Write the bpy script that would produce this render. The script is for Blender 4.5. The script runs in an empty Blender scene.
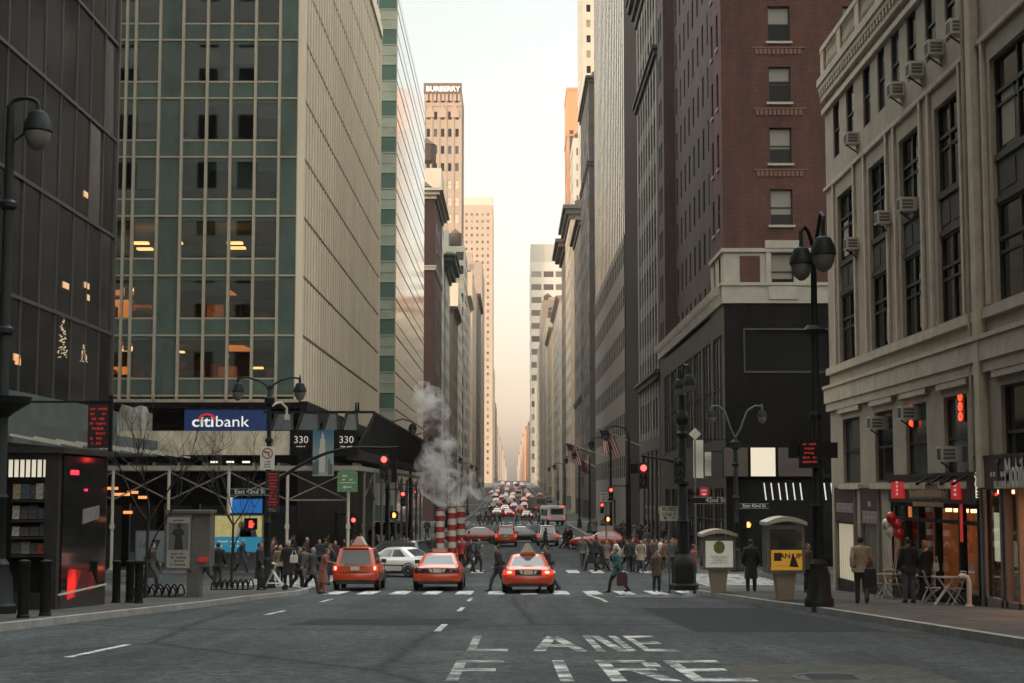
import bpy, bmesh, math, random
from mathutils import Vector, Matrix
R = math.radians
rnd = random.Random(7)
S = bpy.context.scene
COL = S.collection
# ------------------------------------------------------------------ camera numbers
F, HZ, CX, CY, CAMZ = 1600.0, 491.0, 512.0, 341.5, 4.4
PITCH = math.atan((HZ - CY) / F)
_c, _s = math.cos(PITCH), math.sin(PITCH)
def ray(x, y):
    u, v = (x - CX), (CY - y)
    return Vector((u, F * _c - v * _s, F * _s + v * _c))
def at(x, y, Y):                       # point of the sight line at distance Y up the avenue
    d = ray(x, y); t = Y / d.y
    return Vector((d.x * t, Y, CAMZ + d.z * t))
def atx(x, y, X):                      # point of the sight line on the vertical plane X
    d = ray(x, y); t = X / d.x
    return Vector((X, d.y * t, CAMZ + d.z * t))
PROF = [(-400, -14.0), (-120, -4.0), (0, 1.28), (25.6, 2.4), (46, 3.29), (57, 3.70), (63, 3.93), (75, 4.2), (90, 4.42), (132, 4.62),
        (180, 4.75), (232, 4.85), (300, 4.65), (345, 4.3), (392, 3.75), (446, 2.8), (600, 0.2), (800, -2.6), (1000, -4.8), (1500, -9.5), (2600, -15.5), (4400, -24.0), (9000, -24.0)]
def hdep(Y):
    for (a, ha), (b, hb) in zip(PROF, PROF[1:]):
        if Y <= b:
            return ha + (hb - ha) * (Y - a) / (b - a)
    return PROF[-1][1]
def G(Y): return CAMZ - hdep(Y)
WALK = 0.15
def onground(x, y, lift=0.0):          # where a sight line meets the road (or the pavement, lift = 0.15)
    d = ray(x, y); lo = 8.0
    prev = lo
    Y = lo
    while Y < 4000:
        z = CAMZ + d.z * (Y / d.y)
        if z <= G(Y) + lift: break
        Y *= 1.004
    return Vector((d.x * Y / d.y, Y, G(Y) + lift))
# ------------------------------------------------------------------ materials
MATS = {}
def mat(name, col, rough=0.6, metal=0.0, var=0.0, scale=3.0, bump=0.0, emit=None, es=0.0, coat=0.0, spec=0.5, detail=5.0, stretch=None):
    if name in MATS: return MATS[name]
    m = bpy.data.materials.new(name); m.use_nodes = True
    nt = m.node_tree; b = nt.nodes['Principled BSDF']
    b.inputs['Base Color'].default_value = (*col, 1); b.inputs['Roughness'].default_value = rough
    b.inputs['Metallic'].default_value = metal; b.inputs['Coat Weight'].default_value = coat
    b.inputs['Coat Roughness'].default_value = 0.08
    b.inputs['Specular IOR Level'].default_value = spec
    if emit:
        b.inputs['Emission Color'].default_value = (*emit, 1); b.inputs['Emission Strength'].default_value = es
    if var > 0 or bump > 0:
        tc = nt.nodes.new('ShaderNodeTexCoord'); mp = nt.nodes.new('ShaderNodeMapping')
        nt.links.new(tc.outputs['Object'], mp.inputs['Vector'])
        if stretch: mp.inputs['Scale'].default_value = stretch
        n = nt.nodes.new('ShaderNodeTexNoise'); n.inputs['Scale'].default_value = scale; n.inputs['Detail'].default_value = detail
        n.inputs['Roughness'].default_value = 0.76
        nt.links.new(mp.outputs[0], n.inputs['Vector'])
        if var > 0:
            r = nt.nodes.new('ShaderNodeValToRGB')
            r.color_ramp.elements[0].position = 0.32; r.color_ramp.elements[1].position = 0.68
            r.color_ramp.elements[0].color = (*[c * (1 - var) for c in col], 1)
            r.color_ramp.elements[1].color = (*[min(1, c * (1 + var)) for c in col], 1)
            nt.links.new(n.outputs['Fac'], r.inputs[0]); nt.links.new(r.outputs[0], b.inputs['Base Color'])
            mr = nt.nodes.new('ShaderNodeMapRange'); mr.inputs[3].default_value = max(0.02, rough - 0.12); mr.inputs[4].default_value = min(1, rough + 0.1)
            nt.links.new(n.outputs['Fac'], mr.inputs[0]); nt.links.new(mr.outputs[0], b.inputs['Roughness'])
        if bump > 0:
            bp = nt.nodes.new('ShaderNodeBump'); bp.inputs['Strength'].default_value = bump; bp.inputs['Distance'].default_value = 0.05
            nt.links.new(n.outputs['Fac'], bp.inputs['Height']); nt.links.new(bp.outputs[0], b.inputs['Normal'])
    MATS[name] = m
    return m
def brick_mat(name, c1, c2, cm, sc=1.0, bw=0.3, rh=0.09):
    m = mat(name, c1, 0.85); nt = m.node_tree; b = nt.nodes['Principled BSDF']
    tc = nt.nodes.new('ShaderNodeTexCoord'); sp = nt.nodes.new('ShaderNodeSeparateXYZ'); cb = nt.nodes.new('ShaderNodeCombineXYZ'); ad = nt.nodes.new('ShaderNodeMath')
    nt.links.new(tc.outputs['Object'], sp.inputs[0]); nt.links.new(sp.outputs[0], ad.inputs[0]); nt.links.new(sp.outputs[1], ad.inputs[1])
    nt.links.new(ad.outputs[0], cb.inputs[0]); nt.links.new(sp.outputs[2], cb.inputs[1])
    t = nt.nodes.new('ShaderNodeTexBrick'); nt.links.new(cb.outputs[0], t.inputs['Vector'])
    t.inputs['Color1'].default_value = (*c1, 1); t.inputs['Color2'].default_value = (*c2, 1); t.inputs['Mortar'].default_value = (*cm, 1)
    t.inputs['Scale'].default_value = sc; t.inputs['Brick Width'].default_value = bw; t.inputs['Row Height'].default_value = rh; t.inputs['Mortar Size'].default_value = 0.012
    n = nt.nodes.new('ShaderNodeTexNoise'); n.inputs['Scale'].default_value = 0.35; n.inputs['Detail'].default_value = 6
    nt.links.new(tc.outputs['Object'], n.inputs['Vector'])
    mx = nt.nodes.new('ShaderNodeMix'); mx.data_type = 'RGBA'; mx.blend_type = 'MULTIPLY'; mx.inputs[0].default_value = 0.9
    rp = nt.nodes.new('ShaderNodeValToRGB'); n.inputs['Roughness'].default_value = .75; ms = nt.nodes.new('ShaderNodeMapping'); ms.inputs['Scale'].default_value = (1.6, 1.6, .35); nt.links.new(tc.outputs['Object'], ms.inputs[0]); nt.links.new(ms.outputs[0], n.inputs['Vector']); rp.color_ramp.elements[0].position = .32; rp.color_ramp.elements[0].color = (.42, .42, .42, 1); rp.color_ramp.elements[1].position = .66; rp.color_ramp.elements[1].color = (1.25, 1.2, 1.15, 1)
    nt.links.new(n.outputs['Fac'], rp.inputs[0]); nt.links.new(t.outputs['Color'], mx.inputs[6]); nt.links.new(rp.outputs[0], mx.inputs[7])
    nt.links.new(mx.outputs[2], b.inputs['Base Color'])
    return m
def glass_mat(name, tint, refl_rough=0.03, mixmin=0.12):
    m = bpy.data.materials.new(name); m.use_nodes = True; nt = m.node_tree
    for n in list(nt.nodes): nt.nodes.remove(n)
    o = nt.nodes.new('ShaderNodeOutputMaterial'); mx = nt.nodes.new('ShaderNodeMixShader'); tr = nt.nodes.new('ShaderNodeBsdfTransparent'); gl = nt.nodes.new('ShaderNodeBsdfGlossy')
    fr = nt.nodes.new('ShaderNodeFresnel'); fr.inputs[0].default_value = 1.5; mr = nt.nodes.new('ShaderNodeMapRange'); mr.inputs[3].default_value = mixmin; mr.inputs[4].default_value = 1.0
    nt.links.new(fr.outputs[0], mr.inputs[0]); nt.links.new(mr.outputs[0], mx.inputs[0])
    tr.inputs[0].default_value = (*tint, 1); gl.inputs[0].default_value = (0.9, 0.95, 0.93, 1); gl.inputs['Roughness'].default_value = refl_rough
    nt.links.new(tr.outputs[0], mx.inputs[1]); nt.links.new(gl.outputs[0], mx.inputs[2]); nt.links.new(mx.outputs[0], o.inputs[0])
    return m
# ------------------------------------------------------------------ mesh builder
class MB:
    def __init__(s): s.v = []; s.f = []; s.m = []
    def poly(s, pts, m=0):
        i = len(s.v); s.v += [tuple(p) for p in pts]; s.f.append(tuple(range(i, i + len(pts)))); s.m.append(m)
    def box(s, x0, x1, y0, y1, z0, z1, m=0):
        if x0 > x1: x0, x1 = x1, x0
        if y0 > y1: y0, y1 = y1, y0
        if z0 > z1: z0, z1 = z1, z0
        i = len(s.v)
        s.v += [(x0, y0, z0), (x1, y0, z0), (x1, y1, z0), (x0, y1, z0), (x0, y0, z1), (x1, y0, z1), (x1, y1, z1), (x0, y1, z1)]
        for q in ((0, 3, 2, 1), (4, 5, 6, 7), (0, 1, 5, 4), (1, 2, 6, 5), (2, 3, 7, 6), (3, 0, 4, 7)):
            s.f.append(tuple(i + k for k in q)); s.m.append(m)
    def bar(s, a, b, w, h=None, m=0):   # square bar between two points
        a, b = Vector(a), Vector(b); d = (b - a).normalized(); h = h or w
        u = d.cross(Vector((0, 0, 1)))
        u = Vector((1, 0, 0)) if u.length < 1e-4 else u.normalized()
        t = d.cross(u)
        i = len(s.v)
        for p in (a, b):
            for su, st in ((-1, -1), (1, -1), (1, 1), (-1, 1)): s.v.append(tuple(p + u * su * w / 2 + t * st * h / 2))
        for q in ((3, 2, 1, 0), (4, 5, 6, 7), (0, 1, 5, 4), (1, 2, 6, 5), (2, 3, 7, 6), (3, 0, 4, 7)):
            s.f.append(tuple(i + k for k in q)); s.m.append(m)
    def loft(s, rings, m=0, cap=True, closed=True):
        i = len(s.v); n = len(rings[0])
        for r in rings: s.v += [tuple(p) for p in r]
        for k in range(len(rings) - 1):
            for j in range(n if closed else n - 1):
                a = i + k * n + j; b = i + k * n + (j + 1) % n
                s.f.append((a, b, b + n, a + n)); s.m.append(m)
        if cap:
            s.f.append(tuple(i + j for j in reversed(range(n)))); s.m.append(m)
            s.f.append(tuple(i + (len(rings) - 1) * n + j for j in range(n))); s.m.append(m)
    def tube(s, pts, rads, n=8, m=0, cap=True):
        pts = [Vector(p) for p in pts]
        if not hasattr(rads, '__len__'): rads = [rads] * len(pts)
        rings = []; up = None
        for k, p in enumerate(pts):
            d = (pts[min(k + 1, len(pts) - 1)] - pts[max(k - 1, 0)]).normalized()
            if up is None: up = Vector((1, 0, 0)) if abs(d.x) < 0.8 else Vector((0, 1, 0))
            u = (up - d * up.dot(d)).normalized(); w = d.cross(u); up = u
            rings.append([p + (u * math.cos(2 * math.pi * j / n) + w * math.sin(2 * math.pi * j / n)) * rads[k] for j in range(n)])
        s.loft(rings, m, cap)
    def lathe(s, cx, cy, prof, n=12, m=0, sx=1, sy=1):
        s.loft([[(cx + r * sx * math.cos(2 * math.pi * j / n), cy + r * sy * math.sin(2 * math.pi * j / n), z) for j in range(n)] for r, z in prof], m)
    def ball(s, c, rx, ry, rz, n=12, k=8, m=0):
        s.lathe(c[0], c[1], [(max(0.02, math.sin(math.pi * i / k)), c[2] - rz * math.cos(math.pi * i / k)) for i in range(k + 1)], n, m, rx, ry)
    def prism(s, pts, d, m=0):           # polygon (3D points) extruded by vector d
        d = Vector(d); s.loft([[Vector(p) for p in pts], [Vector(p) + d for p in pts]], m)
    def mesh(s, name, mats, smooth=False, off=(0, 0, 0)):
        me = bpy.data.meshes.new(name)
        ox, oy, oz = off
        me.from_pydata([(x - ox, y - oy, z - oz) for x, y, z in s.v], [], s.f)
        if not isinstance(mats, (list, tuple)): mats = [mats]
        for q in mats: me.materials.append(q)
        me.polygons.foreach_set('material_index', s.m)
        if smooth:
            me.polygons.foreach_set('use_smooth', [True] * len(me.polygons)); me.set_sharp_from_angle(angle=R(40))
        me.update()
        return me
    def build(s, name, mats, parent=None, loc=None, smooth=False, rz=0.0):
        off = (0, 0, 0)
        if parent is not None and loc is None: off = tuple(parent.location)
        o = bpy.data.objects.new(name, s.mesh(name, mats, smooth, off)); COL.objects.link(o)
        if parent is not None: o.parent = parent
        if loc is not None: o.location = loc
        o.rotation_euler.z = rz
        return o
def fixn(o):                             # outward normals
    bm = bmesh.new(); bm.from_mesh(o.data); bmesh.ops.recalc_face_normals(bm, faces=bm.faces[:]); bm.to_mesh(o.data); bm.free(); return o
def thing(name, label, cat, loc=(0, 0, 0), rz=0.0, group=None):
    o = bpy.data.objects.new(name, None); COL.objects.link(o); o.location = loc; o.rotation_euler.z = rz; o.empty_display_size = 0.2
    return tag(o, label, cat, group)
def tag(o, label, cat, group=None, kind=None):
    if label: o['label'] = label
    if cat: o['category'] = cat
    if group: o['group'] = group
    if kind: o['kind'] = kind
    return o
def struct(o): o['kind'] = 'structure'; return o
def dup(root, loc=None, rz=None, label=None, group=None, scale=None):
    def cp(o, par):
        c = o.copy(); COL.objects.link(c)
        if par is not None: c.parent = par
        for ch in o.children: cp(ch, c)
        return c
    r = cp(root, None)
    if loc is not None: r.location = loc
    if rz is not None: r.rotation_euler.z = rz
    if label: r['label'] = label
    if group: r['group'] = group
    if scale: r.scale = (scale,) * 3
    return r
def obj(name, me, parent=None, loc=(0, 0, 0), rz=0.0):
    o = bpy.data.objects.new(name, me); COL.objects.link(o); o.location = loc; o.rotation_euler.z = rz
    if parent is not None: o.parent = parent
    return o
_TXT = {}
def text(name, s, size, m, parent, loc, rot=(R(90), 0, 0), sx=1.0, ext=0.008, align='CENTER', bold=0.0):
    key = (s, size, align, ext, bold, m.name)
    if key not in _TXT:
        cu = bpy.data.curves.new(name, 'FONT'); cu.body = s; cu.size = size; cu.extrude = ext; cu.align_x = align; cu.align_y = 'CENTER'; cu.offset = bold
        cu.resolution_u = 3
        t = bpy.data.objects.new('t', cu); COL.objects.link(t)
        dg = bpy.context.evaluated_depsgraph_get(); me = bpy.data.meshes.new_from_object(t.evaluated_get(dg))
        bpy.data.objects.remove(t); me.materials.clear(); me.materials.append(m); _TXT[key] = me
    o = bpy.data.objects.new(name, _TXT[key]); COL.objects.link(o); o.parent = parent
    l = Vector(loc) - (Vector(parent.location) if parent else Vector())
    o.location = l; o.rotation_euler = rot; o.scale = (sx, 1, 1)
    return o
def marks(mb, x0, x1, z0, z1, y, rows, m=0, r=rnd, fill=0.8):   # rows of small unreadable print on a plate facing -Y
    rh = (z1 - z0) / rows
    for k in range(rows):
        w = (x1 - x0) * r.uniform(0.6, 1.0); a = (x0 + x1) / 2 - w / 2; e = a + w
        while a < e:
            l = rh * r.uniform(0.2, 0.6)
            if r.random() < fill:
                mb.box(a, min(e, a + l), y - 0.004, y, z0 + rh * (k + 0.22 + 0.15 * r.random()), z0 + rh * (k + 0.8 - 0.1 * r.random()), m)
            a += l + rh * 0.14
# common materials
ASPH = mat('asphalt', (.046, .050, .050), .8, var=.35, scale=.35, bump=.0, detail=8)
CONC = mat('pavement_concrete', (.17, .165, .15), .85, var=.3, scale=.8, detail=7)
KERB = mat('kerb_stone', (.26, .25, .23), .8, var=.3, scale=1.5)
BLACK = mat('black_metal', (.009, .0095, .009), .65, var=.3, scale=8, spec=.18)
DKGREEN = mat('dark_green_iron', (.009, .012, .011), .6, var=.3, scale=6, spec=.22)
CREAM = mat('cream_metal', (.5, .46, .38), .6, var=.15, scale=2)
STEEL = mat('brushed_steel', (.32, .31, .29), .4, .7, var=.15, scale=5)
WHITE = mat('white_paint', (.75, .74, .70), .6)
DARK = mat('dark_interior', (.010, .009, .008), .8, spec=.15)
GLASSD = mat('dark_window_glass', (.010, .011, .011), .06, spec=.28)
GLASSX = mat('shade_painted_glass', (.012, .012, .012), .8, spec=.04)  # matte near-black: shade of deep-set windows painted into the pane colour
HAZEW = mat('haze_tinted_window', (.13, .115, .10), .5, spec=.2)  # distant panes, here and next line: haze painted into their paler colour
HAZEX = mat('haze_tinted_window_dark', (.07, .062, .055), .6, spec=.2)
GLASSB = mat('window_glass_blinds', (.22, .21, .18), .2)
GLASSM = mat('window_glass_grey', (.06, .065, .065), .08)
FRAME = mat('dark_window_frame', (.02, .017, .015), .55)
REDL = mat('red_light', (.3, .01, .01), .3, emit=(1, .06, .04), es=1.6)
REDHOT = mat('red_signal_lens', (.4, .02, .02), .3, emit=(1, .05, .04), es=2.2)
ORANGEL = mat('orange_light', (.4, .1, .02), .3, emit=(1, .33, .08), es=1.5)
WARML = mat('warm_lamp', (.8, .6, .4), .4, emit=(1, .50, .18), es=1.1)
WARMSOFT = mat('warm_ceiling_light', (.8, .6, .4), .4, emit=(1, .42, .13), es=.13)
REDTXT = mat('red_led_text', (.3, .02, .02), .4, emit=(1, .05, .06), es=.055)
# ================================================================== setting
def wear_mat(name, col, lo, hi, sc=2.2):
    m = mat(name, col, .8); nt = m.node_tree; b = nt.nodes['Principled BSDF']
    tc = nt.nodes.new('ShaderNodeTexCoord'); n = nt.nodes.new('ShaderNodeTexNoise'); n.inputs['Scale'].default_value = sc; n.inputs['Detail'].default_value = 9; n.inputs['Roughness'].default_value = .72
    nt.links.new(tc.outputs['Object'], n.inputs['Vector'])
    r = nt.nodes.new('ShaderNodeValToRGB'); r.color_ramp.elements[0].position = lo; r.color_ramp.elements[1].position = hi
    r.color_ramp.elements[0].color = (.06, .062, .06, 1); r.color_ramp.elements[1].color = (*col, 1)
    nt.links.new(n.outputs['Fac'], r.inputs[0]); nt.links.new(r.outputs[0], b.inputs['Base Color'])
    return m
PAINT = wear_mat('road_paint', (.64, .62, .57), .42, .54, 3.0)
PAINTL = wear_mat('lettering_paint', (.54, .53, .49), .45, .58, 2.2)
PAINTW = wear_mat('worn_road_paint', (.36, .36, .33), .44, .60)
# asphalt with patches, seams and fine aggregate
def asphalt_nodes():
    nt = ASPH.node_tree; b = nt.nodes['Principled BSDF']
    for l in list(b.inputs['Base Color'].links) + list(b.inputs['Roughness'].links): nt.links.remove(l)
    tc = nt.nodes.new('ShaderNodeTexCoord')
    def noise(sc, det, st=None):
        mp = nt.nodes.new('ShaderNodeMapping'); nt.links.new(tc.outputs['Object'], mp.inputs[0])
        if st: mp.inputs['Scale'].default_value = st
        n = nt.nodes.new('ShaderNodeTexNoise'); n.inputs['Scale'].default_value = sc; n.inputs['Detail'].default_value = det; n.inputs['Roughness'].default_value = .7
        nt.links.new(mp.outputs[0], n.inputs['Vector']); return n
    def ramp(n, p0, c0, p1, c1):
        r = nt.nodes.new('ShaderNodeValToRGB'); e = r.color_ramp.elements; e[0].position = p0; e[1].position = p1; e[0].color = (c0, c0, c0, 1); e[1].color = (c1, c1, c1, 1)
        nt.links.new(n.outputs['Fac'], r.inputs[0]); return r
    def mul(a, c):
        x = nt.nodes.new('ShaderNodeMix'); x.data_type = 'RGBA'; x.blend_type = 'MULTIPLY'; x.inputs[0].default_value = 1
        nt.links.new(a, x.inputs[6]); nt.links.new(c, x.inputs[7]); return x.outputs[2]
    base = nt.nodes.new('ShaderNodeRGB'); base.outputs[0].default_value = (.047, .053, .054, 1)
    a = mul(base.outputs[0], ramp(noise(.22, 7), .32, .62, .68, 1.3).outputs[0])           # big blotches
    a = mul(a, ramp(noise(1.0, 7, (1.1, .05, 1)), .34, .66, .66, 1.25).outputs[0])          # wheel tracks along the lanes
    a = mul(a, ramp(noise(6, 10), .36, .42, .64, 1.6).outputs[0]); a = mul(a, ramp(noise(22, 8), .36, .45, .64, 1.6).outputs[0])                         # aggregate
    w = nt.nodes.new('ShaderNodeTexVoronoi'); w.feature = 'DISTANCE_TO_EDGE'; w.inputs['Scale'].default_value = .16
    mp = nt.nodes.new('ShaderNodeMapping'); nt.links.new(tc.outputs['Object'], mp.inputs[0]); mp.inputs['Scale'].default_value = (1, .45, 1)
    wn = noise(1.2, 5); ad = nt.nodes.new('ShaderNodeMix'); ad.data_type = 'VECTOR'; ad.inputs[0].default_value = .25
    nt.links.new(mp.outputs[0], ad.inputs[4]); nt.links.new(wn.outputs['Color'], ad.inputs[5]); nt.links.new(ad.outputs[1], w.inputs['Vector'])
    cr = nt.nodes.new('ShaderNodeValToRGB'); cr.color_ramp.elements[0].position = 0; cr.color_ramp.elements[0].color = (.35, .35, .35, 1); cr.color_ramp.elements[1].position = .014; 
    nt.links.new(w.outputs['Distance'], cr.inputs[0]); a = mul(a, cr.outputs[0])
    nt.links.new(a, b.inputs['Base Color'])
    b.inputs['Roughness'].default_value = .8; b.inputs['Specular IOR Level'].default_value = .15
    bp = nt.nodes.new('ShaderNodeBump'); bp.inputs['Strength'].default_value = .5; bp.inputs['Distance'].default_value = .02
    nt.links.new(noise(45, 3).outputs['Fac'], bp.inputs['Height']); nt.links.new(bp.outputs[0], b.inputs['Normal'])
asphalt_nodes()
YS = sorted(set([p[0] for p in PROF] + list(range(-100, 460, 6))))
mb = MB()
for a, c in zip(YS, YS[1:]):
    mb.poly([(-3000, a, G(a)), (3000, a, G(a)), (3000, c, G(c)), (-3000, c, G(c))])
struct(mb.build('road', ASPH))
# pavements: outlines given at the kerb, raised 15 cm, following the slope
def paveblock(side, pts, yend, name='pavement'):
    # pts: kerb line [(X, Y)...] from south to north; pavement runs from the kerb outwards to |X| = 120
    mb = MB(); far = side * 160
    fine = []
    for (xa, ya), (xb, yb) in zip(pts, pts[1:]):
        n = max(1, int(abs(yb - ya) / 4))
        for k in range(n): fine.append((xa + (xb - xa) * k / n, ya + (yb - ya) * k / n))
    fine.append(pts[-1])
    for (xa, ya), (xb, yb) in zip(fine, fine[1:]):
        za, zb = G(ya) + WALK, G(yb) + WALK
        kw = side * .18
        q = [(xa + kw, ya, za), (far, ya, za), (far, yb, zb), (xb + kw, yb, zb)]
        mb.poly(q if side > 0 else q[::-1], 0)
        q = [(xa, ya, za), (xa + kw, ya, za), (xb + kw, yb, zb), (xb, yb, zb)]
        mb.poly(q if side > 0 else q[::-1], 1)
        q = [(xa, ya, G(ya) - .02), (xa, ya, za), (xb, yb, zb), (xb, yb, G(yb) - .02)]
        mb.poly(q if side > 0 else q[::-1], 1)
    for (x, y, sg) in ((fine[0][0], fine[0][1], -1), (fine[-1][0], fine[-1][1], 1)):
        z = G(y); mb.poly([(x, y, z - .02), (far, y, z - .02), (far, y, z + WALK), (x, y, z + WALK)], 1)
    return struct(mb.build(name, [PAVE, KERB]))
def pave_mat():
    m = mat('pavement_slabs', (.15, .145, .13), .85); nt = m.node_tree; b = nt.nodes['Principled BSDF']
    tc = nt.nodes.new('ShaderNodeTexCoord'); t = nt.nodes.new('ShaderNodeTexBrick'); nt.links.new(tc.outputs['Object'], t.inputs['Vector'])
    t.offset = 0; t.inputs['Scale'].default_value = 1; t.inputs['Brick Width'].default_value = 1.5; t.inputs['Row Height'].default_value = 1.5; t.inputs['Mortar Size'].default_value = .02
    t.inputs['Color1'].default_value = (.062, .059, .053, 1); t.inputs['Color2'].default_value = (.092, .087, .077, 1); t.inputs['Mortar'].default_value = (.03, .03, .027, 1)
    n = nt.nodes.new('ShaderNodeTexNoise'); n.inputs['Scale'].default_value = .9; n.inputs['Detail'].default_value = 8; n.inputs['Roughness'].default_value = .7
    nt.links.new(tc.outputs['Object'], n.inputs['Vector'])
    r = nt.nodes.new('ShaderNodeValToRGB'); r.color_ramp.elements[0].position = .3; r.color_ramp.elements[0].color = (.55, .55, .55, 1); r.color_ramp.elements[1].position = .7; r.color_ramp.elements[1].color = (1.15, 1.15, 1.15, 1)
    nt.links.new(n.outputs['Fac'], r.inputs[0]); x = nt.nodes.new('ShaderNodeMix'); x.data_type = 'RGBA'; x.blend_type = 'MULTIPLY'; x.inputs[0].default_value = 1
    b.inputs['Specular IOR Level'].default_value = .2
    nt.links.new(t.outputs['Color'], x.inputs[6]); nt.links.new(r.outputs[0], x.inputs[7]); nt.links.new(x.outputs[2], b.inputs['Base Color'])
    return m
PAVE = pave_mat()
paveblock(1, [(7.5, -60), (7.55, 24), (7.7, 42), (7.3, 51), (6.9, 58), (6.8, 62), (7.3, 64.5), (8.8, 66.2), (11, 66.6)], 66)
paveblock(-1, [(-9.9, -60), (-9.5, 29), (-9.0, 42), (-8.5, 52), (-7.8, 59), (-7.8, 62), (-8.4, 64.6), (-9.8, 66.2), (-12, 66.6)], 66)
blocks = [(91.5, 152.5)] + [(171 + 79 * k, 232 + 79 * k) for k in range(18)]
for k, (a, b_) in enumerate(blocks):
    s0 = 5.6 if k == 0 else 3.2
    for sd in (1, -1):
        X = sd * (7.9 if sd > 0 else 7.6)
        paveblock(sd, [(X + sd * 2.6, a - s0), (X + sd * .8, a - s0 + .7), (X, a - s0 + 2.4), (X, b_ + .8), (X + sd * .8, b_ + 2.5), (X + sd * 2.6, b_ + 3.2)], 0)
# ---- road markings
def strip(mb, x0, x1, y0, y1, m=0, sk=0.0, lift=.006):
    n = max(1, int((y1 - y0) / 3))
    for k in range(n):
        a = y0 + (y1 - y0) * k / n; c = y0 + (y1 - y0) * (k + 1) / n
        sa = sk * (a - y0) / max(.01, y1 - y0); sc = sk * (c - y0) / max(.01, y1 - y0)
        mb.poly([(x0 + sa, a, G(a) + lift), (x1 + sa, a, G(a) + lift), (x1 + sc, c, G(c) + lift), (x0 + sc, c, G(c) + lift)], m)
mk = MB()
for y0 in (59.6,):                                  # near zebra crossing
    x = -7.0
    while x < 6.6:
        strip(mk, x, x + .62, y0, y0 + 4.6); x += 1.22
x = -7.4
while x < 7.7:                                      # crossing on the far side of the cross street
    strip(mk, x, x + .65, 86.2, 90.6); x += 1.3
for sx in (-1, 1):                                  # zebra across the cross street, both sides
    y = 67.2
    while y < 85:
        strip(mk, sx * 8.4, sx * 12.4, y, y + .6); y += 1.25
for k in range(1, 6):                               # far crossings
    for (a) in (152.8 + 79 * (k - 1), 168.2 + 79 * (k - 1)):
        x = -7
        while x < 7.2: strip(mk, x, x + .6, a, a + 2.8); x += 1.3
struct(mk.build('crosswalk', PAINT))
mk = MB()
for (X, ys) in ((-6.05, (21.9, 39.2, 50.5)), (-1.45, (30, 42.2, 51.5)), (2.9, (50.6,)), (-2.6, (94, 106, 118, 136, 180, 192, 204, 216)), (2.2, (94, 106, 118, 136, 180, 192, 204, 216))):
    for y in ys: strip(mk, X, X + .13, y, y + (3.4 if y > 25 or X < -3 else 2.2))
strip(mk, 2.9, 3.06, 53.2, 58.8, 0, -.2)
strip(mk, 3.6, 6.4, 56.2, 56.5); strip(mk, 4.1, 6.8, 58.4, 58.7)
struct(mk.build('lane_line', PAINT))
# FIRE LANE painted on the asphalt, letters stretched along the road
def letter(mb, ch, x, w, y0, y1, m):
    t = w * .22; L = y1 - y0; b = L * .14
    def st(u0, u1, v0, v1): strip(mb, x + u0, x + u1, y0 + v0, y0 + v1, m)
    def sk(u0, u1, v0, v1, d): strip(mb, x + u0, x + u1, y0 + v0, y0 + v1, m, d)
    if ch == 'I': st(0, t, 0, L)
    if ch in 'FE':
        st(0, t, 0, L); st(t, w, L - b, L); st(t, w * .85, L * .5 - b / 2, L * .5 + b / 2)
        if ch == 'E': st(t, w, 0, b)
    if ch == 'L': st(0, t, 0, L); st(t, w, 0, b)
    if ch == 'R':
        st(0, t, 0, L); st(t, w * .85, L - b, L); st(t, w * .85, L * .45, L * .45 + b); st(w * .74, w, L * .45 + b, L - b); sk(w * .72, w, 0, L * .45, -w * .3)
    if ch == 'A':
        sk(0, t, 0, L, w * .5 - t / 2); sk(w - t, w, 0, L, -(w * .5 - t / 2)); st(w * .28, w * .72, L * .26, L * .26 + b)
    if ch == 'N': st(0, t, 0, L); st(w - t, w, 0, L); pass
    if ch == 'N':
        dw = w * .27; strip(mb, x + w - t - dw, x + w - t - .004, y0, y1, m, -(w - 2 * t - dw) + .008)
LET = MB(); LETW = MB()
for ch, x, w, mbx in (('F', -.72, .62, LETW), ('I', .52, .7, LET), ('R', 1.08, .76, LET), ('E', 1.96, .70, LET)): letter(mbx, ch, x, w, 17.5, 21.2, 0)
for ch, x, w, mbx in (('L', -.66, .6, LETW), ('A', .30, .80, LET), ('N', 1.22, .58, LET), ('E', 1.92, .50, LET)): letter(mbx, ch, x, w, 23.3, 28.2, 0)
struct(LET.build('road_lettering', PAINTL)); struct(LETW.build('road_lettering', PAINTW))
# pale repair patch with a manhole lid in the right lane
PATCH = mat('pale_repair_asphalt', (.070, .068, .058), .9, var=.55, scale=5, detail=10, spec=.1)
mk = MB(); strip(mk, 2.3, 4.6, 12, 20.2, 0, .3, .004); struct(mk.build('road_patch', PATCH))
DKPATCH = mat('dark_repair_asphalt', (.028, .034, .036), .9, var=.6, scale=5, detail=10, spec=.1)
mk = MB(); strip(mk, -4.6, -1.1, 33, 36.5, 0, .2, .004); strip(mk, 3.4, 7, 30, 45, 0, .2, .004); struct(mk.build('road_patch', DKPATCH))
def lid(x, y, r):
    m_ = MB(); m_.lathe(0, 0, [(r, 0), (r, .012), (r * .86, .014), (r * .84, .008), (.05, .008)], 24)
    for k in range(-3, 4): m_.box(-r * .6, r * .6, k * r * .2 - .02, k * r * .2 + .02, .008, .014)
    return m_.build('manhole_cover', mat('cast_iron', (.03, .03, .03), .6, .5, var=.3, scale=9), None, (x, y, G(y) + .004))
tag(lid(3.55, 18.0, .45), 'round iron manhole cover in the pale road patch', 'manhole cover')
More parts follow.
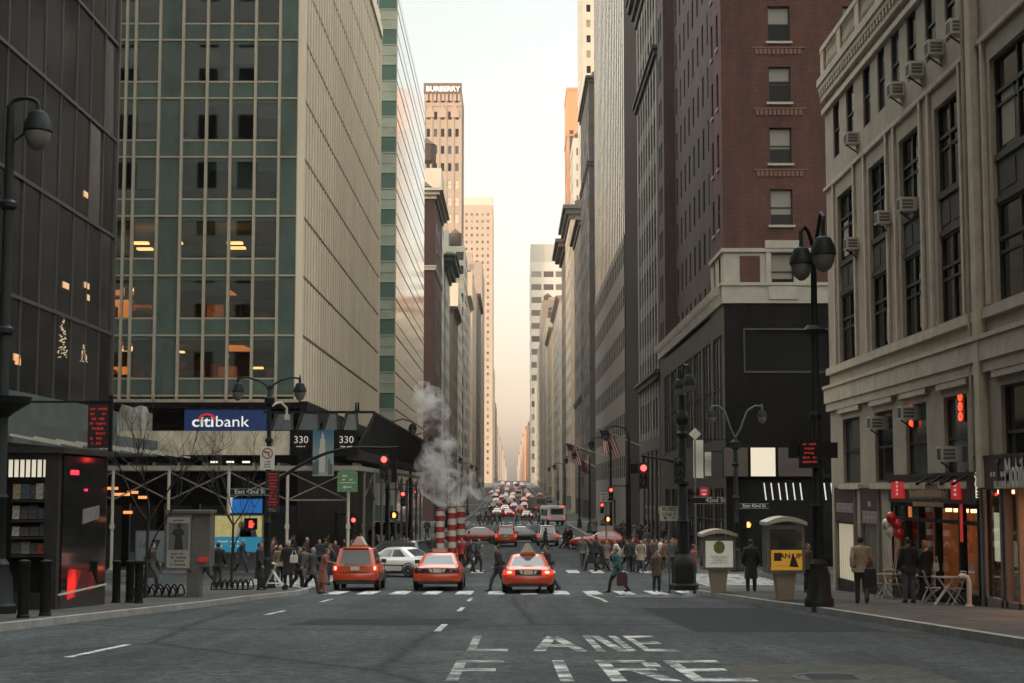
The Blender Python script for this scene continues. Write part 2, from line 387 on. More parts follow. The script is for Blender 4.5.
# ================================================================== buildings
def facade(mb, org, du, n, z0, z1, W, cols, rows, depth=.25, m=0, mrev=None):
    """wall sheet with recessed openings; returns the openings (u0,u1,v0,v1)."""
    mrev = m if mrev is None else mrev
    ox, oy = org
    def P(u, z, d=0): return (ox + du[0] * u - n[0] * d, oy + du[1] * u - n[1] * d, z)
    flip = (du[0] * n[1] - du[1] * n[0]) > 0
    def q(a, b, c, d_, mm): mb.poly([a, b, c, d_][::-1] if flip else [a, b, c, d_], mm)
    rows = sorted(rows); cols = sorted(cols); z = z0; out = []
    for (a, b) in rows:
        if a > z: q(P(0, z), P(W, z), P(W, a), P(0, a), m)
        u = 0
        for (c, d) in cols:
            if c > u: q(P(u, a), P(c, a), P(c, b), P(u, b), m)
            u = d; out.append((c, d, a, b))
            q(P(c, a), P(c, a, depth), P(c, b, depth), P(c, b), mrev); q(P(d, a, depth), P(d, a), P(d, b), P(d, b, depth), mrev)
            q(P(c, a), P(d, a), P(d, a, depth), P(c, a, depth), mrev); q(P(c, b, depth), P(d, b, depth), P(d, b), P(c, b), mrev)
        if u < W: q(P(u, a), P(W, a), P(W, b), P(u, b), m)
        z = b
    if z < z1: q(P(0, z), P(W, z), P(W, z1), P(0, z1), m)
    return out
_WIN = {}
def win_mesh(w, h, style, g, var=.42):
    """window seen from -Y, centred; style: sash / plain / far / triple"""
    key = (round(w, 2), round(h, 2), style, g.name, var)
    if key in _WIN: return _WIN[key]
    mb = MB(); x, z = w / 2, h / 2; pane = None
    if style == 'far':
        mb.poly([(-x, 0, -z), (x, 0, -z), (x, 0, z), (-x, 0, z)], 1)
        mb.box(-x, x, -.03, 0, -.05, .05, 0); f = mb.mesh('window', [FRAME, g])
    else:
        t = .07
        mb.box(-x, -x + t, -.06, .04, -z, z); mb.box(x - t, x, -.06, .04, -z, z); mb.box(-x + t, x - t, -.06, .04, z - t, z); mb.box(-x + t, x - t, -.06, .04, -z, -z + t)
        if style in ('sash', 'triple'): mb.box(-x + t, x - t, -.05, .03, -.04, .04)
        if style == 'triple':
            for k in (-1, 1): mb.box(k * w * .17 - .05, k * w * .17 + .05, -.055, .03, -z + t, z - t)
        f = mb.mesh('window', [FRAME])
        p = MB(); p.poly([(-x + t, 0, -z + t), (x - t, 0, -z + t), (x - t, 0, z - t), (-x + t, 0, z - t)])
        if g == GLASSB:
            p = MB(); zz = -z + t + (h - 2 * t) * var
            p.poly([(-x + t, 0, -z + t), (x - t, 0, -z + t), (x - t, 0, zz), (-x + t, 0, zz)], 1); p.poly([(-x + t, 0, zz), (x - t, 0, zz), (x - t, 0, z - t), (-x + t, 0, z - t)], 0)
            pane = p.mesh('pane', [GLASSB, GLASSD])
        else: pane = p.mesh('pane', [g])
    _WIN[key] = (f, pane); return _WIN[key]
def put_windows(root, opens, style, limit=60, pick=None, r=rnd):
    """opens: list of (centre, normal, w, h). The nearest `limit` are objects, the rest one mesh."""
    opens = sorted(opens, key=lambda o: (o[0] - Vector((0, 0, CAMZ))).length / max(.05, o[2] * o[3]) ** .5)
    rest = MB(); rmats = [GLASSD, GLASSB, GLASSM, GLASSX, HAZEW, HAZEX]; base = Vector(root.location)
    for k, (c, n, w, h) in enumerate(opens):
        g = pick(c) if pick else r.choice([GLASSD, GLASSD, GLASSD, GLASSM, GLASSB])
        rz = math.atan2(n[0], -n[1])
        if k < limit:
            f, p = win_mesh(w, h, style, g, r.choice((.42, .5, .3, .62)))
            o = obj('window', f, root, c - base, rz)
            if p: obj('pane', p, o)
        else:
            u = Vector((math.cos(rz), math.sin(rz), 0)) * w / 2; v = Vector((0, 0, h / 2))
            rest.poly([c - u - v, c + u - v, c + u + v, c - u + v], rmats.index(g) if g in rmats else 0)
    if rest.f:
        o = rest.build('upper_windows', rmats, root); o['kind'] = 'stuff'
    return opens
def open_pts(opens, org, du, n, depth):
    return [(Vector((org[0] + du[0] * (a + b) / 2 - n[0] * (depth - .03), org[1] + du[1] * (a + b) / 2 - n[1] * (depth - .03), (c + d) / 2)), n, b - a, d - c) for a, b, c, d in opens]
def bays(W, bay, w, off=None):
    k = max(1, int(W / bay)); m0 = (W - k * bay) / 2 if off is None else off
    return [(m0 + bay * i + (bay - w) / 2, m0 + bay * i + (bay + w) / 2) for i in range(k) if m0 + bay * i + (bay + w) / 2 < W]
def floors(z0, z1, fh, h, sill): 
    out = []; z = z0
    while z + sill + h < z1: out.append((z + sill, z + sill + h)); z += fh
    return out
def shell(mb, x0, x1, y0, y1, z0, z1, skip, m=0):
    """plain sides of a block; skip: which of 'S','W','E' are made as facades"""
    P = lambda x, y, z: (x, y, z)
    if 'S' not in skip: mb.poly([P(x0, y0, z0), P(x1, y0, z0), P(x1, y0, z1), P(x0, y0, z1)], m)
    if 'E' not in skip: mb.poly([P(x1, y0, z0), P(x1, y1, z0), P(x1, y1, z1), P(x1, y0, z1)], m)
    if 'W' not in skip: mb.poly([P(x0, y1, z0), P(x0, y0, z0), P(x0, y0, z1), P(x0, y1, z1)], m)
    mb.poly([P(x1, y1, z0), P(x0, y1, z0), P(x0, y1, z1), P(x1, y1, z1)], m)
    mb.poly([P(x0, y0, z1), P(x1, y0, z1), P(x1, y1, z1), P(x0, y1, z1)], m)
def cornice(mb, x0, x1, y0, y1, z, steps, m=0):
    """stacked projecting courses round a block: steps = [(z offset, height, projection)]"""
    for dz, h, p in steps: mb.box(x0 - p, x1 + p, y0 - p, y1 + p, z + dz, z + dz + h, m)
def tower(name, label, X, Y0, Y1, zt, wall, bay=3.2, ww=1.4, fh=3.7, wh=1.9, depth=26, corn=None, base=None, basemat=None, style='far', limit=40,
          south=True, trim=None, piers=None, belts=(), roofbox=None, group=None, zsouth=None, pick=None, cat='building', belt_p=.3):
    """a block with windowed avenue and south faces standing at |X| from the avenue's centre"""
    sd = 1 if X > 0 else -1; z0 = G((Y0 + Y1) / 2) - 1.0
    x0, x1 = (X, X + depth) if sd > 0 else (X - depth, X)
    root = thing(name, label, cat, (X, Y0, G(Y0)), 0, group)
    mb = MB(); shell(mb, x0, x1, Y0, Y1, z0, zt, 'SW' if sd > 0 else 'SE')
    zb = base if base else G(Y0) + 4.5
    fl = floors(zb, zt - .8, fh, wh, (fh - wh) * .45)
    L = Y1 - Y0; n = (-sd, 0); org = (X, Y0); du = (0, 1)
    shop = [(1.2 + k * 4.2, 1.2 + k * 4.2 + 3.2) for k in range(int((L - 1.5) / 4.2))]
    rows = fl; dp = .10 if Y0 < 200 else .05; ops = facade(mb, org, du, n, zb, zt, L, bays(L, bay, ww), rows, dp)
    allw = open_pts(ops, org, du, n, dp)
    sops = facade(mb, org, du, n, z0, zb, L, shop, [(G((Y0 + Y1) / 2) + .4, zb - 1.1)], .12, 1)
    shops = open_pts(sops, org, du, n, .12)
    so, sdu = ((X, Y0), (1, 0)) if sd > 0 else ((X - depth, Y0), (1, 0))
    if south:
        o2 = facade(mb, so, sdu, (0, -1), zb if not zsouth else zsouth, zt, depth, bays(depth, bay, ww), [f for f in fl if not zsouth or f[0] > zsouth], .22)
        allw += open_pts(o2, so, sdu, (0, -1), .22)
        facade(mb, so, sdu, (0, -1), z0, zb if not zsouth else zsouth, depth, [], [], .2, 1)
    else: facade(mb, so, sdu, (0, -1), z0, zt, depth, [], [], .2)
    mb.build('wall', [wall, basemat or wall], root)
    if piers:
        pm = MB(); pw, pd, pmat = piers
        for (a, b) in bays(L, bay, ww) + [(L, L)]:
            u = a - (bay - ww) / 2; xx = X - sd * pd / 2
            pm.box(xx - pd / 2, xx + pd / 2, Y0 + u - pw / 2, Y0 + u + pw / 2, zb, zt - .3)
        if south:
            for (a, b) in bays(depth, bay, ww):
                u = a - (bay - ww) / 2; pm.box(so[0] + u - pw / 2, so[0] + u + pw / 2, Y0 - pd, Y0, zb, zt - .3)
        pm.build('piers', pmat, root)
    tm = MB()
    for z in belts: cornice(tm, x0, x1, Y0, Y1, z, [(0, .5, belt_p * .6), (.5, .25, belt_p)]); tm.build('belt_course', trim or wall, root); tm = MB()
    if corn: cornice(tm, x0, x1, Y0, Y1, zt, corn)
    if tm.f: tm.build('cornice', trim or wall, root)
    if roofbox:
        rb = MB(); a, b, c, d, h = roofbox; rb.box(x0 + a, x0 + b, Y0 + c, Y0 + d, zt - .1, zt + h); rb.build('roof_house', wall, root)
    if Y0 > 200 and zt < 140:                                               # tanks and lift houses on the roofs
        r_ = random.Random(int(Y0 + X)); rb = MB(); u = r_.uniform(.2, .6) * L; a_ = x0 + depth * (.12 if sd > 0 else .6); rb.box(a_, a_ + 6, Y0 + u, Y0 + u + min(7, L * .3), zt, zt + r_.uniform(3, 6)); rb.build('roof_house', wall, root)
        tk = MB(); cx_, cy_ = (x0 + 3 if sd > 0 else x1 - 3), Y0 + r_.uniform(.3, .8) * L
        for q in (-1, 1):
            for q2 in (-1, 1): tk.bar((cx_ + q * 1.2, cy_ + q2 * 1.2, zt), (cx_ + q * 1.1, cy_ + q2 * 1.1, zt + 2.6), .25)
        tk.lathe(cx_, cy_, [(1.7, zt + 2.6), (1.7, zt + 5.6), (1.8, zt + 5.65), (.1, zt + 7)], 12); tk.build('water_tank', mat('tank_timber', (.07, .05, .04), .8), root)
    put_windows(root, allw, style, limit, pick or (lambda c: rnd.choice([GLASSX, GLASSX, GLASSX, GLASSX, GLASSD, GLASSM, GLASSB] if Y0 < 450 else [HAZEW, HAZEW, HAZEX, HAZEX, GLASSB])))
    for c, nn, w, h in shops[:10]:
        f, p = win_mesh(w, h, 'plain', GLASSD); o = obj('shop_window', f, root, c - Vector(root.location), math.atan2(nn[0], -nn[1])); obj('pane', p, o)
    return root
# ---------------------------------------------------------------- materials of the street walls
BEIGE = mat('beige_stone', (.34, .30, .235), .8, var=.16, scale=.5, detail=8)
CAFEST = mat('grey_buff_stone', (.33, .275, .21), .85, var=.22, scale=.7, detail=9)
CAFETR = mat('buff_stone_trim', (.46, .39, .30), .85, var=.2, scale=1.5)
BRICK = brick_mat('dark_red_brick', (.086, .027, .018), (.058, .019, .014), (.12, .07, .055), 1, .34, .12)
BRICKD = brick_mat('dark_brown_brick', (.066, .04, .034), (.05, .031, .028), (.06, .042, .036), 1, .42, .14)
LIME = mat('limestone_band', (.36, .33, .27), .8, var=.15, scale=1)
DKSTONE = mat('dark_soot_stone', (.05, .045, .038), .85, var=.35, scale=.6, detail=8)
BROWNST = mat('brown_stone', (.105, .085, .066), .85, var=.25, scale=.4, detail=7)
TANST = mat('tan_stone', (.40, .325, .24), .85, var=.18, scale=.3, detail=7)
PALE = mat('pale_stone', (.46, .41, .33), .85, var=.12, scale=.3, detail=7)
PEACH = mat('peach_stone', (.40, .31, .235), .85, var=.1, scale=.3)
PINKT = mat('pinkish_terracotta', (.33, .26, .205), .85, var=.1, scale=.3)
GREYST = mat('grey_stone', (.34, .31, .26), .85, var=.2, scale=.4, detail=7)
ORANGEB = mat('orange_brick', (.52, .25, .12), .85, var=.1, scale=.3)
DKBROWN = mat('dark_brown_panel', (.035, .026, .022), .75, var=.3, scale=.6, spec=.08)
REDBROWN = mat('maroon_brick_wall', (.055, .025, .022), .85, var=.25, scale=.5)
GREENC = mat('green_copper', (.035, .05, .042), .7, var=.3, scale=2)
BLKST = mat('black_polished_stone', (.008, .0075, .007), .4, var=.4, scale=.8, spec=.12)
GREYPAN = mat('grey_metal_panel', (.055, .052, .047), .4, var=.2, scale=.5)
# ================================================================ CITIBANK-side office tower (north-west corner)
def citi():
    X, Y0, Y1 = -12.2, 91.5, 145.5
    root = thing('office_tower', 'green glass office tower with pale beige fins above the bank sign', 'building', (X, Y0, G(Y0)))
    zb = at(200, 401, Y0).z; fh = 3.47; zl = [at(299, y, Y0).z for y in (335.4,)][0]
    lines = [zl + fh * k for k in range(-1, 11)]; zt = lines[-2] + 1.8
    xl = X - 44
    # floor slabs and cores give the glass something to look into
    mb = MB()
    for z in lines: mb.box(xl, X - .5, Y0 + .35, Y1, z - .28, z + .02)
    mb.box(xl, X - .5, Y0 + 9, Y1, zb, zt, 1); mb.box(xl, X, Y0 + .2, Y1, zt - .4, zt, 0)
    mb.box(xl - .3, xl, Y0, Y1, zb, zt, 0)
    mb.build('floor_slabs', [mat('office_ceiling', (.20, .19, .17), .9), mat('office_core', (.12, .10, .08), .8, var=.5, scale=.5)], root)
    # fins of the avenue side
    BF = mat('pale_beige_fins', (.78, .66, .49), .6, var=.10, scale=.25, stretch=(1, 1, .2))
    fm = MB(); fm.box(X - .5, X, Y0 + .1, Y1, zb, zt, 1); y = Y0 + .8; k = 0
    while y < Y1 - .3:
        d = .03 if k % 2 else .07; zz = zb
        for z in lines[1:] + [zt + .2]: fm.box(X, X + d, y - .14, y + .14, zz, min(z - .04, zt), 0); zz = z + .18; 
        y += .68; k += 1
    fm.box(X - .25, X + .12, Y0 - .12, Y0 + .42, zb, zt); fm.box(X - .2, X + .12, Y1 - .5, Y1, zb, zt); fm.box(X - .4, X + .20, Y0 - .1, Y1, zt, zt + .9)
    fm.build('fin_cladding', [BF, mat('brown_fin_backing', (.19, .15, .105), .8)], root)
    # glass side
    TEAL = mat('green_spandrel_glass', (.092, .126, .106), .12, var=.28, scale=.35, spec=.6, stretch=(1, 1, .5))
    MULL = mat('bronze_pale_mullion', (.44, .38, .29), .45, .2, var=.1, scale=1)
    xs = [at(p, 300, Y0).x for p in (121.7, 130.8, 155.4, 178.8, 203.7, 228, 252.6, 277, 296.5)]
    while xs[0] > xl + 2: xs.insert(0, xs[0] - 1.38)
    mm = MB()
    for x in xs[:-1]: mm.box(x - .075, x + .075, Y0 - .18, Y0 + .1, zb, zt)
    mm.box(xs[-1] - .1, X - .25, Y0 - .05, Y0 + .3, zb, zt)
    for z in lines: mm.box(xl, xs[-1], Y0 - .06, Y0 + .08, z - .05, z + .05)
    mm.box(xl, X, Y0 - .14, Y0 + .2, zb - .12, zb + .1)
    mm.build('mullions', MULL, root)
    g = glass_mat('green_tinted_glass', (.55, .62, .56), .03, .16)
    sp = MB(); n = 0
    for i, (a, b) in enumerate(zip(xs, xs[1:])):
        solid = abs(b - xs[-1]) < .01 or abs(a - at(155.4, 300, Y0).x) < .01
        for j, (za, zc) in enumerate(zip(lines, lines[1:])):
            za = max(za, zb)
            if solid: sp.poly([(a, Y0, za), (b, Y0, za), (b, Y0, zc), (a, Y0, zc)])
            else:
                zs = za + .98
                sp.poly([(a, Y0, za), (b, Y0, za), (b, Y0, zs), (a, Y0, zs)])
                sp.box(a, b, Y0 - .03, Y0 + .05, zs - .05, zs + .05, 1)
                sp.poly([(a, Y0, zc - .28), (b, Y0, zc - .28), (b, Y0, zc), (a, Y0, zc)])
                if a < at(118, 300, Y0).x - 1.6: sp.poly([(a, Y0, zs), (b, Y0, zs), (b, Y0, zc - .28), (a, Y0, zc - .28)], 2)
                else:
                    w = MB(); w.poly([(a, Y0, zs), (b, Y0, zs), (b, Y0, zc - .28), (a, Y0, zc - .28)]); w.build('window', g, root)
    sp.build('spandrel_panels', [TEAL, MULL, GLASSD], root)
    # lit offices on the lower floors
    bm = MB()
    def lamp(px, py, w, d=2.2, h=.12): 
        p = at(px, py, Y0 + d); lm = MB(); lm.box(p.x - w / 2, p.x + w / 2, p.y - .25, p.y + .25, p.z - h / 2, p.z + h / 2); lm.build('ceiling_lamp', WARML, root)
    for px, py, w in ((139, 50, 1.1), (141, 243, .9), (145, 249, .9), (181, 243, .15), (235, 243, .9), (237, 248, 1.0)): lamp(px, py, w)
    for px, py, w in ((136, 266, 3.2), (128, 283, 2.4), (145, 290, 2.0), (186, 282, .2), (126, 350, 2.6), (143, 348, 2.2), (182, 352, .25), (224, 356, .5), (234, 346, .3), (258, 368, .6)): lamp(px, py, w, 3.4, .1)
    for k in range(26):
        j = rnd.choice((0, 1)); x = rnd.uniform(xs[-1] - 13, xs[-1] - 1); z = lines[j] + .1 + (.98 if j else 0.95)
        bm.box(x - .5, x + .5, Y0 + 2 + rnd.random() * 4, Y0 + 6.2, z - .9, z + rnd.uniform(.1, 1.3), k % 2)
    bm.build('office_partitions', [mat('partition_brown', (.22, .12, .07), .8), mat('partition_tan', (.35, .22, .13), .8)], root)
    bl = [mat('grey_green_blind', (.22, .25, .22), .7), mat('tan_blind', (.30, .27, .21), .7), mat('dim_blind', (.12, .13, .12), .7)]
    for i, (a, b) in enumerate(zip(xs, xs[1:])):
        for j, (za, zc) in enumerate(zip(lines, lines[1:])):
            if a > at(118, 300, Y0).x - 1.6 and rnd.random() < .5:
                q = MB(); h = rnd.uniform(.3, 1.6); q.box(a + .1, b - .1, Y0 + .25, Y0 + .28, zc - .3 - h, zc - .29); q.build('window_blind', rnd.choice(bl), root)
    wl = MB()  # ceilings and walls below glow themselves: office lamplight painted in as emission
    for j, (u0, u1) in ((1, (100, 158)), (0, (100, 158)), (0, (215, 250)), (1, (212, 232))):
        a, b = at(u0, 300, Y0 + 5).x, at(u1, 300, Y0 + 5).x; wl.box(a, b, Y0 + 3, Y0 + 6.5, lines[j + 1] - .36, lines[j + 1] - .3)
    for j, u0, u1, h0, h1 in ((1, 96, 130, 1.1, 2.9), (0, 96, 130, 1.2, 2.2), (1, 132, 152, 2.2, 2.9), (0, 133, 153, 1.1, 1.5), (0, 216, 238, 1.3, 2.2), (1, 207, 226, 1.6, 2.6)):
        q = MB(); a, b = at(u0, 300, Y0 + 6.9).x, at(u1, 300, Y0 + 6.9).x; q.box(a, b, Y0 + 6.9, Y0 + 7.0, lines[j] + h0, lines[j] + h1); q.build('glowing_office_wall', mat('glowing_office_wall', (.4, .22, .1), .8, var=.8, scale=.9, emit=(1, .29, .07), es=.36) if u0 < 131 else mat('dim_glowing_office_wall', (.3, .16, .08), .8, var=.8, scale=.9, emit=(1, .25, .06), es=.07), root)
    wl.build('glowing_ceiling', mat('glowing_ceiling', (.4, .25, .14), .8, emit=(1, .27, .06), es=.30), root)
    # recessed black base and shop floor behind the shed
    b = MB(); b.box(xl, X - .1, Y0 + .6, Y0 + 1.4, G(Y0) - .5, zb, 0); b.box(X - 1.2, X - .3, Y0 + 1.4, Y1, G(Y0) - .5, zb, 0)
    b.box(xl, X + .1, Y0 - 1.2, Y0 + .6, zb - .5, zb - .14, 0); b.box(X - .3, X + .5, Y0 - .1, Y1, zb - 1.0, zb - .02, 0)
    b.build('base_wall', [BLKST], root)
    d = MB(); dl = MB()
    for px in (60, 95, 130, 165, 200, 236, 270):
        a = at(px, 540, Y0 + .5); d.box(a.x, a.x + 1.5, Y0 + .52, Y0 + .58, G(Y0) + .2, G(Y0) + 3.6)
        dl.box(a.x - .06, a.x, Y0 + .46, Y0 + .58, G(Y0) + .2, G(Y0) + 3.7)
    d.build('shop_glazing', GLASSM, root); dl.build('glazing_bar', STEEL, root)
    l = MB(); SHOPL = mat('dim_shop_lamp', (.8, .5, .3), .4, emit=(1, .38, .12), es=.4)
    for px, py, w in ((122, 494, .9), (133, 492, .6), (143, 497, .5), (128, 512, .5), (113, 488, .6)): p = at(px, py, Y0 + .4); l.box(p.x - w / 2, p.x + w / 2, Y0 + .3, Y0 + .4, p.z - .1, p.z + .06); l.build('shop_lamp', SHOPL, root); l = MB()
    return root, zb
CITI, CITI_ZB = citi()
# bank sign band
def bank_sign():
    Y = 89.4; a, b = at(184, 432, Y), at(266, 410, Y)
    t = thing('bank_sign', 'blue bank sign with white lettering and a red arc above the shed', 'sign', ((a.x + b.x) / 2, Y, a.z))
    mb = MB(); mb.box(a.x, b.x, Y, Y + .35, a.z, b.z); mb.build('panel', mat('bank_blue', (.012, .03, .10), .4, var=.2, scale=1, emit=(.02, .06, .22), es=.06), t)
    fr = MB()
    for k in range(6): x = a.x + (b.x - a.x) * k / 5; fr.box(x - .05, x + .05, Y + .35, Y + 1.9, a.z - .2, b.z + .2)
    fr.box(a.x, b.x, Y + .36, Y + .5, b.z, b.z + .12); fr.build('bracket', BLACK, t)
    c = at(220, 422, Y); LIT = mat('lit_white_letters', (.8, .8, .78), .4, emit=(1, .97, .9), es=.18)
    text('lettering', 'citi', .86, LIT, t, (at(203, 423, Y).x, Y - .02, c.z), sx=1.22, bold=.014)
    text('lettering', 'bank', .86, LIT, t, (at(232, 423, Y).x, Y - .02, c.z), sx=1.16)
    arc = MB(); p0 = at(207, 417, Y); pts = [(p0.x + math.cos(th) * .48, Y - .03, p0.z - .28 + math.sin(th) * .42) for th in [R(20 + 14 * k) for k in range(11)]]
    arc.tube(pts, .07, 6); arc.build('red_arc', mat('red_arc', (.5, .02, .03), .4, emit=(.8, .03, .04), es=.1), t)
bank_sign()
# ================================================================ sidewalk shed along the tower
def shed():
    Y = 86.4; z0 = G(Y) + WALK
    t = thing('sidewalk_shed', 'construction sidewalk shed with pale fascia on white posts around the tower corner', 'sidewalk shed', (-12, Y, z0))
    zf0, zf1 = at(200, 455, Y).z, at(200, 431, Y).z
    fas = mat('streaked_pale_fascia', (.52, .445, .33), .7, var=.45, scale=1.2, detail=9, stretch=(1, 1, .6))
    f = MB(); xa, xb = at(100, 440, Y).x, at(290, 440, Y).x
    f.box(xa - 16, xb, Y - .12, Y, zf0, zf1); f.build('fascia', fas, t)
    sh = MB(); n = 10                                                      # crumpled sheeting at the west end
    p, q = at(116, 431, Y + .2), at(147, 402, Y + .2)
    rings = []
    for k in range(n + 1):
        u = k / n; x = p.x + (q.x - p.x) * u; h = (q.z - p.z) * (.86 + .06 * math.sin(u * 7 + 1)) * (1 if .1 < u < .9 else .7)
        rings.append([(x, Y + .05 + .06 * math.sin(5 * u + j), p.z + h * j / 3) for j in range(4)] + [(x, Y + 1.6, p.z + h * (3 - j) / 3) for j in range(4)])
    sh.loft(rings); sh.build('plastic_sheeting', mat('plastic_sheet', (.34, .33, .29), .35, var=.3, scale=2, bump=.6), t, smooth=True)
    X = -8.35
    XE = X + .02
    dk = MB(); dk.box(xa - 16, XE, Y, Y + 4.6, zf0 + .05, zf0 + .3); dk.box(X - 3.6, XE, Y + 4.6, 146, zf0 + .05, zf0 + .3); dk.build('deck', mat('shed_deck', (.03, .027, .024), .85), t)
    bm = MB(); zb = at(200, 468, Y).z
    bm.box(xa - 16, XE, Y + .1, Y + .28, zb - .13, zb + .13); bm.box(xa - 16, XE, Y + 3.9, Y + 4.1, zb - .13, zb + .13)
    for k in range(22): x = xa - 12 + k * 1.35; bm.box(x - .05, x + .05, Y + .3, Y + 4.4, zb + .14, zb + .3) if x < XE else None
    bm.box(X - .1, X + .1, Y + .4, 146, zb - .12, zb + .12)
    bm.build('beam', mat('shed_beam_grey', (.34, .31, .25), .6, var=.2, scale=2), t)
    lm = MB()
    for px in (230, 246, 270, 214): p = at(px, 462, Y + 1.5); lm.box(p.x - .2, p.x + .2, p.y, p.y + .1, p.z - .05, p.z + .05)
    lm.build('shed_lamp', mat('shed_lamp', (.8, .8, .7), .4, emit=(1, .9, .7), es=.5), t)
    posts = [(at(px, 500, Y).x, Y + .15) for px in (56, 112, 168, 228, 287, 348)] + [(X, Y + 4.2 + k * 6.2) for k in range(10)]
    pm0 = MB(); pm0.tube([(0, 0, 0), (0, 0, zb - .13 - z0)], .085, 8); pm0.box(-.16, .16, -.16, .16, 0, .05); pm0.box(-.11, .11, -.11, .11, 2.2, 2.42); me = pm0.mesh('post', CREAM); me2 = pm0.mesh('post', mat('weathered_post', (.16, .14, .11), .7))
    for x, y in posts: obj('post', me if y < Y + 1 else me2, t, Vector((x, y, G(y) + WALK)) - Vector(t.location))
    xs = [p[0] for p in posts[:6]]
    def brace(a, b, w): br = MB(); br.bar(a, b, w); br.build('cross_brace', mat('brace_grey', (.20, .18, .145), .6, var=.2, scale=2) if a[1] < Y + 1 else mat('weathered_post', (.16, .14, .11), .7), t)
    zt, zm = zb - .2, at(300, 500, Y).z
    for a, b in zip(xs, xs[1:]):
        brace((a, Y + .15, zm), (b, Y + .15, zt), .07); brace((a, Y + .23, zt), (b, Y + .23, zm), .07)
    brace((xs[4], Y + .15, zm), (xs[5], Y + .15, zm), .09)
    for k in range(0, 9, 2):
        y = Y + 4.2 + 6.2 * k; brace((X, y, zm), (X, y + 6.2, zt), .07); brace((X + .08, y, zt), (X + .08, y + 6.2, zm), .07)
    # flared dark parapet down the avenue and glazed bays on the corner
    zt2 = at(365, 414, Y).z; zlo = zf0 + .25; pr = MB(); Y2 = 146.5; fl = .95
    pr.loft([[(X, Y - .1, zlo), (X + fl, Y - .1, zt2), (X + fl - .08, Y - .1, zt2), (X - .1, Y - .1, zlo)], [(X, Y2, zlo), (X + fl, Y2, zt2), (X + fl - .08, Y2, zt2), (X - .1, Y2, zlo)]])
    y = Y
    while y < Y2: pr.bar((X + .03, y, zlo), (X + fl + .03, y, zt2), .09, .09); y += 1.22
    pr.box(X + fl - .12, X + fl + .06, Y - .15, Y2, zt2, zt2 + .1)
    pr.box(X - .6, X + .2, Y - .05, Y2, zlo - .5, zlo)
    pr.build('flared_parapet', mat('dark_timber_parapet', (.022, .018, .015), .6, var=.4, scale=1.5, stretch=(1, .3, 1)), t)
    gb = MB(); bl = MB(); zg0, zg1 = at(300, 430, Y).z, at(300, 412, Y).z
    pxs = (270, 293, 297, 318, 322, 338, 342, 358)
    for a, b in ((271, 293), (297, 319), (323, 338), (342, 358)):
        A, B = at(a, 425, Y), at(b, 425, Y); gb.poly([(A.x, Y - .02, zg0), (B.x, Y - .02, zg0), (B.x - .12, Y + .5, zg1), (A.x + .12, Y + .5, zg1)])
        bl.bar((A.x, Y - .05, zg0), (A.x + .25, Y + .5, zg1), .12); bl.bar((B.x, Y - .05, zg0), (B.x - .12, Y + .5, zg1), .1)
    bl.box(at(262, 425, Y).x, X + .9, Y + .44, Y + .56, zg1 - .05, zg1 + .08)
    for px in (355, 357.5): q = at(px, 410, Y); bl.tube([(q.x, Y + .5, zg1), (q.x, Y + .5, zg1 + .55)], [.07, .04], 6)
    gb.build('glazed_bay', GLASSM, t); bl.build('bay_frame', BLACK, t)
    return t
SHED = shed()
def panel330(px0, px1, first):
    Y = 86.2; a, b = at(px0, 456, Y), at(px1, 430, Y)
    t = thing('address_sign', 'black panel with the number 330 %s the skyscraper banner' % ('left of' if first else 'right of'), 'sign', ((a.x + b.x) / 2, Y, a.z), 0, 'black 330 panels')
    mb = MB(); mb.box(a.x, b.x, Y - .08, Y, a.z, b.z); mb.build('panel', BLKST, t)
    LW = mat('thin_white_letters', (.7, .68, .6), .5, emit=(1, .95, .85), es=.05)
    c = at((px0 + px1) / 2, 440, Y); text('lettering', '330', .54, LW, t, (c.x, Y - .09, c.z))
    m2 = MB(); c2 = at((px0 + px1) / 2, 446, Y); marks(m2, c2.x - .33, c2.x + .33, c2.z - .1, c2.z + .03, Y - .082, 1); m2.build('small_print', LW, t)
panel330(290.5, 312, True); panel330(335, 358, False)
